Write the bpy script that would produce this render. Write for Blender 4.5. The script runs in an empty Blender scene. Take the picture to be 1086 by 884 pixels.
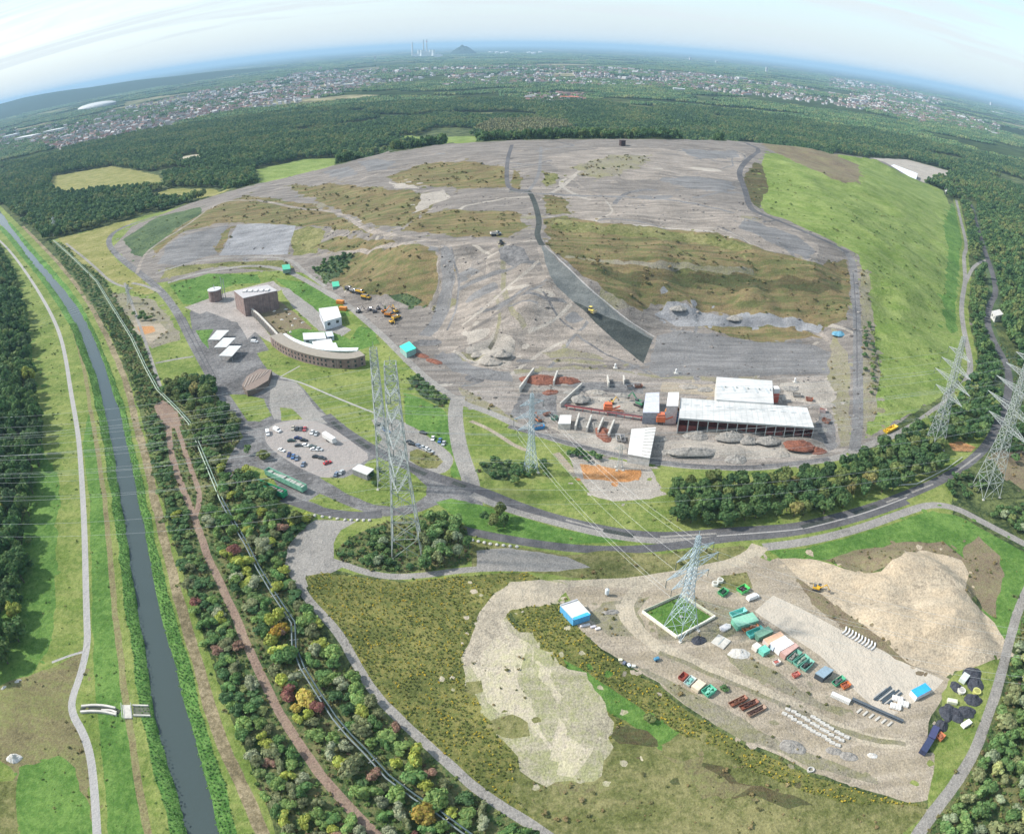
import bpy, bmesh, math, random
import numpy as np
from mathutils import Vector, Matrix, noise as mnoise
from mathutils.geometry import delaunay_2d_cdt

random.seed(7); RNG = np.random.default_rng(11)
sc = bpy.context.scene
COL = sc.collection

# ------------------------------------------------------------------ camera
F, CX, CY, CAMH = 780.0, 543.0, 442.0, 190.0          # px per radian, centre, metres above ground
PITCH = (442 - 48.5 + 2.0) / F
cam_d = bpy.data.cameras.new("camera"); cam = bpy.data.objects.new("camera", cam_d); COL.objects.link(cam)
cam_d.type = 'PANO'; cam_d.panorama_type = 'FISHEYE_LENS_POLYNOMIAL'; cam_d.fisheye_fov = 3.0
cam_d.sensor_fit = 'HORIZONTAL'; cam_d.sensor_width = 36.0; cam_d.sensor_height = 36.0 * 884 / 1086
cam_d.fisheye_polynomial_k0 = 0; cam_d.fisheye_polynomial_k1 = -1086 / F / 36
cam_d.fisheye_polynomial_k2 = 0; cam_d.fisheye_polynomial_k3 = 0; cam_d.fisheye_polynomial_k4 = 0
cam.location = (0, 0, CAMH); cam.rotation_euler = (math.pi / 2 - PITCH, 0, 0)
cam_d.clip_end = 200000
sc.camera = cam

# ------------------------------------------------------------------ sun, sky, exposure
SUN_DIR = Vector((-0.80, 0.10, 0.72)).normalized()     # towards the sun
SUN_EL = math.asin(SUN_DIR.z); SUN_AZ = math.atan2(SUN_DIR.x, SUN_DIR.y)
sun_d = bpy.data.lights.new("sun", 'SUN'); sun = bpy.data.objects.new("sun", sun_d); COL.objects.link(sun)
sun_d.energy = 2.75; sun_d.angle = math.radians(3.0); sun_d.color = (1.0, 0.95, 0.87)
sun.rotation_euler = SUN_DIR.to_track_quat('Z', 'Y').to_euler()
world = bpy.data.worlds.new("World"); sc.world = world; world.use_nodes = True
def build_world():
    nt = world.node_tree; nt.nodes.clear(); N = nt.nodes.new; L = nt.links.new
    out = N('ShaderNodeOutputWorld'); bg = N('ShaderNodeBackground'); L(bg.outputs[0], out.inputs[0])
    sky = N('ShaderNodeTexSky'); sky.sky_type = 'NISHITA'; sky.sun_disc = False
    sky.sun_elevation = SUN_EL; sky.sun_rotation = SUN_AZ
    sky.altitude = 200; sky.air_density = 1.0; sky.dust_density = 1.6; sky.ozone_density = 1.0
    tc = N('ShaderNodeTexCoord'); sep = N('ShaderNodeSeparateXYZ'); L(tc.outputs['Generated'], sep.inputs[0])
    # project the direction on a cloud layer: (x/z, y/z), so streaks converge at the horizon
    mz = N('ShaderNodeMath'); mz.operation = 'MAXIMUM'; L(sep.outputs[2], mz.inputs[0]); mz.inputs[1].default_value = 0.0
    az = N('ShaderNodeMath'); az.operation = 'ADD'; L(mz.outputs[0], az.inputs[0]); az.inputs[1].default_value = 0.10
    dx = N('ShaderNodeMath'); dx.operation = 'DIVIDE'; L(sep.outputs[0], dx.inputs[0]); L(az.outputs[0], dx.inputs[1])
    dy = N('ShaderNodeMath'); dy.operation = 'DIVIDE'; L(sep.outputs[1], dy.inputs[0]); L(az.outputs[0], dy.inputs[1])
    cb = N('ShaderNodeCombineXYZ'); L(dx.outputs[0], cb.inputs[0]); L(dy.outputs[0], cb.inputs[1])
    mp = N('ShaderNodeMapping'); L(cb.outputs[0], mp.inputs[0]); mp.inputs['Rotation'].default_value = (0, 0, 0.25); mp.inputs['Scale'].default_value = (0.30, 1.25, 1)
    n1 = N('ShaderNodeTexNoise'); n1.inputs['Scale'].default_value = 1.0; n1.inputs['Detail'].default_value = 9; n1.inputs['Roughness'].default_value = 0.6; n1.inputs['Distortion'].default_value = 0.6
    L(mp.outputs[0], n1.inputs['Vector'])
    r = N('ShaderNodeMapRange'); r.inputs[1].default_value = 0.43; r.inputs[2].default_value = 0.58; L(n1.outputs[0], r.inputs[0])
    # thicker veil low over the horizon
    hz = N('ShaderNodeMapRange'); L(sep.outputs[2], hz.inputs[0]); hz.inputs[1].default_value = 0.012; hz.inputs[2].default_value = 0.085; hz.inputs[3].default_value = 0.97; hz.inputs[4].default_value = 0.15
    mx = N('ShaderNodeMath'); mx.operation = 'MAXIMUM'; L(r.outputs[0], mx.inputs[0]); L(hz.outputs[0], mx.inputs[1])
    sc_ = N('ShaderNodeMath'); sc_.operation = 'MULTIPLY'; L(mx.outputs[0], sc_.inputs[0]); sc_.inputs[1].default_value = 0.93
    mix = N('ShaderNodeMix'); mix.data_type = 'RGBA'; L(sc_.outputs[0], mix.inputs[0]); dim = N('ShaderNodeMix'); dim.data_type = 'RGBA'; dim.inputs[0].default_value = .55; L(sky.outputs[0], dim.inputs[6]); dim.inputs[7].default_value = (1.30, 1.85, 2.25, 1); L(dim.outputs[2], mix.inputs[6]); mix.inputs[7].default_value = CLOUD
    L(mix.outputs[2], bg.inputs[0]); bg.inputs[1].default_value = 0.15
CLOUD = (2.42, 2.66, 2.78, 1)
build_world()
sc.view_settings.view_transform = 'Standard'; sc.view_settings.look = 'None'
sc.view_settings.exposure = 1.2; sc.view_settings.gamma = 1.0
sc.cycles.use_denoising = True
sc.cycles.max_bounces = 6; sc.cycles.transparent_max_bounces = 8; sc.cycles.volume_bounces = 0
try: sc.cycles.volume_step_rate = 1.0
except Exception: pass

# ------------------------------------------------------------------ photo pixel -> ray -> ground
SP, CP = math.sin(PITCH), math.cos(PITCH)
def ray(px, py):
    dx = (px - CX) / F; dy = (CY - py) / F; t = math.hypot(dx, dy) or 1e-9
    s = math.sin(t) / t; c = math.cos(t); r = dx * s; u = dy * s
    return np.array((r, c * CP + u * SP, -c * SP + u * CP))
def G(px, py, z=0.0):
    d = ray(px, py); dz = min(d[2], -1e-4); k = (z - CAMH) / dz
    return np.array((d[0] * k, d[1] * k))
def scale_at(x, y, z=0):                                  # px per metre there
    return F / math.sqrt(x * x + y * y + (CAMH - z) ** 2)
def topz(px, py, x, y):                                   # height whose image row over (x,y) is py
    lo, hi = 0.0, 185.0
    for _ in range(40):
        m = (lo + hi) / 2; dd = math.hypot(x, y); g = G(px, py, m)
        if math.hypot(*g) > dd: lo = m
        else: hi = m
    return lo

# ------------------------------------------------------------------ height field
X0, X1, Y0, Y1, STEP = -1300.0, 1400.0, 30.0, 2000.0, 4.0
NX = int((X1 - X0) / STEP) + 1; NY = int((Y1 - Y0) / STEP) + 1
HEAP = [ # (px, py, z) measured points on the spoil heap
 (140,240,0),(200,215,7),(250,200,17),(300,189,27),(345,178,37),(400,164,47),(470,153,56),(540,149,61),(590,148,64),(640,147,66),(740,148,66),(800,151,64),(870,160,57),(930,169,44),(965,187,24),(1000,201,6),
 (120,262,0),(140,285,0),(165,300,1),(185,297,3),(240,285,4),(300,288,4),(335,312,3),(370,340,2),(400,365,2),(440,395,1),(480,410,0),(520,415,1),(560,415,1),(545,395,2),(600,390,2),(650,390,2),(690,392,2),(760,400,3),(830,398,4),(880,394,5),(893,420,3),(897,460,1),(912,474,0),
 (175,283,5),(200,276,7),(250,273,7),(300,272,7),(320,268,10),(195,246,17),(240,238,19),(310,239,21),(350,242,24),(230,220,24),(300,213,29),(365,231,28),(470,258,39),(560,253,46),(525,256,44),(400,246,34),
 (440,262,38),(400,325,4),(450,328,6),(370,300,6),(350,285,8),(410,290,22),(465,270,36),(475,300,22),(470,332,7),(540,262,44),(520,310,23),(500,365,3),(560,374,4),(600,340,14),(560,320,25),(450,350,3),
 (572,259,46),(602,301,31),(640,345,13),(690,362,6),(682,387,2),(579,293,34),(626,309,28),(602,318,24),(631,343,14),(657,367,6),
 (600,240,47),(700,245,46),(800,268,43),(860,285,38),(895,276,36),(640,285,33),(700,290,31),(800,293,30),(890,300,29),(700,322,17),(760,330,15),(850,340,14),(895,338,20),(700,345,8),(760,352,7),(850,360,7),(890,362,12),(660,300,28),
 (600,212,50),(700,215,50),(800,240,48),(850,262,44),(870,258,45),(570,200,52),(620,205,51),(700,207,52),(760,225,50),(580,175,62),(650,180,62),(720,185,60),(770,200,56),(790,215,52),(600,160,65),(700,160,65),(760,165,62),
 (500,165,58),(450,180,49),(520,195,51),(430,205,43),(380,195,41),(480,220,45),(540,215,48),(450,235,41),(400,220,37),(350,205,34),(320,202,30),
 (810,165,62),(790,180,58),(815,215,50),(860,245,44),(905,269,37),(850,180,57),(900,190,51),(900,230,45),(950,200,36),(940,260,33),(950,300,26),(940,340,18),(935,400,9),(940,440,3),(985,205,15),(1018,240,3),(1022,290,0),(1020,340,0),(1018,380,0),(990,420,0),(950,452,0),(985,250,16),(985,300,11),(980,350,6),
 (620,274,40.5),(700,277,39.5),(800,283,37.5),(870,290,35.5),(625,284,33),(700,289,31.5),(800,295,30),(880,303,29),(700,300,30.5),(800,306,29),(600,236,49.5),(660,240,49),(740,246,47.5),(600,247,43),(660,251,42.5),(740,257,41),(640,262,41.5),
 (910,300,28),(908,350,16),(908,400,8),(910,440,3)]
RIDGE_N = 16
def build_height():
    P = []; 
    for i, (px, py, z) in enumerate(HEAP):
        g = G(px, py, z); P.append((g[0], g[1], z))
    for i in range(RIDGE_N):                              # the far side of the heap falls away behind its skyline
        x, y, z = P[i]; d = math.hypot(x, y)
        for kk, zz in ((0.5, 0.93), (3.2, 0.0)):
            k = 1 + (z * kk + 12) / d; P.append((x * k, y * k, z * zz))
    for px, py in [(60,262),(100,300),(160,340),(200,370),(260,320),(320,340),(380,375),(440,410),(480,432),(560,430),(700,420),(800,430),(870,450),(890,485),(940,470),(1000,435),(1040,400),(1045,340),(1045,290),(1040,240),(1040,200)]:
        g = G(px, py, 0); P.append((g[0], g[1], 0.0))
    for x in np.linspace(X0, X1, 12):
        P.append((x, Y0, 0.0)); P.append((x, Y1, 0.0)); P.append((x, 150, 0.0))
    for y in np.linspace(Y0, Y1, 10): P.append((X0, y, 0.0)); P.append((X1, y, 0.0))
    pts = [Vector((p[0], p[1])) for p in P]
    v, e, f, ov, oe, of = delaunay_2d_cdt(pts, [], [], 0, 0.01)
    zv = np.array([P[o[0]][2] for o in ov])
    H = np.zeros((NY, NX))
    gx = X0 + STEP * np.arange(NX); gy = Y0 + STEP * np.arange(NY)
    for t in f:
        a, b, c = (v[i] for i in t); za, zb, zc = (zv[i] for i in t)
        if za == 0 and zb == 0 and zc == 0: continue
        i0 = max(0, int((min(a.x, b.x, c.x) - X0) / STEP)); i1 = min(NX - 1, int((max(a.x, b.x, c.x) - X0) / STEP) + 1)
        j0 = max(0, int((min(a.y, b.y, c.y) - Y0) / STEP)); j1 = min(NY - 1, int((max(a.y, b.y, c.y) - Y0) / STEP) + 1)
        XX, YY = np.meshgrid(gx[i0:i1 + 1], gy[j0:j1 + 1])
        den = (b.y - c.y) * (a.x - c.x) + (c.x - b.x) * (a.y - c.y)
        if abs(den) < 1e-9: continue
        l1 = ((b.y - c.y) * (XX - c.x) + (c.x - b.x) * (YY - c.y)) / den
        l2 = ((c.y - a.y) * (XX - c.x) + (a.x - c.x) * (YY - c.y)) / den
        l3 = 1 - l1 - l2; m = (l1 >= -1e-6) & (l2 >= -1e-6) & (l3 >= -1e-6)
        zz = l1 * za + l2 * zb + l3 * zc
        sub = H[j0:j1 + 1, i0:i1 + 1]; sub[m] = zz[m]
    for _ in range(3):                                    # soften the facets
        Hp = np.pad(H, 1, mode='edge')
        H = (Hp[1:-1, 1:-1] * 2 + Hp[:-2, 1:-1] + Hp[2:, 1:-1] + Hp[1:-1, :-2] + Hp[1:-1, 2:]) / 6
    def vnoise(cell):
        a = int((X1 - X0) / cell) + 3; b = int((Y1 - Y0) / cell) + 3
        R = RNG.random((b, a)) - 0.5
        fx = (gx - X0) / cell; fy = (gy - Y0) / cell; ix = fx.astype(int); iy = fy.astype(int)
        tx = fx - ix; ty = fy - iy; tx = tx * tx * (3 - 2 * tx); ty = ty * ty * (3 - 2 * ty)
        A = R[iy][:, ix]; B = R[iy][:, ix + 1]; C = R[iy + 1][:, ix]; D = R[iy + 1][:, ix + 1]
        return (A * (1 - tx) + B * tx) * (1 - ty)[:, None] + (C * (1 - tx) + D * tx) * ty[:, None]
    w = np.clip((H - 1) / 10, 0, 1)
    H = H + w * (vnoise(60) * 3.0 + vnoise(26) * 2.4 + vnoise(12) * 1.8)
    gy_, gx_ = np.gradient(H, STEP); sl = np.clip(np.hypot(gx_, gy_) - .10, 0, .45)
    H = H - w * sl * (1 - np.abs(vnoise(17)) * 4) * 4.5 - w * sl * (1 - np.abs(vnoise(9)) * 4) * 2.2
    H = H + vnoise(70) * 0.35
    return H
HF = build_height()
MGRID = {}; MOUNDS = []                                               # (x, y, rx, ry, rot, h): heaps of sand and gravel added on top
def hz_grid(x, y):
    fx = min(max((x - X0) / STEP, 0), NX - 1.001); fy = min(max((y - Y0) / STEP, 0), NY - 1.001)
    i = int(fx); j = int(fy); a = fx - i; b = fy - j
    return (HF[j, i] * (1 - a) + HF[j, i + 1] * a) * (1 - b) + (HF[j + 1, i] * (1 - a) + HF[j + 1, i + 1] * a) * b
def hz(x, y):
    if not (X0 < x < X1 and Y0 < y < Y1): return 0.0
    z = hz_grid(x, y)
    top = 0.0
    for (mx, my, rx, ry, rot, h) in MGRID.get((int(x // 40), int(y // 40)), ()):
        dx = x - mx; dy = y - my
        if abs(dx) > 60 or abs(dy) > 60: continue
        u = (dx * math.cos(rot) + dy * math.sin(rot)) / rx; v = (-dx * math.sin(rot) + dy * math.cos(rot)) / ry
        q = u * u + v * v
        if q < 1:
            n = mnoise.noise(Vector((x / 7, y / 7, 3)))
            n2 = mnoise.noise(Vector((x / 3, y / 3, 8)))
            top = max(top, h * (1 - q) ** 0.75 * (1 + 0.3 * n + 0.14 * n2))
    return z + top
def T(px, py, up=0.0):                                    # the ground point (raised by up) seen at a photo pixel
    d = ray(px, py)
    if d[2] > -0.004: d = np.array((d[0], d[1], -0.004))
    k_end = (CAMH + 0) / -d[2]; k = (CAMH - 80) / -d[2]
    if k_end * math.hypot(d[0], d[1]) > 2600: 
        p = d * k_end; return (p[0], p[1], 0.0)
    prev = k; n = 160
    for i in range(n + 1):
        kk = k + (k_end * 1.02 - k) * i / n
        p = d * kk
        if CAMH + p[2] <= hz(p[0], p[1]) + up:
            lo, hi = prev, kk
            for _ in range(12):
                m = (lo + hi) / 2; p = d * m
                if CAMH + p[2] <= hz(p[0], p[1]) + up: hi = m
                else: lo = m
            p = d * hi; return (p[0], p[1], hz(p[0], p[1]))
        prev = kk
    p = d * k_end; return (p[0], p[1], hz(p[0], p[1]))
def add_mound(px, py, rx, ry, rot, h):
    p = T(px, py); m = (p[0], p[1], rx, ry, rot, h); MOUNDS.append(m); R_ = max(rx, ry)
    for i in range(int((p[0] - R_) // 40), int((p[0] + R_) // 40) + 1):
        for j in range(int((p[1] - R_) // 40), int((p[1] + R_) // 40) + 1): MGRID.setdefault((i, j), []).append(m)

# the excavated sand heap, stockpiles in the works yard
for a in [(968,612,24,17,-0.5,7.5),(1000,620,16,19,0.3,7),(1000,655,22,17,0.4,6.5),(935,622,16,9,-0.5,4.5),(890,608,17,7,-0.4,3),(960,660,20,12,-0.5,4.5),(1030,680,12,13,0.2,4),
          (765,460,13,6,0.0,3.5),(790,463,12,6,0.0,3.5),(740,478,12,6,0.1,3),(770,480,14,6,0.0,3),(850,470,13,7,-0.1,3.5),(820,467,10,5,0,2.5),
          (725,330,14,9,-0.2,4),(760,338,12,7,-0.2,3),(500,372,16,9,0.6,4),(525,378,12,8,0.6,4),(540,365,9,7,0.3,3),(620,425,4,4,0,2.5)]:
    add_mound(*a)
# ------------------------------------------------------------------ ground cover styles: colour A, colour B, fine-noise share, streak share
S = {
 'forest':((.036,.058,.022),(.095,.115,.042),.5,0),
 'under':   ((.060,.105,.034),(.120,.120,.052),.6,0),
 'grass':((.122,.178,.038),(.182,.208,.064),.5,.25),
 'lush':((.068,.150,.028),(.105,.182,.042),.55,.1),
 'bank':((.060,.150,.030),(.095,.180,.045),.8,0),
 'hill':((.140,.206,.044),(.190,.232,.072),.5,.35),
 'olive':((.118,.132,.042),(.168,.158,.070),.45,.2),
 'weeds':((.108,.128,.036),(.150,.142,.046),.7,0),
 'yellow':  ((.180,.190,.050),(.235,.215,.085),.4,.3),
 'darkgreen':((.050,.085,.040),(.075,.105,.045),.6,0),
 'drygrass':((0.180,0.157,0.081),(0.142,0.147,0.057),.6,.3),
 'strip':   ((.205,.175,.090),(.170,.165,.075),.6,.0),
 'trackb':((0.180,0.149,0.086),(0.234,0.194,0.122),.6,.0),
 'heath':((.190,.145,.075),(.092,.098,.038),.6,.5),
 'heathd':((.105,.085,.042),(.060,.070,.028),.6,.5),
 'rubble':((.235,.210,.188),(.130,.117,.106),.55,.45),
 'rubblel':((.295,.258,.224),(.175,.155,.136),.5,.5),
 'pale':((0.366,0.331,0.288),(0.269,0.243,0.212),.6,.3),
 'slab':((.205,.200,.198),(.125,.122,.122),.6,.4),
 'bluegrey':((0.271,0.272,0.280),(0.184,0.185,0.194),.6,.4),
 'linerl':((.135,.143,.138),(.160,.167,.160),.5,.4),
 'linerd':((.045,.052,.049),(.060,.067,.062),.5,.4),
 'dirt':((.365,.315,.250),(.235,.200,.148),.5,.35),
 'dirtg':((0.255,0.230,0.178),(0.162,0.153,0.089),.5,.2),
 'sandroad':((0.391,0.344,0.270),(0.320,0.277,0.211),.5,.3),
 'sandp':((.470,.415,.325),(.330,.305,.205),.55,.15),
 'sand':((0.416,0.352,0.264),(0.344,0.280,0.200),.45,.3),
 'slabc':((0.464,0.418,0.351),(0.418,0.371,0.309),.4,.1),
 'yard':((.320,.285,.255),(.150,.135,.120),.55,.35),
 'pink':((0.248,0.175,0.138),(0.198,0.147,0.110),.6,.1),
 'gravel':((0.264,0.250,0.232),(0.220,0.208,0.192),.6,.1),
 'path':((0.346,0.335,0.324),(0.310,0.299,0.288),.6,0),
 'asphalt':((0.130,0.126,0.127),(0.159,0.155,0.154),.5,.2),
 'asphaltd':((0.088,0.086,0.091),(0.112,0.110,0.114),.5,.2),
 'paving':((0.320,0.288,0.264),(0.276,0.250,0.232),.6,.1),
 'parking': ((.315,.285,.268),(.275,.250,.235),.5,.1),
 'orange':((0.442,0.208,0.076),(0.357,0.196,0.093),.5,.2),
 'brown':   ((.200,.155,.105),(.150,.135,.075),.6,.2),
 'rust':    ((.200,.070,.035),(.130,.055,.032),.8,.1),
 'sandg':((.380,.345,.255),(.215,.215,.115),.6,.2),
 'mud':     ((.015,.018,.014),(.02,.02,.02),.5,0),
}
ZONES = []     # name, world polygon, style, hard edge, ragged amount
def dens(pts, step, closed=True):
    o = []; n = len(pts)
    for i in range(n if closed else n - 1):
        a = pts[i]; b = pts[(i + 1) % n]; k = max(1, int(math.hypot(b[0] - a[0], b[1] - a[1]) / step))
        for j in range(k): o.append((a[0] + (b[0] - a[0]) * j / k, a[1] + (b[1] - a[1]) * j / k))
    if not closed: o.append(pts[-1])
    return o
def smooth(pts, it=2, closed=False):
    for _ in range(it):                                   # Chaikin corner cutting
        o = [] if closed else [pts[0]]; n = len(pts)
        for i in range(n if closed else n - 1):
            a = pts[i]; b = pts[(i + 1) % n]
            o.append((a[0] * .75 + b[0] * .25, a[1] * .75 + b[1] * .25)); o.append((a[0] * .25 + b[0] * .75, a[1] * .25 + b[1] * .75))
        if not closed: o.append(pts[-1])
        pts = o
    return pts
def P(*v): return [(v[i], v[i + 1]) for i in range(0, len(v), 2)]
def ragged(w, amt):
    if amt <= 0: return w
    o = []
    for x, y in w:
        n1 = mnoise.noise_vector(Vector((x / 14, y / 14, 0))); n2 = mnoise.noise_vector(Vector((x / 4, y / 4, 5))); n3 = mnoise.noise_vector(Vector((x / 1.7, y / 1.7, 9)))
        o.append((x + amt * (n1.x * 1.6 + n2.x * .9 + n3.x * .4), y + amt * (n1.y * 1.6 + n2.y * .9 + n3.y * .4)))
    return o
def world_poly(px): return [tuple(T(a, b)[:2]) for a, b in px]
PAVED = {'asphalt', 'asphaltd', 'paving', 'parking', 'slabc', 'path', 'linerd', 'linerl'}
def Z(name, px, style, hard=False, rag=1.2):
    if rag <= 0: px = smooth(px, 1, True)
    w = dens(world_poly(dens(px, 14)), 6.0 if hard else 3.2)
    w = dens(w, 2.6) if not hard and rag > 0 else w
    ZONES.append((name, ragged(w, 0 if hard else rag), style, True))
    if hard or rag < .8 or style in PAVED: return
    rr = random.Random(len(ZONES)); k = 0.0                # ragged outliers of the cover just beyond its edge
    for i in range(len(w)):
        x, y = w[i]; d = math.hypot(x, y)
        if d > 1150: continue
        k += 2.6 / (5.0 + d / 70)
        if k < 1: continue
        k -= 1; q = min(6.0, 1.2 + rag * 1.3); cx = x + rr.gauss(0, q * 1.1); cy = y + rr.gauss(0, q * 1.1); rad = rr.uniform(.5, 1.5) * (.8 + d / 420) ; el = rr.uniform(.45, 1.0); th = rr.uniform(0, 3.14)
        b = []
        for j in range(8):
            a = j * .7854; u = rad * rr.uniform(.65, 1.3); px_, py_ = u * math.cos(a), u * el * math.sin(a); b.append((cx + px_ * math.cos(th) - py_ * math.sin(th), cy + px_ * math.sin(th) + py_ * math.cos(th)))
        ZONES.append((name, b, style, True))
def ZW(name, w, style, hard=False): ZONES.append((name, w, style, hard))
def line_world(px, step=3.0):
    w = [tuple(T(a, b)[:2]) for a, b in smooth(px, 2)]
    return dens(w, step, False)
def ribbon(w, wid, off=0.0):
    L_, R_ = [], []
    for i, p in enumerate(w):
        a = w[max(0, i - 1)]; b = w[min(len(w) - 1, i + 1)]; dx, dy = b[0] - a[0], b[1] - a[1]; l = math.hypot(dx, dy) or 1
        nx, ny = -dy / l, dx / l
        L_.append((p[0] + nx * (wid / 2 + off), p[1] + ny * (wid / 2 + off))); R_.append((p[0] - nx * (wid / 2 - off), p[1] - ny * (wid / 2 - off)))
    return L_ + R_[::-1]
def pip_sorted(q, xs, ys):                                # points sorted by y: each edge only meets the points in its own y span
    r = np.zeros(len(xs), bool); x0 = q[:, 0]; y0 = q[:, 1]; x1 = np.roll(x0, 1); y1 = np.roll(y0, 1)
    lo = np.searchsorted(ys, np.minimum(y0, y1), 'left'); hi = np.searchsorted(ys, np.maximum(y0, y1), 'left')
    for i in np.nonzero(hi > lo)[0]:
        a, b = lo[i], hi[i]; r[a:b] ^= xs[a:b] < (x1[i] - x0[i]) * (ys[a:b] - y0[i]) / (y1[i] - y0[i]) + x0[i]
    return r
def pip(poly, X, Y):
    q = np.array(poly); X = np.asarray(X, float); Y = np.asarray(Y, float); ins = np.zeros(X.shape, bool)
    idx = np.nonzero((X >= q[:, 0].min()) & (X <= q[:, 0].max()) & (Y >= q[:, 1].min()) & (Y <= q[:, 1].max()))[0]
    if len(idx): idx = idx[np.argsort(Y[idx])]; ins[idx] = pip_sorted(q, X[idx], Y[idx])
    return ins
LINES = {}
def R(name, px, wid, style, hard=True, rag=0, step=5.0):
    w = line_world(px, step); LINES[name + str(len(ZONES))] = w
    r = ribbon(w, wid); r = ragged(dens(r, 2.5), rag) if rag else r; ZONES.append((name, r, style, True))
    return w

def build_zones():
    # ---- far fields and meadows
    Z('field', P(56,187,119,176,169,186,173,198,125,203,70,207,53,200), 'yellow', rag=3)
    Z('field', P(159,207,182,200,243,201,226,208,177,214), 'yellow', rag=3)
    Z('field', P(272,180,322,169,356,168,353,177,322,186,280,196), 'hill', rag=3)
    Z('field', P(408,149,431,143,450,146,505,144,502,153,462,152), 'hill', rag=3)
    Z('field', P(180,169,208,163,215,166,204,171), 'sandp', rag=3)
    Z('paved_yard', P(922,167,962,169,1016,184,986,194,960,190,940,180), 'pale', rag=2)
    Z('meadow', P(52,255,120,238,200,217,420,330,560,420,900,480,1010,470,1010,560,900,600,600,640,330,600,250,500,160,430,100,320), 'grass', rag=1)
    # ---- canal corridor
    Z('meadow', P(-60,252,0,258,20,300,32,360,36,420,40,470,30,560,25,640,10,700,-40,730,-80,960,330,960,296,884,262,800,230,720,203,640,180,560,163,500,152,450,138,405,114,350,84,310,55,270,28,246,0,218,-30,200), 'grass', rag=.8)
    Z('lush_grass', P(20,300,32,360,40,420,46,480,60,500,62,560,58,640,50,690,0,760,-40,760,-30,680,10,640,25,560,34,470,30,420,18,340,8,290), 'lush', rag=1.5)
    Z('lush_grass', P(88,470,93,440,97,440,103,480,110,530,116,600,121,650,130,720,134,760,142,800,152,850,160,960,118,960,112,840,104,770,99,700,97,620,95,530), 'lush', rag=.5)
    Z('dry_grass', P(-40,740,30,715,92,690,92,700,74,745,78,765,92,790,96,830,97,960,20,960,20,830,0,800,-40,800), 'drygrass', rag=1.5)
    Z('lush_grass', P(20,812,60,800,80,815,92,850,97,884,97,960,24,960,22,880), 'lush', rag=2)
    Z('dry_grass', P(-40,830,18,828,20,960,-60,960), 'olive', rag=.5)
    R('verge_track', P(40,290,55,308,70,332,82,360,90,395,97,440,104,480,111,530,117,600,123,654,131,720,135,760,142,800,150,850,160,900,168,960), 2.6, 'strip', False, .3)
    R('bank', P(8,236,30,262,55,290,79,320,92,347,105,376,116,408,127,440,134,474,144,518,153,565,162,609,174,656,184,696,200,750,213,797,224,836,238,884,262,960), 9, 'bank', False, .6)
    R('bank', P(0,240,15,257,28,274,48,297,68,326,83,352,94,382,105,413,112,450,118,476,125,520,131,565,138,609,145,656,153,693,158,750,168,784,178,820,186,852,195,884,212,960), 8, 'bank', False, .6)
    R('verge_track', P(24,240,46,262,72,290,94,320,110,350,124,380,136,412,144,448,156,487,164,531,174,570,183,609,195,656,208,701,226,758,245,810,271,862,300,930,320,970), 4.2, 'trackb', False, .4)
    left = P(-14,218,0,237,16,254,29,271,49,295,70,324,85,350,96,381,107,413,114,450,120,476,127,521,134,565,140,609,148,655,156,693,161,750,172,784,182,820,190,852,199,884,215,940,222,970)
    right = P(0,224,13,243,31,267,57,295,81,324,94,347,107,376,117,407,127,438,135,474,144,518,153,565,161,609,172,656,182,696,198,750,211,797,221,836,235,884,256,940,268,970)
    lw = [tuple(G(a, b, -1.0)) for a, b in smooth(left, 1)]; rw = [tuple(G(a, b, -1.0)) for a, b in smooth(right, 1)]
    global CANAL
    CANAL = dens(lw, 8, False) + dens(rw, 8, False)[::-1]
    CANAL = ragged(CANAL, .45)
    ZONES.append(('canal_bed', CANAL, 'mud', True))
    R('white_path', P(-6,250,8,263,23,282,39,306,54,332,64,355,70,381,75,415,81,448,84.5,474,88,528,90,575,91,622,92,656,93,683,86,714,75.5,742,77,758,88,776,96,800,100,836,103,884,106,960), 3.0, 'path')
    R('white_path', P(92,690,76,694,55,702), 1.2, 'path')
    # ---- wood strip between canal and grey path
    Z('undergrowth', P(52,255,70,260,110,297,150,360,172,415,205,450,240,486,262,500,300,545,335,548,330,558,304,590,312,622,350,690,400,750,450,800,540,862,600,915,600,970,330,970,300,884,268,800,236,720,208,640,186,560,168,500,156,450,142,405,118,350,88,310), 'under', rag=1)
    R('brown_track', P(168,432,178,442,180,474,187,500,196,524,206,545,212,566,221,591,229,607,239,630,252,658,262,686,280,721,286,735,304,768,327,802,348,831,374,860,400,884,440,930,470,965), 3.3, 'pink', False, .25)
    R('brown_track', P(178,430,188,453,198,484,208,510,213,531,207,549), 2.6, 'pink', False, .25)
    Z('brown_track', P(163,430,172,424,188,436,192,452,180,456,168,446), 'pink', rag=.8)
    # ---- heap
    Z('heap', P(120,262,140,240,200,216,250,201,300,189,345,178,400,164,470,153,540,149,590,148,640,147.5,740,148,800,151,870,160,930,169,965,187,1000,202,1018,240,1022,290,1020,340,1018,380,990,420,950,452,912,474,890,484,858,492,800,497,735,494,657,483,618,474,550,452,520,437,490,428,447,397,405,355,366,320,322,290,300,286,240,290,185,298,160,300), 'rubble', rag=1)
    Z('heap_plateau', P(560,200,590,195,640,205,720,210,790,225,840,245,872,262,860,282,800,268,740,245,700,243,640,238,600,228,580,214), 'rubblel', rag=3)
    Z('heap_plateau', P(580,165,640,156,720,158,790,160,790,180,775,200,700,190,640,190,590,188), 'rubblel', rag=4)
    Z('heap_slope', P(480,275,540,262,580,293,602,318,640,350,684,386,640,386,560,388,545,395,490,400,470,375,455,350,475,320), 'rubblel', rag=3)
    Z('rubble_field', P(492,350,520,345,545,362,545,385,530,393,505,385,492,370), 'pale', rag=3)
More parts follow.
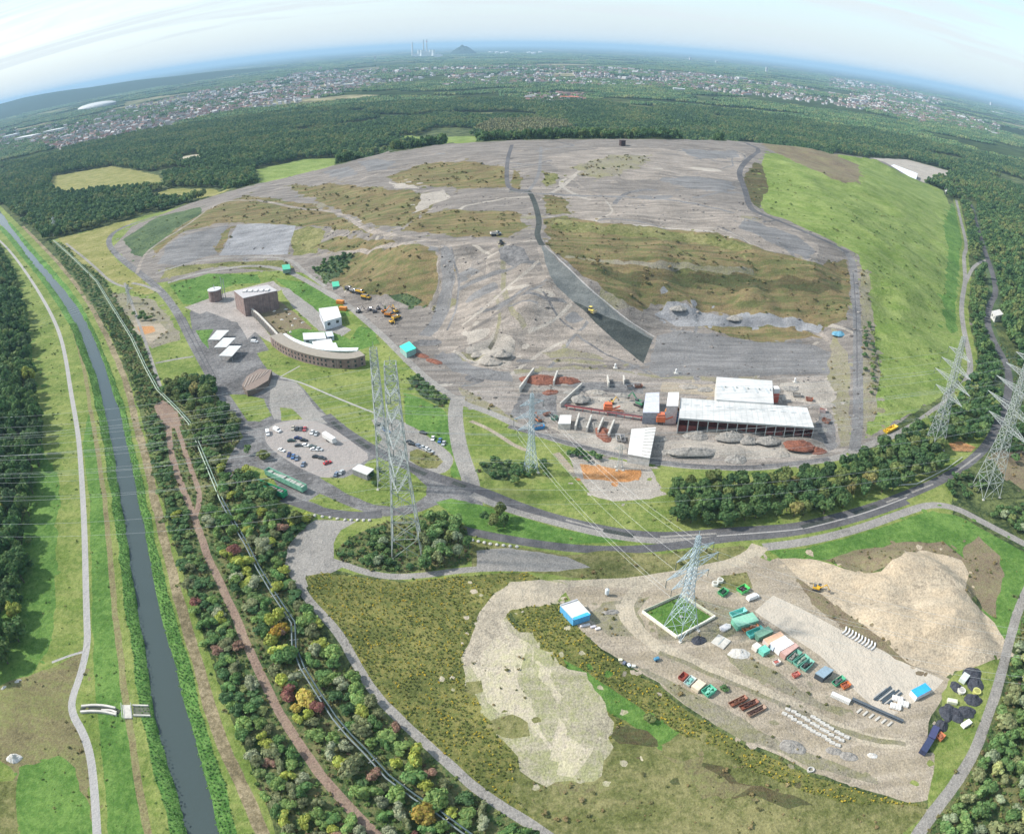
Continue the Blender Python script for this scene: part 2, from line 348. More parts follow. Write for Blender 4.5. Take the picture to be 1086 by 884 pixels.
    rr = random.Random(41); hp = np.array(ZONES[[z[0] for z in ZONES].index('heap')][1]); n = 0
    while n < 95:                                          # wheel tracks, tipping lines and washed gullies
        a, b = rr.uniform(200, 900), rr.uniform(152, 480); x, y, z = T(a, b)
        if not pip(hp, np.array([x]), np.array([y]))[0]: continue
        n += 1; th = rr.choice((rr.gauss(.1, .35), rr.gauss(1.5, .5))); w = []; turn = rr.gauss(0, .05)
        for i in range(rr.randint(8, 30)):
            w.append((x, y)); x += 5 * math.cos(th); y += 5 * math.sin(th); th += turn + rr.gauss(0, .12)
        ok = pip(hp, np.array([q[0] for q in w]), np.array([q[1] for q in w])); w = [q for q, k in zip(w, ok) if k]
        if len(w) > 4: ZONES.append(('wheel_track', ragged(dens(ribbon(w, rr.uniform(.9, 2.6) * (1 + math.hypot(x, y) / 900)), 3), .5), rr.choice(('pale', 'rubblel', 'slab', 'asphalt', 'slab', 'dirtg')), True))
    for k in range(70):                                    # tipped loads of other material
        a, b = rr.uniform(240, 890), rr.uniform(152, 480); x, y, z = T(a, b)
        if not pip(hp, np.array([x]), np.array([y]))[0]: continue
        r0 = rr.uniform(3, 11) * (.5 + math.hypot(x, y) / 700); w = [(x + r0 * 1.5 * math.cos(t * .4488), y + r0 * .7 * math.sin(t * .4488)) for t in range(14)]
        ZONES.append(('tip_front', ragged(dens(w, 2.5), 1.8), rr.choice(('pale', 'rubblel', 'slab', 'asphalt', 'rubble', 'dirtg')), True))
    Z('heath', P(225,220,262,206,300,213,330,217,365,231,395,246,360,242,300,238,240,236,200,244,178,258,165,270,160,262,190,240), 'heath', rag=2)
    Z('heath', P(300,197,345,194,390,198,440,203,475,205,462,218,430,240,400,240,372,228,335,212), 'heath', rag=3)
    Z('heath', P(410,187,450,174,500,171,538,178,540,199,490,200,430,196), 'heath', rag=3)
    Z('heath', P(430,243,452,226,480,222,550,224,556,242,540,251,480,251), 'heath', rag=3)
    Z('heath', P(345,286,362,268,436,258,462,266,465,300,455,326,430,324,400,312,365,306), 'heath', rag=2)
    Z('dark_scrub', P(330,286,352,270,375,272,362,290,348,300), 'darkgreen', rag=2)
    Z('dark_scrub', P(410,315,440,312,450,322,430,326), 'darkgreen', rag=2)
    Z('heath', P(576,232,600,230,640,236,700,242,760,247,815,266,870,280,898,275,902,300,899,341,850,345,800,336,760,330,720,322,690,322,680,332,650,312,620,292,585,264), 'heath', rag=2)
    Z('dark_scrub', P(630,286,700,290,800,294,890,296,895,310,800,306,720,303,660,300), 'heathd', rag=3)
    Z('heath', P(745,346,800,342,850,348,872,358,820,363,780,359), 'heath', rag=2)
    Z('heath', P(545,178,556,190,548,204,542,200), 'heath', rag=2)
    Z('heath', P(788,188,800,172,812,176,816,200,806,222,796,212), 'heathd', rag=1.5)
    Z('heath', P(308,246,325,240,345,246,336,269,310,270), 'olive', rag=1.5)
    Z('heath', P(640,172,655,170,662,184,640,190,612,186), 'dirtg', rag=4)
    Z('heath_toe', P(560,262,580,262,612,300,650,330,690,352,680,358,640,330,600,305), 'rubble', rag=1)
    Z('heath_toe', P(575,372,600,368,640,380,640,386,590,384), 'dirtg', rag=1.5)
    Z('heath_toe', P(545,392,610,388,690,396,760,401,760,406,690,404,600,398,548,402), 'dirtg', rag=1.5)
    Z('gravel_mound', P(692,333,709,319,735,327,764,334,800,332,820,334,871,345,868,352,822,347,774,345,722,346), 'bluegrey', rag=1.5)
    Z('grey_terrace', P(697,356,722,350,800,362,860,365,880,373,884,396,760,399,700,399,688,391), 'slab', rag=1)
    Z('lined_slope', P(177,260,198,249,242,238,230,269,210,274,192,282,167,280), 'slab', rag=.6)
    Z('lined_slope', P(252,238,280,237,314,239,304,270,270,270,232,271), 'bluegrey', rag=.6)
    Z('lined_slope', P(574,259,600,283,626,308,665,340,693,358,682,386,657,366,631,342,602,318,579,293), 'linerl', True)
    Z('lined_slope', P(602,318,612,321,630,331,660,342,692,360,682,386,657,366,631,342), 'linerd', True)
    R('heap_track', P(572,262,579,294,602,319,631,344,657,368,682,388), 3.2, 'rubblel', False, .4)
    R('white_edge_strip', P(575,258,601,282,626,307,645,322,665,339,694,357), 0.9, 'path', True)
    R('grey_track', P(455,262,472,263,476,293,470,324,462,345,450,356), 9, 'slab', False, .8)
    Z('works_yard', P(485,412,520,402,548,396,600,392,640,391,690,399,760,405,884,397,896,420,904,470,890,484,858,490,800,495,735,492,657,481,600,466,550,449,512,433,492,424), 'yard', rag=1)
    Z('heath', P(485,410,500,416,548,446,552,452,520,438,492,424), 'dirtg', rag=1)
    Z('works_verge', P(884,350,900,380,900,440,905,470,893,474,884,440,878,400), 'dirtg', rag=1.5)
    # worn bands, tracks and tipping fronts on the heap
    Z('heath', P(590,232,640,238,700,244,760,249,800,262,790,268,740,258,680,252,610,246,585,242), 'olive', rag=3)
    R('heap_track', P(600,272,640,277,700,281,760,285,800,289), 4, 'dirtg', False, 1.2)
    R('heap_track', P(905,206,920,245,938,285,945,310,955,340,966,365,967,388), 2.2, 'dirtg', False, .6)
    R('heap_track', P(806,455,850,452,900,446), 2, 'dirtg', False, .3)
    for k, a in enumerate((P(470,262,480,300,476,330,466,346), P(466,262,466,300,458,326,452,345), P(478,262,488,300,484,330,474,350))): R('heap_track', a, 1.6, 'rubble' if k % 2 else 'asphalt', False, .5)
    for k, a in enumerate((P(490,345,520,322,548,296,572,276), P(500,350,535,326,565,303,586,296), P(560,352,590,340,606,322), P(545,388,580,380,620,380,660,386), P(480,372,500,384,540,392))): R('heap_track', a, 2.2, 'rubble' if k % 2 else 'pale', False, .8)
    Z('tip_front', P(530,262,556,262,560,275,545,282,532,275), 'asphalt', rag=1.6)
    Z('tip_front', P(500,266,520,270,515,290,500,285), 'rubble', rag=2)
    Z('tip_front', P(470,372,500,388,540,396,545,404,510,402,480,394,462,380), 'slab', rag=1.5)
    Z('tip_front', P(700,190,740,186,780,195,770,204,730,200), 'slab', rag=4)
    Z('tip_front', P(720,158,780,160,786,166,740,170), 'slab', rag=4)
    Z('tip_front', P(790,232,850,252,868,268,850,272,815,255,780,240), 'slab', rag=3)
    Z('tip_front', P(310,196,350,182,400,168,450,158,470,160,440,172,400,178,370,190,330,198), 'rubble', rag=3)
    Z('tip_front', P(380,172,400,168,420,172,410,180,390,182), 'slab', rag=2.5)
    Z('tip_front', P(345,182,370,176,380,184,360,190), 'slab', rag=2.5)
    Z('tip_front', P(445,206,470,202,476,210,455,220,440,226), 'pale', rag=2.5)
    Z('tip_front', P(412,192,440,196,444,200,420,199), 'pale', rag=2)
    Z('heap_grass', P(575,182,590,184,592,194,578,198), 'olive', rag=2.5)
    Z('heap_grass', P(575,206,600,210,606,228,582,226), 'heath', rag=2.5)
    Z('heap_grass', P(650,165,690,164,680,178,640,182,600,178), 'dirtg', rag=5)
    Z('heap_grass', P(176,284,235,278,300,276,312,284,280,287,230,282,190,292,170,296), 'olive', rag=1)
    Z('heap_grass', P(238,244,246,240,240,256,232,268,228,264), 'heath', rag=1)
    Z('heap_grass', P(330,262,360,250,420,256,400,264,352,268), 'heath', rag=1.5)
    Z('yard_floor', P(585,452,612,458,660,466,664,480,640,476,600,464), 'pale', rag=1)
    Z('yard_floor', P(550,416,590,420,590,440,560,446,540,440), 'asphalt', rag=1.5)
    Z('yard_floor', P(600,405,680,406,684,416,620,416), 'asphalt', rag=2)
    Z('yard_floor', P(610,420,670,424,676,436,640,434,606,430), 'pale', rag=2)
    Z('yard_floor', P(700,404,760,408,758,420,724,418,700,414), 'dirt', rag=1.5)
    Z('yard_floor', P(700,470,740,468,800,474,860,478,858,484,800,486,740,482,702,484), 'pale', rag=2)
    Z('yard_floor', P(825,405,880,404,886,420,876,440,866,430,830,425), 'pale', rag=2)
    Z('yard_floor', P(866,436,882,440,888,470,876,476,868,462), 'asphalt', rag=2)
    # green hill
    Z('green_slope', P(812,162,870,161,930,169.5,965,187.5,1000,202,1018,240,1023,262,1020,290,1016,322,1018,350,1024,376,1020,398,990,425,930,458,915,464,914,300,910,270,880,254,845,238,810,224,806,214,815,200,808,172), 'hill', rag=1.5)
    Z('dark_scrub', P(808,153,832,153,871,160,910,174,912,194,894,194,858,178,822,162), 'brown', rag=2)
    Z('lush_grass', P(1010,215,1018,240,1022,262,1017,290,1012,330,1016,352,1006,352,1000,330,1004,290,1006,262,1000,240), 'lush', rag=2)
    Z('works_verge', P(912,285,920,285,926,340,932,380,930,440,916,462,913,400), 'dirtg', rag=1.5)
    # left of the heap
    Z('meadow', P(62,252,85,248,120,237,150,231,128,242,114,255,122,275,150,296,165,310,150,312,112,297,82,275), 'yellow', rag=1)
    Z('dark_scrub', P(130,254,167,230,213,219,214,226,186,242,150,274,140,268), 'darkgreen', rag=1.5)
    Z('construction_patch', P(118,310,165,318,183,340,192,360,162,370,142,346), 'dirtg', rag=1.5)
    Z('construction_patch', P(140,340,170,342,178,350,160,364,148,356), 'dirt', rag=1.5)
    Z('construction_patch', P(146,346,162,345,165,351,152,355), 'orange', rag=1.2)
    Z('lawn', P(157,372,194,364,207,382,162,388), 'grass', rag=.6)
    Z('lawn', P(166,391,212,386,226,406,215,420,175,418), 'grass', rag=.6)
    Z('under_trees', P(172,415,200,402,228,408,250,440,258,475,240,486,205,452), 'under', rag=1)
    # visitor area
    Z('asphalt_yard', P(200,322,228,318,250,315,262,338,285,370,300,395,318,407,335,428,356,450,372,464,400,479,430,494,455,504,486,514,512,524,512,540,470,532,440,545,400,548,344,544,305,532,285,500,262,492,250,500,236,500,246,478,262,458,240,438,222,402,205,360), 'asphalt', rag=0)
    Z('lawn', P(180,303,221,290,273,291,277,300,250,301,230,309,213,324,194,322), 'lush', rag=.5)
    Z('lawn', P(292,295,322,299,364,321,372,335,345,335,335,334), 'lush', rag=.5)
    Z('paving', P(195,326,240,310,290,298,300,306,262,328,291,360,306,370,300,372,270,352,262,360,252,342,225,338), 'paving', rag=.4)
    Z('paving', P(296,304,306,306,348,338,372,350,360,358,340,352,310,325), 'gravel', rag=.5)
    Z('sunken_court', P(262,328,296,319,317,335,331,348,318,358,306,360,291,359), 'brown', rag=.5)
    Z('asphalt_yard', P(208,326,252,342,264,361,262,372,250,394,231,394,212,362), 'asphalt', rag=0)
    Z('lawn', P(207,350,227,349,220,361,222,370,214,362), 'lush', rag=.4)
    Z('lawn', P(272,374,290,370,315,386,350,394,395,387,398,432,392,438,366,442,345,428,325,410,300,399,284,392), 'grass', rag=.5)
    Z('lawn', P(305,352,330,372,385,370,402,364,398,350,380,346,372,360,350,352,318,348), 'lush', rag=.8)
    R('white_path', P(297,400,319,405,348,418,380,431,398,438), 1.3, 'path')
    R('white_path', P(298,399,318,388), 1.0, 'path')
    Z('paving', P(286,402,314,405,338,436,366,450,345,449,310,446,290,444,286,430), 'gravel', rag=.4)
    Z('lawn', P(239,418,260,418,280,423,288,440,275,447,262,446,250,436), 'grass', rag=.4)
    Z('lawn', P(297,432,309,433,321,444,298,446), 'grass', rag=.3)
    Z('car_park', P(280,462,288,450,305,446,330,445,350,452,376,470,394,484,380,493,365,501,345,508,334,503,322,498,300,485,284,473), 'parking', rag=0)
    Z('lawn', P(340,506,365,507,378,500,390,489,405,484,425,495,440,504,453,515,452,525,440,534,420,538,395,535,365,522), 'grass', rag=.4)
    Z('lawn', P(327,531,339,523,356,530,388,543,369,544,348,540), 'grass', rag=.3)
    Z('car_park', P(395,440,428,446,450,460,476,478,482,488,475,500,462,503,440,498,420,486,400,474,390,462), 'gravel', rag=0)
    Z('lawn', P(370,449,382,444,395,446,405,466,400,472,384,462), 'grass', rag=.3)
    Z('lawn', P(434,479,442,476,463,483,470,489,463,496,447,496,434,488), 'olive', rag=.3)
    Z('lawn', P(428,416,442,420,470,434,477,444,479,456,491,490,490,506,479,506,478,497,483,487,474,477,452,460,431,449), 'lush', rag=.4)
    Z('dark_scrub', P(430,401,446,399,475,424,470,432,445,418), 'darkgreen', rag=.8)
    R('grass_verge', P(1048,471,1058,450,1068,425,1071,400,1066,382,1056,366,1046,342,1050,322,1057,311,1053,290,1045,268,1035,236,1030,215,1000,188), 15, 'darkgreen', False, 1)
    R('grass_verge', P(1024,398,1030,380,1023,350,1020,324,1025,298,1023,285,1022,270,1026,262,1019,233,1014,212), 12, 'grass', False, .6)
    # roads down from the heap and along the works
    R('road', P(166,229,146,235.6,130,241,117,249,114.5,259,125,272,146,288,169,306,187,329,200,355,213,379,229,407,245,431,258,451,268,466), 7.0, 'asphalt')
    R('road', P(268,466,256,478,248,492,240,505), 6.0, 'asphalt')
    R('access_road', P(140,300,155,303,170,310), 3.5, 'gravel')
    R('access_road', P(70,258,100,282,118,300,140,306), 3.0, 'gravel')
    R('access_road', P(165,385,190,380,205,378), 2.5, 'gravel')
    R('access_road', P(132,300,150,350,160,380,170,410), 2.4, 'gravel')
    R('road', P(268,463,292,492,318,510,344,519,370,531,398,541), 6.5, 'asphalt')
    R('road', P(300,528,324.5,536,344,543,380,547,405,545), 5.5, 'asphaltd')
    R('heap_road', P(178,300,205,291,235,285,270,281,300,285,322,296,345,309,366,321,382,335,405,355,426,376,447,397,468,413,491,428,520,437,550,452,579,463,618,474,657,483.5,696,490,735,495,800,497,858,490,892,485,910,476,962,456,988,438,1014,418,1029,399,1029,379,1022,350,1019,324,1024,298,1023,285,1022,270,1026,262,1019,233,1014,212), 4.8, 'gravel')
    R('works_road', P(540,452,579,463,618,474,657,483,696,489.5,735,494.5,800,496,858,489.5,880,486), 3.6, 'asphalt')
    R('heap_road', P(1024,300,1032,282,1046,275,1060,274), 4, 'gravel')
    R('heap_road', P(790,151,808,159,795,167,782,182,790,200,795,221,806,226.5,845,242,884,259,904,272,906,298,909,337,910,376,910,415,910,450,906,478), 6.5, 'slab')
    R('heap_road', P(790,151,808,159,795,167,782,182,790,200,795,221,806,226.5,845,242,884,259,900,268), 6.5, 'asphaltd')
    R('heap_road', P(574,156,573,170,572,182,568,193,561,202), 3.5, 'slab')
    R('heap_road', P(541,201,551,202.5,561,202,567,214,571,229,572,238,569,249,575,260), 4.6, 'linerd')
    R('heap_road', P(543,153.5,538,169,537,192,541,201,561,202), 4.5, 'asphaltd')
    R('heap_road', P(165,290,192,281,222,274,270,272,309,274,322,288,345,304), 3.2, 'gravel')
    R('heap_road', P(145,290,152,270,170,256,200,238,230,214,270,211,322,222,340,222.6,369,228,384,243,416,249,452,254,491,259,546,258,566,252), 4, 'rubblel')
    R('heap_road', P(322,273,374,267,436,256,470,262), 3.5, 'rubblel')
    R('heap_road', P(540,203,600,207,660,209,720,212,780,226), 4, 'slab', False, 1)
    R('access_road', P(486,420,482,438,486,470,492,490,498,505,500,516), 8.0, 'gravel')
    Z('grass_verge', P(505,446,520,454,550,466,589,479,603,497,618,525,631,536,670,534,722,552,700,558,657,550,618,543,579,533,550,521,516,512,506,490,500,460), 'grass', rag=.8)
    Z('dark_scrub', P(508,492,535,490,552,500,545,512,520,508), 'darkgreen', rag=1)
    R('dirt_track', P(499,446,522,456,545,472,560,478), 2.5, 'dirt', False, .3)
    R('dirt_track', P(590,480,600,492,612,505), 3.5, 'dirt', False, .3)
    Z('dirt_patch', P(600,478,620,482,660,488,700,497,720,512,715,522,690,528,650,532,628,526,612,505), 'pale', rag=1)
    Z('orange_soil', P(617,491,645,496,660,500,680,498,680,505,665,511,640,509,620,506), 'orange', rag=1)
    Z('grass_verge', P(690,497,740,497,800,502,860,498,892,490,940,470,1000,430,1020,405,1045,400,1062,420,1050,465,1030,486,1000,504,962,520,923,535,884,546,845,555,800,560,760,562,735,555,715,535), 'grass', rag=.8)
    Z('orange_soil', P(1006,470,1020,468,1035,474,1030,479,1012,478), 'orange', rag=.6)
    # main road, two carriageways
    Z('lawn', P(463,532,478,528,509,535,550,547,592,560,649,570,665,574,592,577,540,569,499,560,478,544), 'lush', rag=.4)
    R('road', P(345.5,440,356,450,374,463,400,479,426,491,452,502.5,486,513,517,523,540,533,579,547,618,557,657,565,696,569,735,567.5,774,563.6,820,561,845,559,884,550,923,539,962,524.6,1001,507.7,1030,489,1048,471,1058,450,1068,425,1071,400,1066,382,1056,366,1046,342,1050,322,1057,311,1053,290,1045,268,1035,236,1030,215,1000,188), 6.2, 'asphaltd')
    R('shoulder', P(500,524,540,541,592,555,640,567,696,574,735,573,780,570), 4.0, 'gravel')
    R('road', P(455,552,496,563,530,570,579,578,618,582,657,583,696,581,735,576,774,570,815,567.5,850,563,884,556,923,545,962,531), 5.0, 'asphaltd')
    R('white_edge_strip', P(760,568,815,564,850,561,884,553,923,542,962,527), 0.7, 'path')
    R('gravel_path', P(810,580,858,574,910,561,962,542,988,534,1014,538,1040,552,1086,576,1130,600), 5, 'gravel')
    for a in (P(352,447,362,455), P(378,466,392,475), P(430,494,452,503), P(480,511,494,516), P(640,562,672,568), P(850,558.5,884,550), P(905,544.5,930,536)): R('road_patch', a, 2.6, 'linerd', True)
    for a in (P(600,551,640,561.5), P(700,569,760,565.5), P(940,532.5,990,513), P(1010,503,1040,481)): R('road_patch', a, 1.2, 'gravel', True)
    for a in (P(190,334,205,364,222,396), P(196,336,212,368,230,402), P(150,292,172,308), P(545,452,600,468,650,481,690,488), P(720,492,780,495.5,830,492), P(905,290,908,330,909,370,909,410)): R('road_patch', a, .7, 'asphaltd', True)
    # between the main road and the weed meadow
    Z('gravel_apron', P(335,551,378,553,362,562,354,576,354,592,365,601,340,612,320,625,302,602,305,582,320,560), 'gravel', rag=.5)
    Z('scrub_grass', P(498,572,540,578,600,588,640,584,700,588,740,582,790,578,800,590,748,604,657,616,600,612,560,605,500,600), 'olive', rag=.6)
    Z('gravel_apron', P(505,584,540,580,600,590,626,601,592,606,540,604,505,602), 'gravel', rag=.6)
    R('sandy_road', P(575,622,605,622,657,619,709,613,748,606,787,596,802,586,806,578), 7, 'sandroad', False, .5)
    Z('wood_floor', P(355,585,370,570,400,556,420,552,450,545,475,545,495,560,500,580,495,598,460,605,420,608,385,603,360,592), 'under', rag=.6)
    R('gravel_path', P(340,592,361,597,387,606.5,416,612,452,609.5,491,604,530,602,560,603), 3.4, 'gravel')
    Z('weed_meadow', P(324,610,348,607,387,612,426,617,478,612,530,607,560,606,572,613,545,640,540,655,560,672,600,712,640,745,720,775,780,800,840,830,900,846,975,852,985,862,958,895,940,970,620,970,590,895,550,862,509,838,478,812,447,783,416,755,392,729,379,706,366,680,345,655,330,636), 'weeds', rag=.5)
    Z('weed_strip', P(541,645,562,640,600,642,614,664,640,690,692,726,742,762,800,796,862,822,942,847,978,856,985,864,960,884,900,862,840,842,780,812,720,784,690,766,640,738,600,708,560,677), 'weeds', rag=.6)
    Z('mown_meadow', P(560,866,540,835,545,812,572,818,600,822,636,806,652,786,662,770,700,770,760,795,830,830,890,848,975,856,985,862,958,895,940,970,640,970,600,900), 'olive', rag=1.5)
    Z('mown_meadow', P(740,808,790,822,860,852,840,858,780,842,740,822), 'heathd', rag=3)
    Z('grass_strip', P(600,700,640,725,690,760,720,776,700,790,672,770,640,750,606,720), 'lush', rag=1.2)
    Z('sandy_ground', P(568,613,545,618,520,633,503,656,495,680,489,706,492,731,510,747,524,755,520,765,530,780,545,800,552,812,580,830,612,834,640,815,658,785,654,765,640,745,600,712,560,672,541,655,545,645,590,640,600,622), 'sandg', rag=2.6)
    Z('sandy_ground', P(568,616,548,622,524,640,508,660,500,684,497,704,502,722,520,740,545,752,568,775,582,800,598,820,616,822,634,800,644,782,634,762,612,738,584,712,558,690,540,672,536,655,548,646,588,638,596,624), 'sandp', rag=2.6)
    Z('sandy_ground', P(568,613,545,618,520,633,503,656,495,680,491,706,505,704,520,690,535,660,545,645,590,640,600,622), 'sandroad', rag=1.6)
    Z('scrub_grass', P(590,700,612,716,634,742,648,764,640,786,624,800,606,780,596,750,584,726), 'sandg', rag=2.6)
    Z('scrub_grass', P(556,690,570,700,580,730,590,770,580,790,566,760,556,724), 'sandg', rag=2.6)
    Z('bare_patch', P(520,760,545,755,560,765,562,780,545,784,525,778), 'olive', rag=1)
    Z('bare_patch', P(494,722,510,722,512,732,500,736,492,732), 'olive', rag=.6)
    # compound
    Z('dirt_yard', P(598,624,660,622,710,617,750,609,790,599,803,590,815,594,835,592,842,602,870,625,900,650,940,680,985,704,1001,716,1011,722,1002,740,985,765,978,800,1000,795,990,825,988,848,965,852,940,843,860,817,800,791,740,756,690,721,640,687,612,664,606,640), 'dirt', rag=.8)
    Z('scrub_grass', P(640,640,690,632,676,650,690,672,650,675,620,655), 'dirtg', rag=1)
    Z('scrub_grass', P(660,700,690,712,760,745,830,790,930,822,932,830,860,812,790,785,735,752,690,718), 'dirtg', rag=1)
    Z('scrub_grass', P(765,610,792,606,798,622,780,628,762,622), 'olive', rag=.6)
    Z('scrub_grass', P(688,648,720,632,760,640,800,650,780,672,740,680,700,676), 'dirtg', rag=1)
    R('dirt_track', P(660,640,668,660,690,680,735,703,790,722,850,755,920,785,965,790), 5, 'sandroad', False, .8)
    R('sandy_road', P(690,616,670,628,664,645,672,662,690,680), 5, 'sandroad', False, .5)
    Z('concrete_slab', P(800,648,820,631,852,646,885,664,925,684,960,702,1001,721,990,733,962,748,945,760,925,748,905,730,870,695,840,675), 'slabc', True)
    Z('dark_verge', P(815,584,862,578,912,566,965,549,990,541,1012,545,1040,560,1086,585,1130,606,1130,640,1086,640,1075,680,1066,690,1050,670,1030,600,1004,577,975,574,923,585,880,594,830,594), 'lush', rag=1)
    Z('dark_scrub', P(1018,590,1040,570,1062,590,1062,640,1052,660,1040,640,1030,610), 'brown', rag=2)
    Z('heath', P(876,594,905,584,950,576,1000,574,1028,598,1036,630,1026,640,1010,600,960,594,915,608), 'brown', rag=1)
    Z('sand_heap', P(826,593,858,592,879,597,910,607,934,605,952,591,975,583,999,586,1018,594,1028,609,1024,625,1033,638,1053,662,1066,678,1061,696,1040,709,1014,712,1004,719,962,701,923,675,905,655,884,640,858,620), 'sand', rag=.8)
    Z('dirt_track', P(846,612,858,620,884,640,910,658,962,701,1001,720,985,712,950,698,900,668,860,640), 'brown', rag=.8)
    Z('grass_verge', P(1001,735,1016,712,1040,708,1060,697,1072,690,1064,720,1052,755,1038,790,1014,831,990,862,976,884,960,884,985,862,985,845,990,800,980,790,1000,770), 'grass', rag=1)
    Z('undergrowth', P(1130,610,1086,640,1076,690,1066,730,1055,760,1044,790,1020,832,998,860,980,884,955,935,1000,970,1130,970), 'under', rag=1)
    R('gravel_path', P(1100,600,1088,628,1077,654,1069,685,1061,719,1050,753,1037,790,1014,831,993,857,974,884,945,930,920,970), 4.2, 'gravel', False, .2)
    Z('dirt_patch', P(1050,480,1086,470,1130,480,1130,520,1086,520,1060,500), 'brown', rag=1)
    Z('lush_grass', P(683,649.5,717.5,674,755,654.5,721,633), 'lush', rag=.2)
    R('dirt_track', P(700,690,760,716,830,748,900,778,960,790), 2.0, 'dirtg', False, .8)
    Z('scrub_grass', P(770,690,800,700,850,730,900,752,890,758,840,738,790,712), 'dirtg', rag=1.2)
    Z('bare_patch', P(655,770,690,775,700,790,660,790), 'heathd', rag=2)
    Z('bare_patch', P(700,800,760,812,800,840,740,840), 'drygrass', rag=4)
    Z('bare_patch', P(580,830,640,826,650,838,600,845), 'drygrass', rag=2.5)
    # grey path along the wood
    R('gravel_path', P(330,598,318,612,319,624,331,640,346,656,366,680,379,706,392,729,416,755,447,784,478,813,509,839,541,860,579,884,620,915,660,960), 3.4, 'gravel', False, .2)
build_zones()

ZCACHE = []
def zone_at(X, Y):
    X = np.asarray(X, float); Y = np.asarray(Y, float)
    order = np.argsort(Y); xs_, ys_ = X[order], Y[order]; o = np.full(X.shape, -1); out = np.full(X.shape, -1)
    while len(ZCACHE) < len(ZONES):
        q = np.array(ZONES[len(ZCACHE)][1]); ZCACHE.append((q, q[:, 0].min(), q[:, 0].max(), q[:, 1].min(), q[:, 1].max()))
    for k, (q, x0, x1, y0, y1) in enumerate(ZCACHE):
        i0 = np.searchsorted(ys_, y0); i1 = np.searchsorted(ys_, y1, 'right')
        if i1 <= i0: continue
        sx = xs_[i0:i1]; j = np.nonzero((sx >= x0) & (sx <= x1))[0]
        if len(j) == 0: continue
        r = pip_sorted(q, sx[j], ys_[i0:i1][j])
        o[i0 + j[r]] = k
    out[order] = o
    return out

# ------------------------------------------------------------------ materials
def new_mat(name):
    m = bpy.data.materials.new(name); m.use_nodes = True; nt = m.node_tree
    return m, nt, nt.nodes['Principled BSDF'], nt.nodes.new, nt.links.new
def ground_material():
    m, nt, b, N, L = new_mat("ground_cover")
    a = N('ShaderNodeAttribute'); a.attribute_name = 'ca'; c = N('ShaderNodeAttribute'); c.attribute_name = 'cb'; q = N('ShaderNodeAttribute'); q.attribute_name = 'cp'
    geo = N('ShaderNodeNewGeometry'); sp = N('ShaderNodeSeparateColor'); L(q.outputs['Color'], sp.inputs[0])
    def noise(scale, det, rough=.6, vec=None):
        n = N('ShaderNodeTexNoise'); n.inputs['Scale'].default_value = scale; n.inputs['Detail'].default_value = det; n.inputs['Roughness'].default_value = rough
        L(vec or geo.outputs['Position'], n.inputs['Vector']); return n.outputs[0]
    mp = N('ShaderNodeMapping'); mp.inputs['Rotation'].default_value = (0, 0, .35); mp.inputs['Scale'].default_value = (1 / 46, 1 / 5.0, 1 / 6.0); L(geo.outputs['Position'], mp.inputs[0])
    nc = noise(1 / 22, 5); nf = noise(1 / 2.6, 5, .7); ns = noise(1.0, 5, .6, mp.outputs[0]); nff = noise(1 / .8, 3, .7)
    def mix(f, x, y):
        k = N('ShaderNodeMix'); L(f, k.inputs[0]); L(x, k.inputs[2]); L(y, k.inputs[3]); return k.outputs[0]
    v = mix(sp.outputs[1], mix(sp.outputs[0], nc, nf), ns)
    r = N('ShaderNodeMapRange'); r.inputs[1].default_value = .445; r.inputs[2].default_value = .555; L(v, r.inputs[0])
    cm = N('ShaderNodeMix'); cm.data_type = 'RGBA'; L(r.outputs[0], cm.inputs[0]); L(a.outputs['Color'], cm.inputs[6]); L(c.outputs['Color'], cm.inputs[7])
    # value grain
    ad = N('ShaderNodeMath'); ad.operation = 'ADD'; L(nf, ad.inputs[0]); L(nff, ad.inputs[1])
    ad2 = N('ShaderNodeMath'); ad2.operation = 'ADD'; L(ad.outputs[0], ad2.inputs[0]); L(nc, ad2.inputs[1])
    g = N('ShaderNodeMapRange'); g.inputs[1].default_value = 1.1; g.inputs[2].default_value = 1.9; g.inputs[3].default_value = .42; g.inputs[4].default_value = 1.58; g.clamp = False; L(ad2.outputs[0], g.inputs[0])
    gg = N('ShaderNodeMix'); L(sp.outputs[2], gg.inputs[0]); gg.inputs[2].default_value = 1.0; L(g.outputs[0], gg.inputs[3])
    hs = N('ShaderNodeHueSaturation'); L(cm.outputs[2], hs.inputs['Color']); L(gg.outputs[0], hs.inputs['Value'])
    L(hs.outputs[0], b.inputs['Base Color']); b.inputs['Roughness'].default_value = .95; b.inputs['Specular IOR Level'].default_value = .15
    bp = N('ShaderNodeBump'); bp.inputs['Strength'].default_value = .6; bp.inputs['Distance'].default_value = .7; L(ad.outputs[0], bp.inputs['Height'])
    nb = noise(1 / 9, 4, .6); b2 = N('ShaderNodeBump'); b2.inputs['Strength'].default_value = .5; b2.inputs['Distance'].default_value = 2.2; L(nb, b2.inputs['Height']); L(bp.outputs[0], b2.inputs['Normal']); L(b2.outputs[0], b.inputs['Normal'])
    return m
M_GROUND = ground_material()
def style_rows():
    A = np.zeros((len(ZONES) + 1, 4)); B = np.zeros_like(A); Q = np.zeros_like(A)
    for k, s in enumerate([z[2] for z in ZONES] + ['forest']):
        a, b, f, st = S[s]; A[k] = (*a, 1); B[k] = (*b, 1)
        Q[k] = (f, st, .62 if s in ('hill', 'grass', 'yellow', 'lush') else .35 if s in ('path', 'slabc', 'asphaltd', 'linerd', 'linerl', 'parking') else 1, 1)
    return A, B, Q

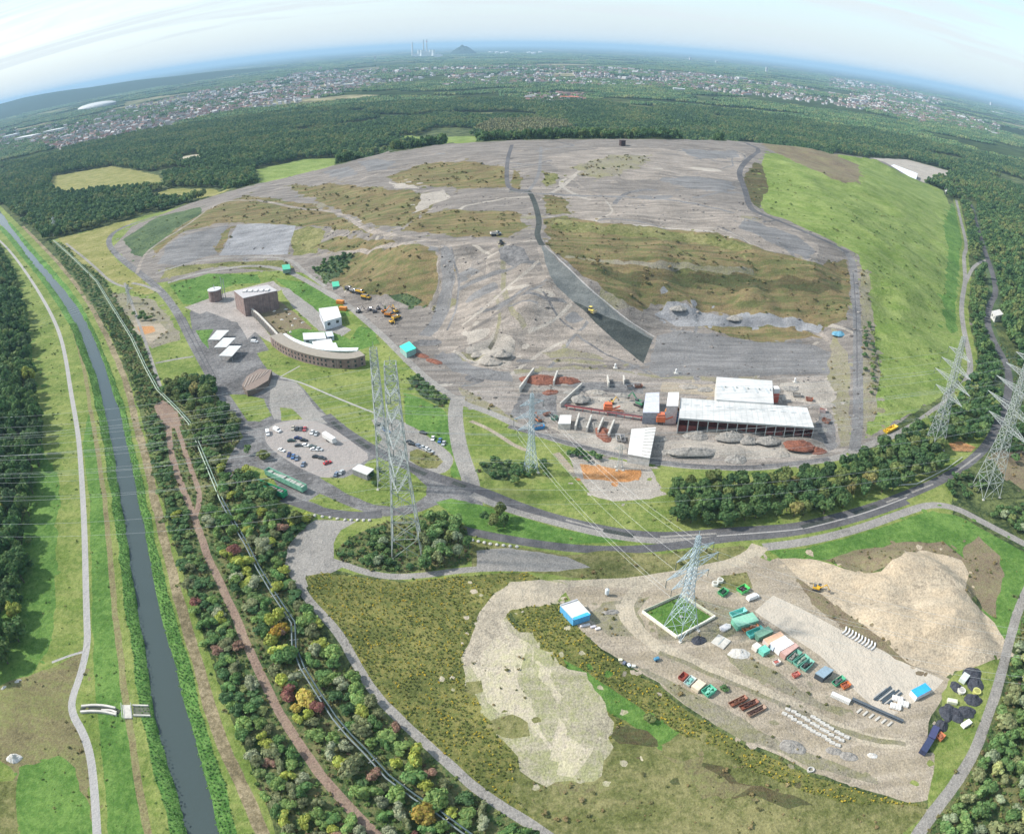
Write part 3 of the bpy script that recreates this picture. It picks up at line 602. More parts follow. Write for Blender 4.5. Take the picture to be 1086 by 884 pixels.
def build_ground():
    pts = []; edges = []
    for n, poly, s, h in ZONES:
        i0 = len(pts); m = len(poly)
        pts.extend(poly); edges.extend((i0 + i, i0 + (i + 1) % m) for i in range(m))
    # interior points, coarser with distance
    rng = np.random.default_rng(3)
    def grid(step, d0, d1):
        gx = np.arange(-1250, 1350, step); gy = np.arange(45, 1950, step); XX, YY = np.meshgrid(gx, gy)
        XX = (XX + rng.uniform(-.35, .35, XX.shape) * step).ravel(); YY = (YY + rng.uniform(-.35, .35, YY.shape) * step).ravel()
        D = np.hypot(XX, YY); m = (D >= d0) & (D < d1) & (np.abs(XX) < YY * 1.35 + 90); return list(zip(XX[m].tolist(), YY[m].tolist()))
    pts += grid(3.2, 0, 340) + grid(5.0, 340, 640) + grid(8.0, 640, 1080) + grid(45.0, 1080, 2600)
    pts += [(-1280, 40), (1380, 40), (1380, 1980), (-1280, 1980)]
    v, e, f, ov, oe, of = delaunay_2d_cdt([Vector(p) for p in pts], edges, [], 0, 0.02)
    V = np.array([(a.x, a.y) for a in v]); FA = np.array(f)
    cx = V[FA, 0].mean(1); cy = V[FA, 1].mean(1)
    zi = zone_at(cx, cy)
    bed = next(i for i, z in enumerate(ZONES) if z[0] == 'canal_bed')
    Zv = np.array([hz(a, b) for a, b in V])
    # vertex average of soft zones
    A, B, Q = style_rows()
    hard = np.array([z[3] for z in ZONES] + [False])
    nv = len(V); acc = np.zeros((nv, 12)); cnt = np.zeros(nv)
    soft = ~hard[zi]
    row = np.concatenate([A, B, Q], 1)[zi]
    for k in range(3):
        np.add.at(acc, FA[soft, k], row[soft]); np.add.at(cnt, FA[soft, k], 1)
    acc /= np.maximum(cnt, 1)[:, None]
    cn = np.repeat(row[:, None, :], 3, 1)
    for k in range(3): cn[soft, k] = acc[FA[soft, k]]
    # the canal bed is cut 3 m down
    isbed = np.zeros(nv, bool); notbed = np.zeros(nv, bool)
    isbed[FA[zi == bed].ravel()] = True; notbed[FA[zi != bed].ravel()] = True
    Zv[isbed & ~notbed] -= 3.0; Zv[isbed & notbed] -= 1.5
    near = {}
    names = [z[0] for z in ZONES] + ['forest_floor']
    for nm in dict.fromkeys(names):
        ids = [i if i < len(ZONES) else -1 for i, n in enumerate(names) if n == nm]
        sel = np.isin(zi, ids)
        if not sel.any(): continue
        ff = FA[sel]; u, inv = np.unique(ff.ravel(), return_inverse=True)
        me = bpy.data.meshes.new(nm)
        me.from_pydata(np.column_stack([V[u], Zv[u]]).tolist(), [], inv.reshape(-1, 3).tolist())
        for an, sl in (('ca', slice(0, 4)), ('cb', slice(4, 8)), ('cp', slice(8, 12))):
            at = me.attributes.new(an, 'FLOAT_COLOR', 'CORNER'); at.data.foreach_set('color', cn[sel][:, :, sl].astype(np.float32).ravel())
        me.materials.append(M_GROUND); me.polygons.foreach_set('use_smooth', [True] * len(me.polygons)); me.update()
        o = bpy.data.objects.new(nm, me); COL.objects.link(o); o['kind'] = 'structure'
    print('ground tris', len(FA))
build_ground()

def build_water():
    m, nt, b, N, L = new_mat("canal_water")
    b.inputs['Base Color'].default_value = (.050, .068, .066, 1); b.inputs['Roughness'].default_value = .07; b.inputs['IOR'].default_value = 1.33
    n = N('ShaderNodeTexNoise'); n.inputs['Scale'].default_value = .7; n.inputs['Detail'].default_value = 4
    g = N('ShaderNodeNewGeometry'); L(g.outputs['Position'], n.inputs['Vector'])
    bp = N('ShaderNodeBump'); bp.inputs['Strength'].default_value = .25; bp.inputs['Distance'].default_value = .15; L(n.outputs[0], bp.inputs['Height']); L(bp.outputs[0], b.inputs['Normal'])
    bm = bmesh.new(); h = len(CANAL) // 2
    half = [CANAL[:h], CANAL[h:][::-1]]; w = []
    for side, pts in ((1, half[0]), (-1, half[1])):
        q = []
        for i, p in enumerate(pts):
            a = pts[max(0, i - 2)]; b = pts[min(len(pts) - 1, i + 2)]; d = math.hypot(b[0] - a[0], b[1] - a[1]) or 1
            q.append((p[0] + side * (b[1] - a[1]) / d * 1.3, p[1] - side * (b[0] - a[0]) / d * 1.3))
        w += q if side == 1 else q[::-1]
    vs = [bm.verts.new((x, y, -1.3)) for x, y in w]
    bm.faces.new(vs); bmesh.ops.triangulate(bm, faces=bm.faces[:])
    for f in bm.faces:
        if f.normal.z < 0: f.normal_flip()
    me = bpy.data.meshes.new("water"); bm.to_mesh(me); me.materials.append(m)
    o = bpy.data.objects.new("canal_water", me); COL.objects.link(o); o['kind'] = 'structure'
build_water()

def build_far_ground():
    m, nt, b, N, L = new_mat("far_country")
    g = N('ShaderNodeNewGeometry')
    v = N('ShaderNodeTexVoronoi'); v.inputs['Scale'].default_value = 1 / 420; L(g.outputs['Position'], v.inputs['Vector'])
    mpf = N('ShaderNodeMapping'); mpf.inputs['Scale'].default_value = (1 / 2600, 1 / 1500, 1); L(g.outputs['Position'], mpf.inputs[0])
    n1 = N('ShaderNodeTexNoise'); n1.inputs['Scale'].default_value = 1; n1.inputs['Detail'].default_value = 8; L(mpf.outputs[0], n1.inputs['Vector'])
    n2 = N('ShaderNodeTexNoise'); n2.inputs['Scale'].default_value = 1 / 90; n2.inputs['Detail'].default_value = 7; n2.inputs['Roughness'].default_value = .75; L(g.outputs['Position'], n2.inputs['Vector'])
    cr = N('ShaderNodeValToRGB'); e = cr.color_ramp.elements
    e[0].position = .0; e[0].color = (.022, .036, .014, 1); e[1].position = .74; e[1].color = (.050, .066, .026, 1)
    for p, c in ((.45, (.030, .047, .018, 1)), (.80, (.14, .15, .06, 1)), (.90, (.24, .215, .13, 1))):
        x = e.new(p); x.color = c
    sv = N('ShaderNodeSeparateColor'); L(v.outputs['Color'], sv.inputs[0]); L(sv.outputs[0], cr.inputs[0])
    f = N('ShaderNodeMapRange'); f.inputs[1].default_value = .44; f.inputs[2].default_value = .54; L(n1.outputs[0], f.inputs[0])
    mx = N('ShaderNodeMix'); mx.data_type = 'RGBA'; L(f.outputs[0], mx.inputs[0]); mx.inputs[6].default_value = (.045, .066, .026, 1); L(cr.outputs[0], mx.inputs[7])
    vr = N('ShaderNodeMapRange'); vr.inputs[1].default_value = .35; vr.inputs[2].default_value = .68; vr.inputs[3].default_value = .4; vr.inputs[4].default_value = 1.8; L(n2.outputs[0], vr.inputs[0])
    hs = N('ShaderNodeHueSaturation'); L(mx.outputs[2], hs.inputs['Color']); L(vr.outputs[0], hs.inputs['Value']); L(hs.outputs[0], b.inputs['Base Color'])
    b.inputs['Roughness'].default_value = 1; b.inputs['Specular IOR Level'].default_value = 0
    # one sheet with a hole where the detailed ground lies
    bm = bmesh.new(); BIG = 59000.0
    ring = [(-1280, 40), (1380, 40), (1380, 1980), (-1280, 1980)]; out = [(-BIG, -BIG), (BIG, -BIG), (BIG, BIG), (-BIG, BIG)]
    a = [bm.verts.new((x, y, 0)) for x, y in ring]; o_ = [bm.verts.new((x, y, 0)) for x, y in out]
    for i in range(4): bm.faces.new((o_[i], o_[(i + 1) % 4], a[(i + 1) % 4], a[i]))
    me = bpy.data.meshes.new("ground"); bm.to_mesh(me); me.materials.append(m)
    o = bpy.data.objects.new("ground", me); COL.objects.link(o); o['kind'] = 'structure'
build_far_ground()
# ------------------------------------------------------------------ vegetation
ORD = ['first','second','third','fourth','fifth','sixth','seventh','eighth','ninth','tenth','eleventh','twelfth','thirteenth','fourteenth','fifteenth','sixteenth','seventeenth','eighteenth','nineteenth'] + [a + ('' if not b else '-' + b) if b else {'twenty':'twentieth','thirty':'thirtieth','forty':'fortieth','fifty':'fiftieth','sixty':'sixtieth','seventy':'seventieth'}[a] for a in ('twenty','thirty','forty','fifty','sixty','seventy') for b in ('','first','second','third','fourth','fifth','sixth','seventh','eighth','ninth')]
def leaf_mat(name, per_instance):
    m, nt, b, N, L = new_mat(name)
    oi = N('ShaderNodeObjectInfo'); at = N('ShaderNodeAttribute'); at.attribute_name = 'leaf'
    g = N('ShaderNodeNewGeometry')
    vr = N('ShaderNodeMapRange'); vr.inputs[3].default_value = 1.2; vr.inputs[4].default_value = 3.0; L(at.outputs['Fac'], vr.inputs[0])
    if per_instance:
        cr = N('ShaderNodeValToRGB'); e = cr.color_ramp.elements
        e[0].position = 0; e[0].color = (.030, .062, .024, 1); e[1].position = 1; e[1].color = (.098, .116, .042, 1)
        for p, c in ((.25, (.038, .074, .027, 1)), (.5, (.048, .088, .032, 1)), (.72, (.062, .102, .035, 1)), (.88, (.078, .112, .038, 1))):
            x = e.new(p); x.color = c
        nl = N('ShaderNodeTexNoise'); nl.inputs['Scale'].default_value = 1 / 130; nl.inputs['Detail'].default_value = 3; L(oi.outputs['Location'], nl.inputs['Vector'])
        na = N('ShaderNodeMapRange'); na.inputs[1].default_value = .35; na.inputs[2].default_value = .65; na.inputs[3].default_value = -.35; na.inputs[4].default_value = .45; L(nl.outputs[0], na.inputs[0])
        ad = N('ShaderNodeMath'); ad.operation = 'ADD'; ad.use_clamp = True; L(oi.outputs['Random'], ad.inputs[0]); L(na.outputs[0], ad.inputs[1]); L(ad.outputs[0], cr.inputs[0]); src = cr.outputs[0]
    else: src = oi.outputs['Color']
    hs = N('ShaderNodeHueSaturation'); L(src, hs.inputs['Color']); L(vr.outputs[0], hs.inputs['Value'])
    hr = N('ShaderNodeMapRange'); hr.inputs[3].default_value = .475; hr.inputs[4].default_value = .525; L(at.outputs['Alpha'], hr.inputs[0])
    L(hr.outputs[0], hs.inputs['Hue'])
    L(hs.outputs[0], b.inputs['Base Color']); b.inputs['Roughness'].default_value = .7; b.inputs['Specular IOR Level'].default_value = .2
    tr = N('ShaderNodeBsdfTranslucent'); L(hs.outputs[0], tr.inputs[0]); ms = N('ShaderNodeMixShader'); ms.inputs[0].default_value = .35
    L(b.outputs[0], ms.inputs[1]); L(tr.outputs[0], ms.inputs[2]); L(ms.outputs[0], nt.nodes['Material Output'].inputs['Surface'])
    return m
M_LEAF = leaf_mat("leaves", False); M_WOODLAND = leaf_mat("woodland_leaves", True)
def simple_mat(name, col, rough=.7, metal=0, var=.25, scale=1.0, objcol=False, spec=.4):
    m, nt, b, N, L = new_mat(name)
    tc = N('ShaderNodeTexCoord'); n = N('ShaderNodeTexNoise'); n.inputs['Scale'].default_value = scale; n.inputs['Detail'].default_value = 5; n.inputs['Roughness'].default_value = .65
    L(tc.outputs['Object'], n.inputs['Vector'])
    r = N('ShaderNodeMapRange'); r.inputs[1].default_value = .3; r.inputs[2].default_value = .7; r.inputs[3].default_value = 1 - var; r.inputs[4].default_value = 1 + var; L(n.outputs[0], r.inputs[0])
    hs = N('ShaderNodeHueSaturation'); L(r.outputs[0], hs.inputs['Value'])
    if objcol: oi = N('ShaderNodeObjectInfo'); L(oi.outputs['Color'], hs.inputs['Color'])
    else: hs.inputs['Color'].default_value = (*col, 1)
    L(hs.outputs[0], b.inputs['Base Color']); b.inputs['Roughness'].default_value = rough; b.inputs['Metallic'].default_value = metal; b.inputs['Specular IOR Level'].default_value = spec
    return m
M_BARK = simple_mat("bark", (.10, .08, .06), .9)

def crown_mesh(name, seed, nblob, ncard, zc, zr, mat, core=True, size=.26, spread=.62):
    rng = np.random.default_rng(seed); V = []; Fc = []; A = []
    blobs = []
    for i in range(nblob):
        a = rng.uniform(0, 2 * math.pi); u = rng.uniform(-.75, .95); rr = math.sqrt(max(0, 1 - u * u)) * spread * rng.uniform(.65, 1.08)
        br = rng.uniform(.34, .52)
        blobs.append((rr * math.cos(a), rr * math.sin(a), zc + u * zr * .62, br, br * zr * rng.uniform(.8, 1.0)))
    bv = rng.uniform(.2, .8, nblob)
    for k in range(ncard):
        i = rng.integers(nblob); bx, by, bz, br, bh = blobs[i]
        d = rng.normal(size=3); d /= np.linalg.norm(d); d[2] = abs(d[2]) * .8 + d[2] * .2 if rng.random() < .7 else d[2]
        p = np.array((bx, by, bz)) + d * np.array((br, br, bh)) * rng.uniform(.82, 1.08)
        n = d + rng.normal(size=3) * .32; n /= np.linalg.norm(n)
        t = np.cross(n, rng.normal(size=3)); t /= np.linalg.norm(t); b_ = np.cross(n, t); s = size * rng.uniform(.6, 1.25)
        i0 = len(V); 
        for (e, f) in ((-.5, -.36), (.5, -.3), (.42, .38), (-.36, .42)): V.append(tuple(p + t * e * s + b_ * f * s))
        Fc.append((i0, i0 + 1, i0 + 2, i0 + 3)); A.append((np.clip(bv[i] * .55 + rng.uniform(0, .45), 0, 1), rng.random()))
    if core:
        bm = bmesh.new()
        for (bx, by, bz, br, bh) in blobs:
            r = bmesh.ops.create_icosphere(bm, subdivisions=1, radius=.84)
            for v in r['verts']:
                q = 1 + .18 * mnoise.noise(v.co * 3 + Vector((bx * 9, by * 9, seed)))
                v.co = Vector((bx + v.co.x * br * q, by + v.co.y * br * q, bz + v.co.z * bh * q))
        bm.verts.index_update(); i0 = len(V)
        V += [tuple(v.co) for v in bm.verts]
        for f in bm.faces: Fc.append(tuple(i0 + v.index for v in f.verts)); A.append((rng.uniform(.25, .6), .5))
        bm.free()
    me = bpy.data.meshes.new(name); me.from_pydata(V, [], Fc); me.materials.append(mat)
    at = me.attributes.new('leaf', 'FLOAT_COLOR', 'CORNER'); buf = []
    for f, (a, h) in zip(Fc, A): buf += [a, a, a, h] * len(f)
    at.data.foreach_set('color', buf); me.update(); return me
def trunk_mesh(name, seed, hgt, rad, limbs):
    rng = random.Random(seed); bm = bmesh.new()
    def tube(a, b, ra, rb, n=6):
        a = Vector(a); b = Vector(b); q = (b - a).to_track_quat('Z', 'Y')
        l0 = [bm.verts.new(a + q @ Vector((ra * math.cos(2 * math.pi * i / n), ra * math.sin(2 * math.pi * i / n), 0))) for i in range(n)]
        l1 = [bm.verts.new(b + q @ Vector((rb * math.cos(2 * math.pi * i / n), rb * math.sin(2 * math.pi * i / n), 0))) for i in range(n)]
        for i in range(n): bm.faces.new((l0[i], l0[(i + 1) % n], l1[(i + 1) % n], l1[i]))
    tube((0, 0, -.1), (0, 0, hgt), rad, rad * .6)
    for i in range(limbs):
        a = i * 2 * math.pi / limbs + rng.random(); r = rng.uniform(.35, .6)
        tube((0, 0, hgt * rng.uniform(.6, .98)), (r * math.cos(a), r * math.sin(a), hgt + rng.uniform(.2, .7)), rad * .5, rad * .15, 5)
    me = bpy.data.meshes.new(name); bm.to_mesh(me); bm.free(); me.materials.append(M_BARK); return me
# unit crown: radius 1, height 2.2 for trees, 1.5 for shrubs
TREE_C = [crown_mesh("tree_crown_mesh", 10 + i, 13, 560, 1.35, .95, M_LEAF) for i in range(5)]
SHRUB_C = [crown_mesh("shrub_crown_mesh", 30 + i, 9, 420, .78, .75, M_LEAF, size=.26, spread=.6) for i in range(5)]
TREE_T = [trunk_mesh("tree_trunk_mesh", i, 1.1, .075, 5) for i in range(3)]
SHRUB_T = [trunk_mesh("shrub_stem_mesh", 9 + i, .4, .05, 6) for i in range(2)]

PAL = {
 'dark': [((.026,.052,.018),'dark green'),((.032,.062,.020),'dark green'),((.042,.074,.024),'mid green'),((.055,.088,.027),'fresh green'),((.036,.060,.026),'dark green'),((.120,.135,.030),'yellow green')],
 'darkw': [5,5,4,3,3,.5],
 'strip': [((.045,.082,.026),'mid green'),((.070,.105,.032),'fresh green'),((.125,.140,.030),'yellow green'),((.070,.078,.038),'olive green'),((.078,.036,.028),'deep red'),((.095,.060,.042),'reddish brown'),((.170,.140,.034),'golden yellow'),((.033,.062,.024),'dark green'),((.110,.120,.075),'pale grey green')],
 'stripw': [5,6,5.5,3.6,.55,1.4,.2,1.2,2.2],
 'belt': [((.034,.062,.022),'dark green'),((.044,.074,.025),'mid green'),((.068,.085,.028),'olive green'),((.105,.098,.035),'yellowish brown'),((.030,.055,.022),'dark green')],
 'beltw': [4,4,3,.9,3],
 'willow': [((.110,.130,.080),'pale grey green'),((.065,.100,.035),'fresh green'),((.048,.082,.028),'mid green'),((.085,.095,.045),'olive green'),((.135,.145,.060),'yellow green')],
 'willoww': [3,3,4,2,1],
 'redbrown': [((.095,.060,.042),'reddish brown'),((.060,.075,.032),'olive green'),((.110,.045,.034),'deep red'),((.055,.085,.030),'mid green'),((.115,.125,.036),'yellow green')],
 'redbrownw': [3,3,1.5,3,1.5],
}
OKS = {'under', 'forest', 'darkgreen', 'lush', 'olive', 'grass', 'brown', 'dirtg', 'hill', 'heathd','heath','yellow'}
CAND = []     # x, y, z, r, h, colour, colour word, kind, place phrase
def blue_noise(poly, spacing, rng):
    xs = [p[0] for p in poly]; ys = [p[1] for p in poly]
    n = int((max(xs) - min(xs)) * (max(ys) - min(ys)) / spacing ** 2 * 4) + 20
    X = rng.uniform(min(xs), max(xs), n); Y = rng.uniform(min(ys), max(ys), n)
    m = pip(poly, X, Y); cell = {}; out = []
    for x, y in zip(X[m], Y[m]):
        c = (int(x // spacing), int(y // spacing)); ok = True
        for i in (-1, 0, 1):
            for j in (-1, 0, 1):
                for q in cell.get((c[0] + i, c[1] + j), ()):
                    if (q[0] - x) ** 2 + (q[1] - y) ** 2 < spacing ** 2: ok = False
        if ok: cell.setdefault(c, []).append((x, y)); out.append((x, y))
    return out
def seg_dist(p, line):
    best = 1e9
    for i in range(len(line) - 1):
        ax, ay = line[i]; bx, by = line[i + 1]; dx, dy = bx - ax, by - ay; l = dx * dx + dy * dy or 1e-9
        t = max(0, min(1, ((p[0] - ax) * dx + (p[1] - ay) * dy) / l)); d = math.hypot(p[0] - ax - t * dx, p[1] - ay - t * dy)
        if d < best: best = d
    return best
PIPE_PX = P(57,256,80,277,103,300,120,328,140,360,155,392,168,416,190,438,202,452,212,476,224,505,236,534,250,560,262,580,275,606,292,634,312,664,313,690,322,712,340,741,356,765,372,784,388,800,412,827,440,848,462,862,500,890,530,912)
PIPE_W = [tuple(T(a, b)[:2]) for a, b in PIPE_PX]
TRACKS = [l for k_, l in LINES.items() if k_.startswith('brown_track') or k_.startswith('gravel_path') or k_.startswith('verge_track')]
TRACKS = [[(p[0], p[1]) for i, p in enumerate(l) if i % 3 == 0 or i == len(l) - 1] for l in TRACKS]
def plant(px, spacing, r, h, pal, kind, place, up=0.0, styles=OKS, seed=1, keep=1.0):
    rng = np.random.default_rng(seed); poly = [tuple(T(a, b, up)[:2]) for a, b in px]
    pts = blue_noise(poly, spacing, rng)
    if not pts: return
    zi = zone_at([p[0] for p in pts], [p[1] for p in pts])
    w = np.array(PAL[pal + 'w'], float); w /= w.sum()
    for (x, y), z in zip(pts, zi):
        st = ZONES[z][2] if z >= 0 else 'forest'
        if st not in styles or rng.random() > keep: continue
        if seg_dist((x, y), PIPE_W) < 2.2: continue
        rr = rng.uniform(*r); hh = rng.uniform(*h) * (.75 + .25 * (rr - r[0]) / (r[1] - r[0] + 1e-6))
        if kind == 'shrub' and any(seg_dist((x, y), l) < 1.4 + rr * .7 for l in TRACKS): continue
        c, word = PAL[pal][rng.choice(len(w), p=w)]; c = np.array(c) * rng.uniform(.85, 1.18) * (1.4 if pal in ('strip', 'willow') else 1.1)
        CAND.append((x, y, hz(x, y), rr, hh, tuple(c), word, kind, place))
def one(px, py, r, h, col, word, kind, place):
    x, y, z = T(px, py); CAND.append((x, y, z, r, h, col, word, kind, place))
def build_candidates():
    U = {'under', 'forest'}
    plant(P(-60,262,0,264,14,290,26,330,31,380,37,430,42,470,28,520,22,560,24,600,14,650,8,700,-10,725,-80,740), 6.2, (3.6,5.6), (12,17), 'dark', 'tree', 'in the wood beside the canal path', 8, U | {'lush','grass'}, 2)
    plant(P(24,470,44,455,40,500,34,560,34,620,20,680,10,690), 7, (1.6,3.0), (3,5.5), 'dark', 'shrub', 'at the canal wood edge', 1, U | {'lush','grass'}, 3, .7)
    plant(P(156,440,172,440,180,480,196,530,212,570,226,606,240,640,262,690,280,722,304,770,348,832,400,886,450,945,330,960,296,884,264,800,232,720,204,640,182,560,164,500), 3.3, (1.9,3.5), (2.2,4.6), 'strip', 'shrub', 'between canal and brown track', 1, U, 4)
    plant(P(190,445,214,452,246,500,262,500,300,546,333,550,328,560,302,590,312,622,350,690,400,750,450,800,540,862,600,920,450,945,400,886,348,832,304,770,280,722,255,665,230,606,214,560,208,520), 3.6, (2.1,4.0), (2.6,6.0), 'strip', 'shrub', 'between brown track and grey path', 1, U, 5)
    plant(P(52,255,70,258,110,296,150,360,172,414,168,436,150,430,138,400,116,350,86,310), 4.2, (1.3,2.6), (2,4), 'redbrown', 'shrub', 'along the pipeline beside the canal', .5, U, 6)
    plant(P(172,412,200,402,228,408,250,440,256,472,238,486,205,456,185,440), 5.0, (3.0,4.6), (7,11), 'belt', 'tree', 'in the clump at the road junction', 2, U, 7)
    plant(P(250,500,285,512,300,536,325,550,304,556,262,510), 4.5, (2.4,3.8), (5,9), 'belt', 'tree', 'behind the green trailers', 2, U | {'asphalt'}, 27)
    plant(P(715,546,718,514,745,511,800,507,860,501,905,488,945,468,975,464,1002,470,1000,495,960,512,905,524,890,540,850,541,800,550,760,553), 4.6, (2.7,4.2), (8,11), 'belt', 'tree', 'in the belt below the works', 3, OKS, 8)
    plant(P(945,470,985,448,1012,426,1034,402,1046,402,1062,424,1046,466,1010,466,985,468), 4.8, (2.8,4.2), (7,10), 'belt', 'tree', 'below the bend of the heap road', 2, OKS, 9)
    plant(P(1030,302,1040,286,1046,310,1040,342,1050,366,1060,398,1042,412,1036,380,1030,340), 4.6, (2.6,3.8), (6,9), 'belt', 'tree', 'between the two roads', 2, OKS, 10)
    plant(P(1014,196,1028,210,1034,240,1042,262,1034,276,1028,268,1026,240,1018,205), 6, (3,4.5), (7,10), 'belt', 'tree', 'in the green slope hedge', 2, OKS, 28)
    plant(P(395,562,412,560,415,600,390,596), 3.4, (1.8,2.6), (3,5), 'willow', 'shrub', 'under the tall pylon', 1, U, 12)
    plant(P(446,552,475,548,494,562,498,585,488,600,452,604,446,575), 4.2, (2.4,3.6), (6,9.5), 'willow', 'tree', 'beside the tall pylon', 2, U, 13)
    plant(P(360,590,376,570,400,560,440,606,400,604), 3.2, (1.2,2.0), (1.8,3), 'belt', 'shrub', 'on the tall pylon island', 0, U, 14, .8)
    plant(P(512,552,530,546,545,560,520,562), 3.6, (2.0,2.9), (6,9), 'belt', 'tree', 'on the lawn between the carriageways', 0, OKS, 15)
    plant(P(508,492,535,490,552,500,545,514,520,510), 4, (1.8,2.8), (3,4.5), 'redbrown', 'shrub', 'in the grass below the works', 0, OKS, 16)
    plant(P(545,495,580,488,582,505,550,508), 3.6, (1.5,2.4), (2.5,4), 'belt', 'shrub', 'around the blue grey pylon', 0, OKS, 17)
    plant(P(598,478,628,482,640,490,630,492,604,486), 3.4, (1.5,2.3), (2.5,4), 'belt', 'shrub', 'beside the works entrance', 0, OKS | {'pale','orange'}, 18)
    plant(P(1088,640,1080,690,1070,735,1058,765,1044,800,1022,836,1000,862,975,905,960,960,1000,975,1140,975,1140,620), 4.4, (2.2,4.0), (4,8), 'willow', 'shrub', 'beyond the grey track', 1, U, 19)
    plant(P(1000,510,1030,500,1045,516,1030,530,1005,530), 4, (1.6,2.6), (3,5), 'willow', 'shrub', 'beside the road bend pylon', 0, OKS, 20)
    plant(P(1050,540,1090,540,1110,570,1080,566,1052,548), 4.2, (2,3.4), (4,7), 'willow', 'shrub', 'behind the gravel path', 0, OKS, 21)
    plant(P(1060,470,1090,440,1110,460,1075,490), 4.6, (2.2,3.5), (5,8), 'belt', 'tree', 'outside the main road bend', 1, OKS, 22)
    plant(P(1050,280,1066,320,1082,380,1092,430,1150,430,1150,200,1050,200,1036,215), 6.0, (3.4,4.8), (9,13), 'dark', 'tree', 'in the wood beyond the main road', 5, OKS | {'asphalt'}, 23)
    plant(P(330,286,352,268,375,272,362,292), 4.5, (1.8,3), (3,5), 'belt', 'shrub', 'above the machine park', 0, OKS, 24)
    plant(P(432,402,446,400,474,425,468,430,446,416), 3.2, (1.5,2.4), (2.5,4), 'dark', 'shrub', 'along the bend of the heap road', 0, OKS, 25)
    plant(P(915,345,925,345,932,400,925,425,916,400), 5, (1.6,2.8), (3,5), 'belt', 'shrub', 'beside the steep grey road', 0, OKS, 26)
    plant(P(142,335,165,338,162,348,145,345), 4, (2.0,3), (4,6), 'dark', 'tree', 'in the middle of the construction patch', 0, OKS, 29)
    plant(P(395,495,410,500,400,515,380,512), 5, (1.6,2.4), (3,4), 'belt', 'shrub', 'on the lawn by the shed', 0, OKS, 31)
    one(263,481,2.6,5,(.040,.105,.022),'bright green','tree','at the car park fork')
    one(278,486,3.2,4.5,(.085,.100,.030),'olive green','shrub','at the car park fork')
    one(283,487,2.6,3.8,(.080,.090,.030),'olive green','shrub','at the car park fork')
    one(688,764,2.2,2.4,(.085,.190,.025),'bright green','shrub','standing alone where the meadow meets the weeds')
    one(768,731,1.8,1.6,(.110,.150,.030),'yellow green','shrub','growing between the skips on the dirt yard')
    one(297,676,3.1,6,(.200,.130,.022),'golden orange','tree','beside the bend of the pipeline')
    one(447,868,3.6,6,(.160,.120,.026),'golden yellow','tree','beside the pipe at the bottom edge')
    one(452,874,3.0,5,(.150,.115,.028),'golden yellow','tree','beside the pipe at the bottom edge')
    one(10,545,4.2,13,(.120,.135,.026),'bright yellow','tree','on the wood edge beside the canal path')
    one(302,672,2.4,5,(.180,.125,.022),'golden orange','tree','beside the bend of the pipeline')
build_candidates()

def thing(name, label, cat, loc=(0, 0, 0), rz=0.0, group=None):
    o = bpy.data.objects.new(name, None); COL.objects.link(o); o.empty_display_size = .5
    o.location = loc; o.rotation_euler = (0, 0, rz); o['label'] = label; o['category'] = cat
    if group: o['group'] = group
    return o
def child(name, me, parent, color=None):
    o = bpy.data.objects.new(name, me); COL.objects.link(o); o.parent = parent
    if color: o.color = (*color, 1)
    return o
REST = []
def place_trees():
    rng = random.Random(5)
    def px_of(x, y, z):
        v = np.array((x, y, z - CAMH)); v = v / np.linalg.norm(v)
        fx = v[1] * CP - v[2] * SP; up = v[1] * SP + v[2] * CP; t = math.acos(max(-1, min(1, fx))); s = math.hypot(v[0], up) or 1
        return CX + F * t * v[0] / s, CY - F * t * up / s
    for kind in ('tree', 'shrub'):
        c = [q for q in CAND if q[7] == kind]; vis = []
        for q in c:
            x, y = px_of(q[0], q[1], q[2] + q[4] * .6)
            if -8 < x < 1094 and -5 < y < 900: vis.append((q[3] * q[4] * scale_at(q[0], q[1]) ** 2, q))
            else: REST.append(q)
        vis.sort(key=lambda t: -t[0]); REST.extend(v[1] for v in vis[295:]); vis = vis[:295]; dup = {}
        for k, (sz, q) in enumerate(vis):
            ratio = q[4] / q[3]; form = 'tall' if ratio > 2.9 else ('low' if ratio < 1.55 else 'round'); big = 'large' if k < 60 else ('small' if k > 220 else 'midsize')
            noun = 'tree' if kind == 'tree' else 'bush'; d = f"{big} {form} {q[6]} {noun}"
            dup.setdefault((d, q[8]), []).append((px_of(*q[:3])[0], k, q))
        for (d, place), lst in dup.items():
            lst.sort(key=lambda e: e[0])
            for i, (_, k, q) in enumerate(lst):
                x, y, z, r, h, col, word, _, _ = q
                t = thing(kind, f"{d} {place}" if len(lst) == 1 else f"{ORD[i]} {d} from the left {place}", kind, (x, y, z - .05), rng.uniform(0, 6.28), f"{'trees' if kind=='tree' else 'bushes'} {place}")
                t.rotation_euler = (rng.gauss(0, .07), rng.gauss(0, .07), t.rotation_euler[2]); t.scale = (r * rng.uniform(.8, 1.15), r * rng.uniform(.85, 1.25), h / (2.25 if kind == 'tree' else 1.5))
                child('trunk', rng.choice(TREE_T if kind == 'tree' else SHRUB_T), t)
                child('crown', rng.choice(TREE_C if kind == 'tree' else SHRUB_C), t, col)
place_trees()

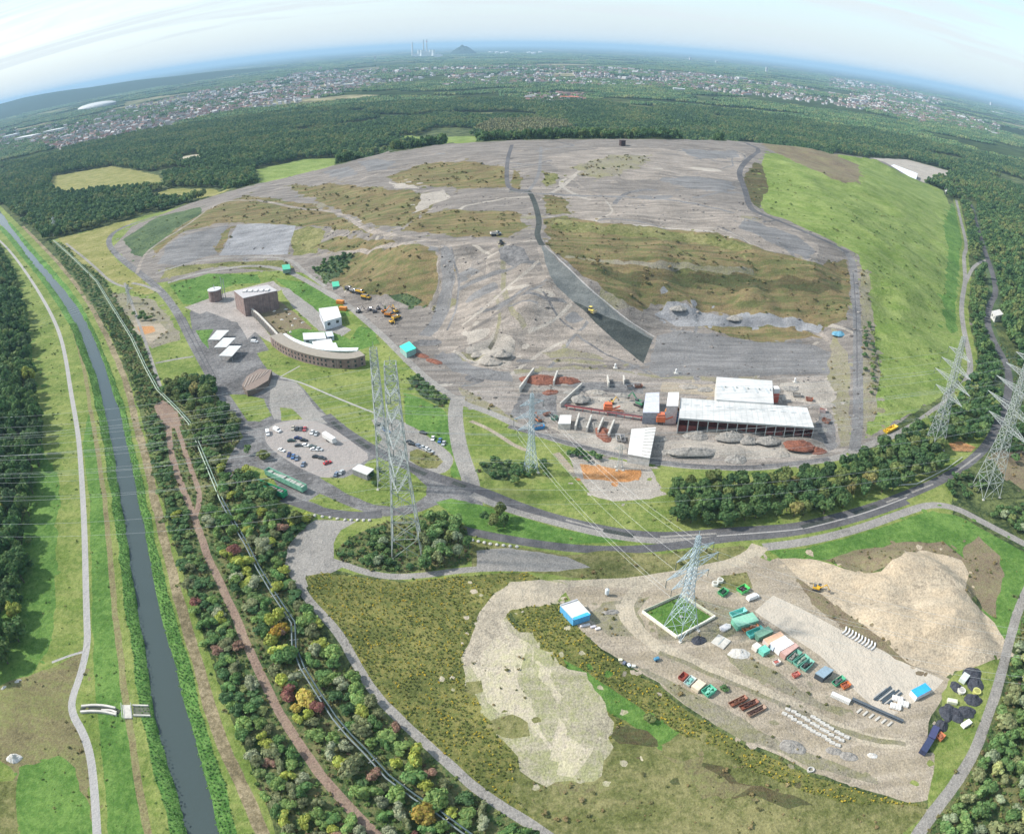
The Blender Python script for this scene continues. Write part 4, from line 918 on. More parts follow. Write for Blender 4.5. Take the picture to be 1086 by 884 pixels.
# trees past the limit, and the forest beyond: instances on points, one object for each mass
def gn_scatter(name, pts, scl, rot, idx, variants, kind='stuff'):
    me = bpy.data.meshes.new(name); me.from_pydata([tuple(p) for p in pts], [], [])
    a = me.attributes.new('s', 'FLOAT_VECTOR', 'POINT'); a.data.foreach_set('vector', np.asarray(scl, np.float32).ravel())
    a = me.attributes.new('r', 'FLOAT', 'POINT'); a.data.foreach_set('value', np.asarray(rot, np.float32))
    a = me.attributes.new('k', 'INT', 'POINT'); a.data.foreach_set('value', np.asarray(idx, np.int32))
    o = bpy.data.objects.new(name, me); COL.objects.link(o); o['kind'] = kind
    g = bpy.data.node_groups.new(name + "_nodes", 'GeometryNodeTree')
    g.interface.new_socket('Geometry', in_out='INPUT', socket_type='NodeSocketGeometry'); g.interface.new_socket('Geometry', in_out='OUTPUT', socket_type='NodeSocketGeometry')
    N = g.nodes.new; L = g.links.new; gi = N('NodeGroupInput'); go = N('NodeGroupOutput')
    iop = N('GeometryNodeInstanceOnPoints')
    join = N('GeometryNodeGeometryToInstance')
    for vo in reversed(variants):
        oi = N('GeometryNodeObjectInfo'); oi.inputs['Object'].default_value = vo; oi.inputs['As Instance'].default_value = True
        L(oi.outputs['Geometry'], join.inputs[0])
    def attr(n, t):
        q = N('GeometryNodeInputNamedAttribute'); q.data_type = t; q.inputs['Name'].default_value = n; return q.outputs['Attribute']
    comb = N('ShaderNodeCombineXYZ'); L(attr('r', 'FLOAT'), comb.inputs[2])
    L(gi.outputs[0], iop.inputs['Points']); L(join.outputs[0], iop.inputs['Instance']); iop.inputs['Pick Instance'].default_value = True
    L(attr('k', 'INT'), iop.inputs['Instance Index']); L(comb.outputs[0], iop.inputs['Rotation']); L(attr('s', 'FLOAT_VECTOR'), iop.inputs['Scale'])
    L(iop.outputs[0], go.inputs[0])
    md = o.modifiers.new("scatter", 'NODES'); md.node_group = g
    return o
LIB = bpy.data.collections.new("scatter_sources")       # source meshes, linked to no scene
def src(me):
    o = bpy.data.objects.new(me.name, me); LIB.objects.link(o); return o
def clump_mesh(name, seed, n, ncard, mat):
    rng = np.random.default_rng(seed); bm = bmesh.new(); val = []
    for i in range(n):
        a = rng.uniform(0, 6.28); d = math.sqrt(rng.random()) * 1.0; r = rng.uniform(.16, .30); h = rng.uniform(.24, .42)
        n0 = len(bm.faces); rr = bmesh.ops.create_icosphere(bm, subdivisions=2, radius=1)
        off = Vector((seed, i * 3.1, 0))
        for v in rr['verts']:
            q = 1 + .35 * mnoise.noise(v.co * 1.9 + off); v.co = Vector((math.cos(a) * d + v.co.x * r * q, math.sin(a) * d + v.co.y * r * q, h * .55 + v.co.z * h * .5 * q))
        val += [(rng.uniform(.1, .9), rng.random())] * (len(bm.faces) - n0)
    me = bpy.data.meshes.new(name); bm.to_mesh(me); bm.free(); me.materials.append(mat)
    at = me.attributes.new('leaf', 'FLOAT_COLOR', 'CORNER'); buf = []
    for p, (a, h) in zip(me.polygons, val): 
        b = a * random.uniform(.75, 1.25); buf += [b, b, b, h] * len(p.vertices)
    at.data.foreach_set('color', buf); return me
FOR_V = [src(crown_mesh("forest_tree", 50 + i, 9, 130, 1.3, .95, M_WOODLAND, size=.42)) for i in range(6)]
CLUMP_V = [src(clump_mesh("forest_clump", 70 + i, 13, 0, M_WOODLAND)) for i in range(5)]
PALE_V = [src(crown_mesh('grove_tree', 140 + i, 9, 130, 1.3, .95, simple_mat('grove_leaves', (.20, .20, .085), .8, 0, .3, .8), size=.42)) for i in range(2)]
TOWN = [P(150,118,165,108,215,96,250,92,300,82,345,72,400,78,400,92,330,100,290,106,240,118,200,130,165,128), P(262,98,300,80,345,76,390,82,378,98,300,112,262,116),
        P(730,95,760,84,830,88,900,104,950,112,985,122,980,134,930,118,880,112,820,104,760,100), P(690,82,740,78,790,84,770,92,700,90), P(-20,140,70,132,80,145,-10,165), P(560,100,620,100,620,110,556,112), P(880,82,940,92,1000,106,1000,112,930,104,880,92), P(30,150,120,118,200,100,300,84,400,74,470,72,470,80,380,96,280,112,150,140,60,160), P(470,72,560,70,640,72,760,80,760,96,660,92,560,90,470,92), P(900,100,980,112,1060,132,1060,144,980,128,900,114)]
TOWN_W = [[tuple(G(a, b)) for a, b in t] for t in TOWN]
def build_forest():
    rng = np.random.default_rng(21)
    # single trees
    sp = 7.6; gx = np.arange(-2700, 2700, sp); gy = np.arange(200, 2450, sp); XX, YY = np.meshgrid(gx, gy)
    X = (XX + rng.uniform(-.45, .45, XX.shape) * sp).ravel(); Y = (YY + rng.uniform(-.45, .45, YY.shape) * sp).ravel(); D = np.hypot(X, Y)
    m = (D < 2450) & (np.abs(X) < Y * 1.12 + 40); X, Y, D = X[m], Y[m], D[m]
    zi = zone_at(X, Y); ok = zi < 0
    heap_ok = np.array([True] * len(X))
    hp = [z for z in ZONES if z[0] == 'heap'][0][1]
    ok &= ~pip(hp, X, Y)
    # clearings
    nz = np.array([mnoise.noise(Vector((x / 260, y / 260, 7))) + .5 * mnoise.noise(Vector((x / 90, y / 90, 3))) for x, y in zip(X, Y)])
    ok &= nz > -.40
    for t in TOWN_W: ok &= ~(pip(t, X, Y) & (rng.random(len(X)) < .4))
    # keep clear of what is planted one by one and of the near ground
    ok &= (D > 430) | (X < -500)
    occ = set((int(q[0] // 7), int(q[1] // 7)) for q in CAND)
    ok &= np.array([(int(x // 7), int(y // 7)) not in occ for x, y in zip(X, Y)])
    roads = [l for l in LINES.values()]
    for ang in range(6):
        q = np.nonzero(ok & (X > X0) & (X < X1) & (Y < 2000))[0]; ca, sa = math.cos(ang * 1.047), math.sin(ang * 1.047)
        bad = zone_at(X[q] + 5.5 * ca, Y[q] + 5.5 * sa) >= 0; bad &= np.hypot(X[q], Y[q]) < 1500; ok[q[bad]] = False
    X, Y, nz = X[ok], Y[ok], nz[ok]; n = len(X)
    r = rng.uniform(3.3, 5.6, n); h = rng.uniform(9, 16, n) * (1 + .25 * np.clip(nz, -.5, .5))
    pts = [(x, y, hz(x, y) - .1) for x, y in zip(X, Y)]
    gn_scatter('forest', pts, np.column_stack([r, r, h / 2.2]), rng.uniform(0, 6.28, n), rng.integers(0, len(FOR_V), n), FOR_V)
    g_ = [tuple(G(a, b)) for a, b in P(505,141,520,133,560,131,600,134,606,140,560,146,520,147)]; q = blue_noise(g_, 7, rng); n2 = len(q)
    gn_scatter('pale_grove', [(x, y, 0) for x, y in q], [(5, 5, rng.uniform(7, 9)) for _ in q], rng.uniform(0, 6.28, n2), rng.integers(0, len(PALE_V), n2), PALE_V)
    print('forest trees', n)
    # clumps out to the horizon
    P2 = []; S2 = []
    for d0, d1, sp, sc_ in ((2430, 4200, 21, 17), (4200, 8000, 40, 30), (8000, 15000, 90, 62)):
        ng = int(d1 * 2 / sp); gx = np.arange(-d1, d1, sp); gy = np.arange(d0 * .55, d1, sp); XX, YY = np.meshgrid(gx, gy)
        X = (XX + rng.uniform(-.5, .5, XX.shape) * sp).ravel(); Y = (YY + rng.uniform(-.5, .5, YY.shape) * sp).ravel(); D = np.hypot(X, Y)
        m = (D >= d0) & (D < d1) & (np.abs(X) < Y * .98 + 50); X, Y = X[m], Y[m]
        nz = np.array([mnoise.noise(Vector((x / 900, y / 520, 2))) + .5 * mnoise.noise(Vector((x / 300, y / 200, 9))) for x, y in zip(X, Y)])
        ok = nz > (-.05 if d0 < 4000 else .02)
        for t in TOWN_W: ok &= ~(pip(t, X, Y) & (rng.random(len(X)) < .4))
        X, Y = X[ok], Y[ok]
        k = rng.uniform(.75, 1.25, len(X)) * sc_
        P2 += [(x, y, 0) for x, y in zip(X, Y)]; S2 += [(a, a, min(a, 24) * rng.uniform(.9, 1.3) * 1.2) for a in k]
    n = len(P2); print('clumps', n)
    gn_scatter('distant_woods', P2, S2, rng.uniform(0, 6.28, n), rng.integers(0, len(CLUMP_V), n), CLUMP_V)
    if REST:
        V = []; 
        n = len(REST)
        gn_scatter('shrubbery', [(q[0], q[1], q[2]) for q in REST], [(q[3], q[3], q[4] / 2.2) for q in REST], rng.uniform(0, 6.28, n), rng.integers(0, len(FOR_V), n), FOR_V)
    print('individual candidates', len(CAND), 'rest', len(REST))
build_forest()

def random_mat(name, stops, rough=.9):
    m, nt, b, N, L = new_mat(name); oi = N('ShaderNodeObjectInfo'); cr = N('ShaderNodeValToRGB'); e = cr.color_ramp.elements
    e[0].position = 0; e[0].color = (*stops[0], 1); e[1].position = 1; e[1].color = (*stops[-1], 1)
    for i, c in enumerate(stops[1:-1]): x = e.new((i + 1) / (len(stops) - 1)); x.color = (*c, 1)
    L(oi.outputs['Random'], cr.inputs[0]); L(cr.outputs[0], b.inputs['Base Color']); b.inputs['Roughness'].default_value = rough; b.inputs['Specular IOR Level'].default_value = .15; return m
# weeds with yellow flower heads on the fallow ground
def weed_mat():
    m, nt, b, N, L = new_mat("weeds")
    oi = N('ShaderNodeObjectInfo'); cr = N('ShaderNodeValToRGB'); e = cr.color_ramp.elements
    e[0].position = 0; e[0].color = (.10, .125, .035, 1); e[1].position = 1; e[1].color = (.46, .34, .045, 1)
    for p, c in ((.40, (.13, .16, .04, 1)), (.62, (.19, .20, .045, 1)), (.82, (.38, .32, .05, 1))):
        x = e.new(p); x.color = c
    L(oi.outputs['Random'], cr.inputs[0]); L(cr.outputs[0], b.inputs['Base Color']); b.inputs['Roughness'].default_value = .8; b.inputs['Specular IOR Level'].default_value = .1
    return m
M_WEED = weed_mat()
WEED_V = [src(crown_mesh("weed_tuft", 90 + i, 4, 22, .6, .8, M_WEED, core=True, size=.55)) for i in range(4)]
def build_weeds():
    rng = np.random.default_rng(8); zi = [i for i, z in enumerate(ZONES) if z[2] == 'weeds']
    pts = []
    for q in zi: pts += blue_noise(ZONES[q][1], 1.05, rng)
    X = np.array([p[0] for p in pts]); Y = np.array([p[1] for p in pts])
    k = np.isin(zone_at(X, Y), zi); X, Y = X[k], Y[k]
    nz = np.array([mnoise.noise(Vector((x / 18, y / 18, 4))) for x, y in zip(X, Y)]); k = rng.random(len(X)) < .78 + .5 * nz
    X, Y = X[k], Y[k]; n = len(X); r = rng.uniform(.34, .66, n)
    gn_scatter('weeds', [(x, y, hz(x, y)) for x, y in zip(X, Y)], np.column_stack([r, r, r * rng.uniform(.8, 1.2, n)]), rng.uniform(0, 6.28, n), rng.integers(0, 4, n), WEED_V)
    print('weeds', n)
    # low undergrowth in the wood strips and reeds on the canal banks
    for nm, group_, lib in (('undergrowth', (('under', 2.0), ('darkgreen', 3.0)), LOW_V), ('bank_reeds', (('bank', 1.0),), REED_V)):
     pts = []
     for st, sp in group_:
         for i, z in enumerate(ZONES):
             if z[2] != st: continue
             q = blue_noise(z[1], sp, rng)
             q = [p for p in q if math.hypot(*p) < 620]
             if not q: continue
             kk = zone_at([p[0] for p in q], [p[1] for p in q]) == i
             pts += [(p[0], p[1], .5 if st == 'bank' else 1.0) for p, w in zip(q, kk) if w]
     n = len(pts); s = np.array([p[2] for p in pts]) * rng.uniform(.6, 1.2, n)
     gn_scatter(nm, [(p[0], p[1], hz(p[0], p[1]) - (.0)) for p in pts], np.column_stack([s, s, s * .8]), rng.uniform(0, 6.28, n), rng.integers(0, len(lib), n), lib)
     print(nm, n)
M_REED = simple_mat('reeds', (.095, .190, .045), .8, 0, .3, 1.5)
REED_V = [src(crown_mesh('reed_tuft', 120 + i, 4, 26, .6, .8, M_REED, core=True, size=.55)) for i in range(4)]
LOW_V = [src(crown_mesh("low_plant", 110 + i, 4, 26, .6, .8, random_mat('undergrowth_leaves', ((.06,.11,.03),(.09,.15,.04),(.13,.17,.05),(.17,.16,.06),(.10,.07,.045))), core=True, size=.55)) for i in range(4)]
build_weeds()

# loose stones on the tipped ground, dry tufts on the heath
def rock_mesh(name, seed, mat):
    bm = bmesh.new(); bmesh.ops.create_icosphere(bm, subdivisions=1, radius=1); off = Vector((seed * 5.3, 1, 0))
    for v in bm.verts: v.co *= 1 + .4 * mnoise.noise(v.co * 1.4 + off); v.co.z *= .65
    me = bpy.data.meshes.new(name); bm.to_mesh(me); bm.free(); me.materials.append(mat); return me
def build_scatter():
    rng = np.random.default_rng(77)
    ROCK = [src(rock_mesh('loose_stone', i, random_mat('loose_stones', ((.075,.068,.064),(.13,.118,.110),(.20,.18,.165),(.30,.27,.24))))) for i in range(3)]
    TUFT = [src(crown_mesh('dry_tuft', 160 + i, 4, 24, .6, .8, random_mat('dry_tufts', ((.07,.085,.03),(.13,.125,.05),(.20,.15,.07),(.24,.20,.10))), size=.55)) for i in range(3)]
    GT = [src(crown_mesh('grass_tuft', 170 + i, 4, 24, .6, .8, random_mat('grass_tufts', ((.055,.095,.025),(.09,.15,.035),(.15,.20,.05),(.19,.20,.07))), size=.55)) for i in range(3)]
    def go(name, styles, n, dmax, r0, r1, lib, flat):
        X = rng.uniform(-700, 900, n * 9); Y = rng.uniform(90, 1050, n * 9); D = np.hypot(X, Y); w = rng.random(n * 9) < np.clip(260 / D, .12, 1) ** 1.3; m = (D < dmax) & (np.abs(X) < Y * .9 + 60) & w; X, Y = X[m], Y[m]
        zi = zone_at(X, Y); st = np.array([ZONES[k][2] if k >= 0 else '' for k in zi]); ok = np.isin(st, list(styles))
        nz = np.array([mnoise.noise(Vector((x / 25, y / 25, 6))) + .6 * mnoise.noise(Vector((x / 7, y / 7, 2))) for x, y in zip(X[ok], Y[ok])]); q = nz > -.05
        X, Y = X[ok][q][:n], Y[ok][q][:n]; D = np.hypot(X, Y); k = len(X); r = rng.uniform(r0, r1, k) * (rng.random(k) ** 1.5 + .35) * np.clip(D / 350, .8, 1.9)
        gn_scatter(name, [(x, y, hz(x, y)) for x, y in zip(X, Y)], np.column_stack([r, r, r * flat]), rng.uniform(0, 6.28, k), rng.integers(0, 3, k), lib); print(name, k)
    go('loose_rubble', {'rubble', 'rubblel', 'pale', 'yard', 'slab', 'bluegrey'}, 6500, 700, .4, 1.0, ROCK, .8)
    go('dry_grass_tufts', {'heath', 'heathd', 'dirtg', 'olive', 'sandp', 'brown', 'drygrass'}, 11000, 950, .5, 1.25, TUFT, .7)
    go('meadow_tufts', {'hill', 'grass', 'lush', 'yellow', 'darkgreen'}, 9000, 900, .35, .9, GT, .55)
build_scatter()

# ------------------------------------------------------------------ haze
def build_haze():
    m = bpy.data.materials.new("haze_air"); m.use_nodes = True; nt = m.node_tree; nt.nodes.clear()
    o = nt.nodes.new('ShaderNodeOutputMaterial'); v = nt.nodes.new('ShaderNodeVolumePrincipled'); nt.links.new(v.outputs[0], o.inputs['Volume'])
    v.inputs['Color'].default_value = (.46, .71, .94, 1); v.inputs['Density'].default_value = HAZE; v.inputs['Anisotropy'].default_value = 0.0
    bm = bmesh.new(); bmesh.ops.create_cube(bm, size=1)
    for q in bm.verts: q.co = Vector((q.co.x * 120000, q.co.y * 120000, -6 if q.co.z < 0 else HAZE_TOP))
    me = bpy.data.meshes.new("haze"); bm.to_mesh(me); bm.free(); me.materials.append(m)
    ob = bpy.data.objects.new("haze", me); COL.objects.link(ob); ob['kind'] = 'stuff'
HAZE = 0.5 / 7800; HAZE_TOP = 300
build_haze()
# ------------------------------------------------------------------ shape helpers
M_PAINT = simple_mat("painted_metal", (1, 1, 1), .55, 0, .16, .8, True)
M_MATTE = simple_mat("matte_surface", (1, 1, 1), .9, 0, .25, .9, True, .2)
M_STEEL = simple_mat("galvanised_steel", (.38, .41, .40), .5, .2, .12, .4)
M_STEELB = simple_mat("blue_grey_steel", (.38, .47, .52), .5, .2, .12, .4)
M_CABLE = simple_mat('aluminium_cable', (.42, .44, .44), .5, .2, .05, 1)
M_RUBBER = simple_mat("rubber", (.03, .03, .032), .85, 0, .2, 3)
M_GLASS = simple_mat("dark_glass", (.035, .045, .055), .12, 0, .1, 2, False, .6)
M_GLASS2 = simple_mat('skylight_sheet', (.40, .43, .44), .3, 0, .1, 1)
M_CONC = simple_mat("concrete", (.46, .44, .40), .9, 0, .22, .5)
M_WHITE = simple_mat("white_sheeting", (.50, .50, .49), .6, 0, .20, .12)
M_DARK = simple_mat("dark_interior", (.05, .04, .038), .9, 0, .3, 1)
M_RED = simple_mat("rust_red_wall", (.22, .065, .05), .85, 0, .3, .6)
M_INSUL = simple_mat("insulator_glass", (.06, .09, .09), .3, 0, .1, 2)
def brick_mat():
    m, nt, b, N, L = new_mat("brickwork"); tc = N('ShaderNodeTexCoord'); k = N('ShaderNodeTexBrick')
    k.inputs['Color1'].default_value = (.215, .135, .115, 1); k.inputs['Color2'].default_value = (.170, .115, .105, 1); k.inputs['Mortar'].default_value = (.28, .25, .23, 1)
    k.inputs['Scale'].default_value = .9; n = N('ShaderNodeTexNoise'); n.inputs['Scale'].default_value = .35; n.inputs['Detail'].default_value = 5; L(tc.outputs['Object'], n.inputs['Vector'])
    L(tc.outputs['Object'], k.inputs['Vector']); r = N('ShaderNodeMapRange'); r.inputs[1].default_value = .3; r.inputs[2].default_value = .7; r.inputs[3].default_value = .75; r.inputs[4].default_value = 1.25; L(n.outputs[0], r.inputs[0])
    hs = N('ShaderNodeHueSaturation'); L(k.outputs[0], hs.inputs['Color']); L(r.outputs[0], hs.inputs['Value']); L(hs.outputs[0], b.inputs['Base Color']); b.inputs['Roughness'].default_value = .9
    return m
M_BRICK = brick_mat()
def rock_mat(name, a, c):
    m, nt, b, N, L = new_mat(name); g = N('ShaderNodeTexCoord'); n = N('ShaderNodeTexNoise'); n.inputs['Scale'].default_value = .9; n.inputs['Detail'].default_value = 7; n.inputs['Roughness'].default_value = .75
    L(g.outputs['Object'], n.inputs['Vector']); cr = N('ShaderNodeValToRGB'); cr.color_ramp.elements[0].position = .38; cr.color_ramp.elements[1].position = .62
    cr.color_ramp.elements[0].color = (*a, 1); cr.color_ramp.elements[1].color = (*c, 1); L(n.outputs[0], cr.inputs[0]); L(cr.outputs[0], b.inputs['Base Color']); b.inputs['Roughness'].default_value = .95
    bp = N('ShaderNodeBump'); bp.inputs['Distance'].default_value = .4; L(n.outputs[0], bp.inputs['Height']); L(bp.outputs[0], b.inputs['Normal']); return m
M_SCRAP = rock_mat("red_rubble", (.10, .035, .022), (.26, .10, .06)); M_GREYPILE = rock_mat("grey_gravel", (.15, .14, .13), (.33, .31, .28)); M_STONE = rock_mat("pale_stone", (.42, .39, .34), (.54, .54, .53)); M_PALE = rock_mat("pale_rubble", (.21, .19, .165), (.36, .325, .285)); M_TARP = rock_mat("dark_plastic_sheet", (.018, .020, .030), (.06, .065, .08))
MULTI = {'rib', 'roof_seams', 'load', 'push_arm', 'ladder', 'roof_beams', 'railing'}
class MB:
    def __init__(s): s.bm = bmesh.new()
    def box(s, x0, x1, y0, y1, z0, z1, rz=0, piv=(0, 0), ch=0.0):
        r = bmesh.ops.create_cube(s.bm, size=1); c = Vector(((x0 + x1) / 2, (y0 + y1) / 2, (z0 + z1) / 2))
        for v in r['verts']: v.co = Vector((v.co.x * (x1 - x0), v.co.y * (y1 - y0), v.co.z * (z1 - z0))) + c
        if ch: bmesh.ops.bevel(s.bm, geom=[e for e in s.bm.edges if e.verts[0] in set(r['verts'])], offset=ch, segments=1, affect='EDGES')
        return s
    def bar(s, a, b, w, n=4, w2=None):
        a = Vector(a); b = Vector(b); d = b - a
        if d.length < 1e-6: return s
        q = d.to_track_quat('Z', 'Y'); w2 = w if w2 is None else w2
        A = [s.bm.verts.new(a + q @ Vector((w * math.cos(2 * math.pi * (i + .5) / n), w * math.sin(2 * math.pi * (i + .5) / n), 0))) for i in range(n)]
        B = [s.bm.verts.new(b + q @ Vector((w2 * math.cos(2 * math.pi * (i + .5) / n), w2 * math.sin(2 * math.pi * (i + .5) / n), 0))) for i in range(n)]
        for i in range(n): s.bm.faces.new((A[i], A[(i + 1) % n], B[(i + 1) % n], B[i]))
        s.bm.faces.new(A[::-1]); s.bm.faces.new(B); return s
    def path(s, pts, w, n=6):
        rings = []; pts = [Vector(p) for p in pts]
        for i, p in enumerate(pts):
            d = (pts[min(i + 1, len(pts) - 1)] - pts[max(i - 1, 0)]); q = d.to_track_quat('Z', 'Y')
            rings.append([s.bm.verts.new(p + q @ Vector((w * math.cos(2 * math.pi * k / n), w * math.sin(2 * math.pi * k / n), 0))) for k in range(n)])
        for a, b in zip(rings, rings[1:]):
            best = min(range(n), key=lambda o: sum((a[k].co - b[(k + o) % n].co).length for k in range(n)))
            for k in range(n): s.bm.faces.new((a[k], a[(k + 1) % n], b[(k + 1 + best) % n], b[(k + best) % n]))
        return s
    def prism(s, poly, z0, z1, z1s=None, cap=True, base=True):
        A = [s.bm.verts.new((p[0], p[1], z0 if not callable(z0) else z0(*p))) for p in poly]; B = [s.bm.verts.new((p[0], p[1], z1 if z1s is None else z1s[i])) for i, p in enumerate(poly)]; n = len(poly)
        ar = sum(poly[i][0] * poly[(i + 1) % n][1] - poly[(i + 1) % n][0] * poly[i][1] for i in range(n))
        if ar < 0: A.reverse(); B.reverse()
        for i in range(n): s.bm.faces.new((A[i], A[(i + 1) % n], B[(i + 1) % n], B[i]))
        if cap: s.bm.faces.new(B)
        if base: s.bm.faces.new(A[::-1])
        return s
    def cyl(s, x, y, z0, z1, r, n=12, r2=None):
        return s.bar((x, y, z0), (x, y, z1), r, n, r2)
    def wheel(s, x, y, z, r, w, n=10): return s.bar((x, y - w / 2, z), (x, y + w / 2, z), r, n)
    def mesh(s, name, mat):
        me = bpy.data.meshes.new(name); s.bm.to_mesh(me); s.bm.free(); me.materials.append(mat); return me
    def part(s, name, mat, parent, color=None):
        multi = name in MULTI; o = child(name, s.mesh(name, mat), parent, color)
        if multi: o['kind'] = 'stuff'
        return o
    def solo(s, name, mat, label, cat, color=None, group=None, loc=(0, 0, 0), rz=0):
        o = bpy.data.objects.new(name, s.mesh(name, mat)); COL.objects.link(o); o.location = loc; o.rotation_euler = (0, 0, rz); o['label'] = label; o['category'] = cat
        if group: o['group'] = group
        if color: o.color = (*color, 1)
        return o
def axis(a, b):                                           # two photo points on the ground -> middle, heading, length
    p = Vector(T(*a)); q = Vector(T(*b)); m = (p + q) / 2; d = q - p
    return (m.x, m.y, hz(m.x, m.y)), math.atan2(d.y, d.x), math.hypot(d.x, d.y)
def copy_thing(o, loc, rz, label, color=None, name=None):
    r = o.copy(); COL.objects.link(r); r.location = loc; r.rotation_euler = (0, 0, rz); r['label'] = label
    def rec(s, d):
        for ch in s.children:
            c = ch.copy(); COL.objects.link(c); c.parent = d
            if color and c.get('tint'): c.color = (*color, 1)
            rec(ch, c)
    rec(o, r); return r

# ------------------------------------------------------------------ lattice pylons and their cables
TIPS = {}; TAGS = {}
def pylon(key, label, px, h, bw, ww, arms, az, mat, wmul=1.0, tw=.9):
    x, y, z = T(*px); t = thing('power_pylon', label, 'pylon', (x, y, z), az, 'lattice pylons carrying the power lines')
    def half(zz):                                         # half width of the body at height zz
        k = zz / h; kw = .42
        return bw + (ww - bw) * min(1, k / kw) if k < kw else ww + (tw - ww) * (k - kw) / (1 - kw)
    lv = [0.0]; 
    while lv[-1] < h - 2.0: lv.append(min(h - 1.0, lv[-1] + max(2.2, half(lv[-1]) * 1.55)))
    W = .16 * wmul
    for sx in (-1, 1):
        for sy in (-1, 1):
            m = MB()
            for a, b in zip(lv, lv[1:]): m.bar((sx * half(a), sy * half(a), a), (sx * half(b), sy * half(b), b), W * (1.2 - .5 * a / h))
            m.part('leg', mat, t)
            MB().box(sx * bw - .6, sx * bw + .6, sy * bw - .6, sy * bw + .6, -.4, .35, ch=.08).part('footing', M_CONC, t)
    m = MB(); w = W * .55
    for a, b in zip(lv, lv[1:]):
        for (ux, uy, vx, vy) in ((-1, -1, 1, -1), (1, -1, 1, 1), (1, 1, -1, 1), (-1, 1, -1, -1)):
            ha, hb = half(a), half(b)
            m.bar((ux * ha, uy * ha, a), (vx * hb, vy * hb, b), w); m.bar((vx * ha, vy * ha, a), (ux * hb, uy * hb, b), w)
            m.bar((ux * hb, uy * hb, b), (vx * hb, vy * hb, b), w)
            if ha > 2.6: m.bar(((ux + vx) * ha / 2, (uy + vy) * ha / 2, a), ((ux * hb + vx * ha) / 2, (uy * hb + vy * ha) / 2, (a + b) / 2), w * .8)
    o = m.part('bracing', mat, t); o['kind'] = 'stuff'
    MB().bar((0, 0, h - 1), (0, 0, h + 1.5), W * .6).bar((-half(h - 1), 0, h - 1), (half(h - 1), 0, h - 1), w).part('peak', mat, t)
    TIPS[key] = []; TAGS[key] = []; LVW = {1: ['only'], 2: ['lower', 'upper'], 3: ['lowest', 'middle', 'topmost'], 4: ['lowest', 'second', 'third', 'topmost'], 5: ['lowest', 'second', 'third', 'fourth', 'topmost']}[len(arms)]
    R_ = Matrix.Rotation(az, 3, 'Z')
    for ai, (za, La) in enumerate(arms):
        for s in (-1, 1):
            m = MB(); hb = half(za); ht = half(min(h - 1, za + 2.4)); tip = Vector((s * La, 0, za + .4))
            for sy in (-1, 1):
                m.bar((s * hb, sy * hb, za), tip, W * .62); m.bar((s * ht, sy * ht, za + 2.4), tip, W * .55)
            n = max(3, int(La / 2.6))
            for i in range(n):
                f0 = i / n; f1 = (i + 1) / n
                P0 = [Vector((s * hb, sy * hb, za)).lerp(tip, f0) for sy in (-1, 1)]; P1 = [Vector((s * hb, sy * hb, za)).lerp(tip, f1) for sy in (-1, 1)]; Q0 = [Vector((s * ht, sy * ht, za + 2.4)).lerp(tip, f0) for sy in (-1, 1)]
                m.bar(P0[0], P1[1], w * .8); m.bar(P0[1], P1[0], w * .8)
                for k in (0, 1): m.bar(Q0[k], P1[k], w * .8); m.bar(Q0[k], P0[k], w * .8)
            arm = m.part('cross_arm', mat, t)
            for fr in (1.0,):
                mi = MB(); pz = za + .4 - .1; xx = s * La * fr
                for k in range(7): mi.cyl(xx, 0, pz - .45 * k - .40, pz - .45 * k, .11 * wmul + .05, 8, .05)
                mi.part('insulator', M_INSUL, arm)
                q = R_ @ Vector((xx, 0, pz - 3.2)); TIPS[key].append((x + q.x, y + q.y, z + q.z)); TAGS[key].append(f"{LVW[ai]} {'far' if s > 0 else 'near'}")
    return t
def cable(p, q, sag, label, group, r=.040):
    p = Vector(p); q = Vector(q); n = 22; pts = []
    for i in range(n + 1):
        f = i / n; v = p.lerp(q, f); v.z -= 4 * sag * f * (1 - f); pts.append(v)
    m = MB(); m.path(pts, r, 4); m.solo('power_cable', M_CABLE, label, 'cable', None, group)
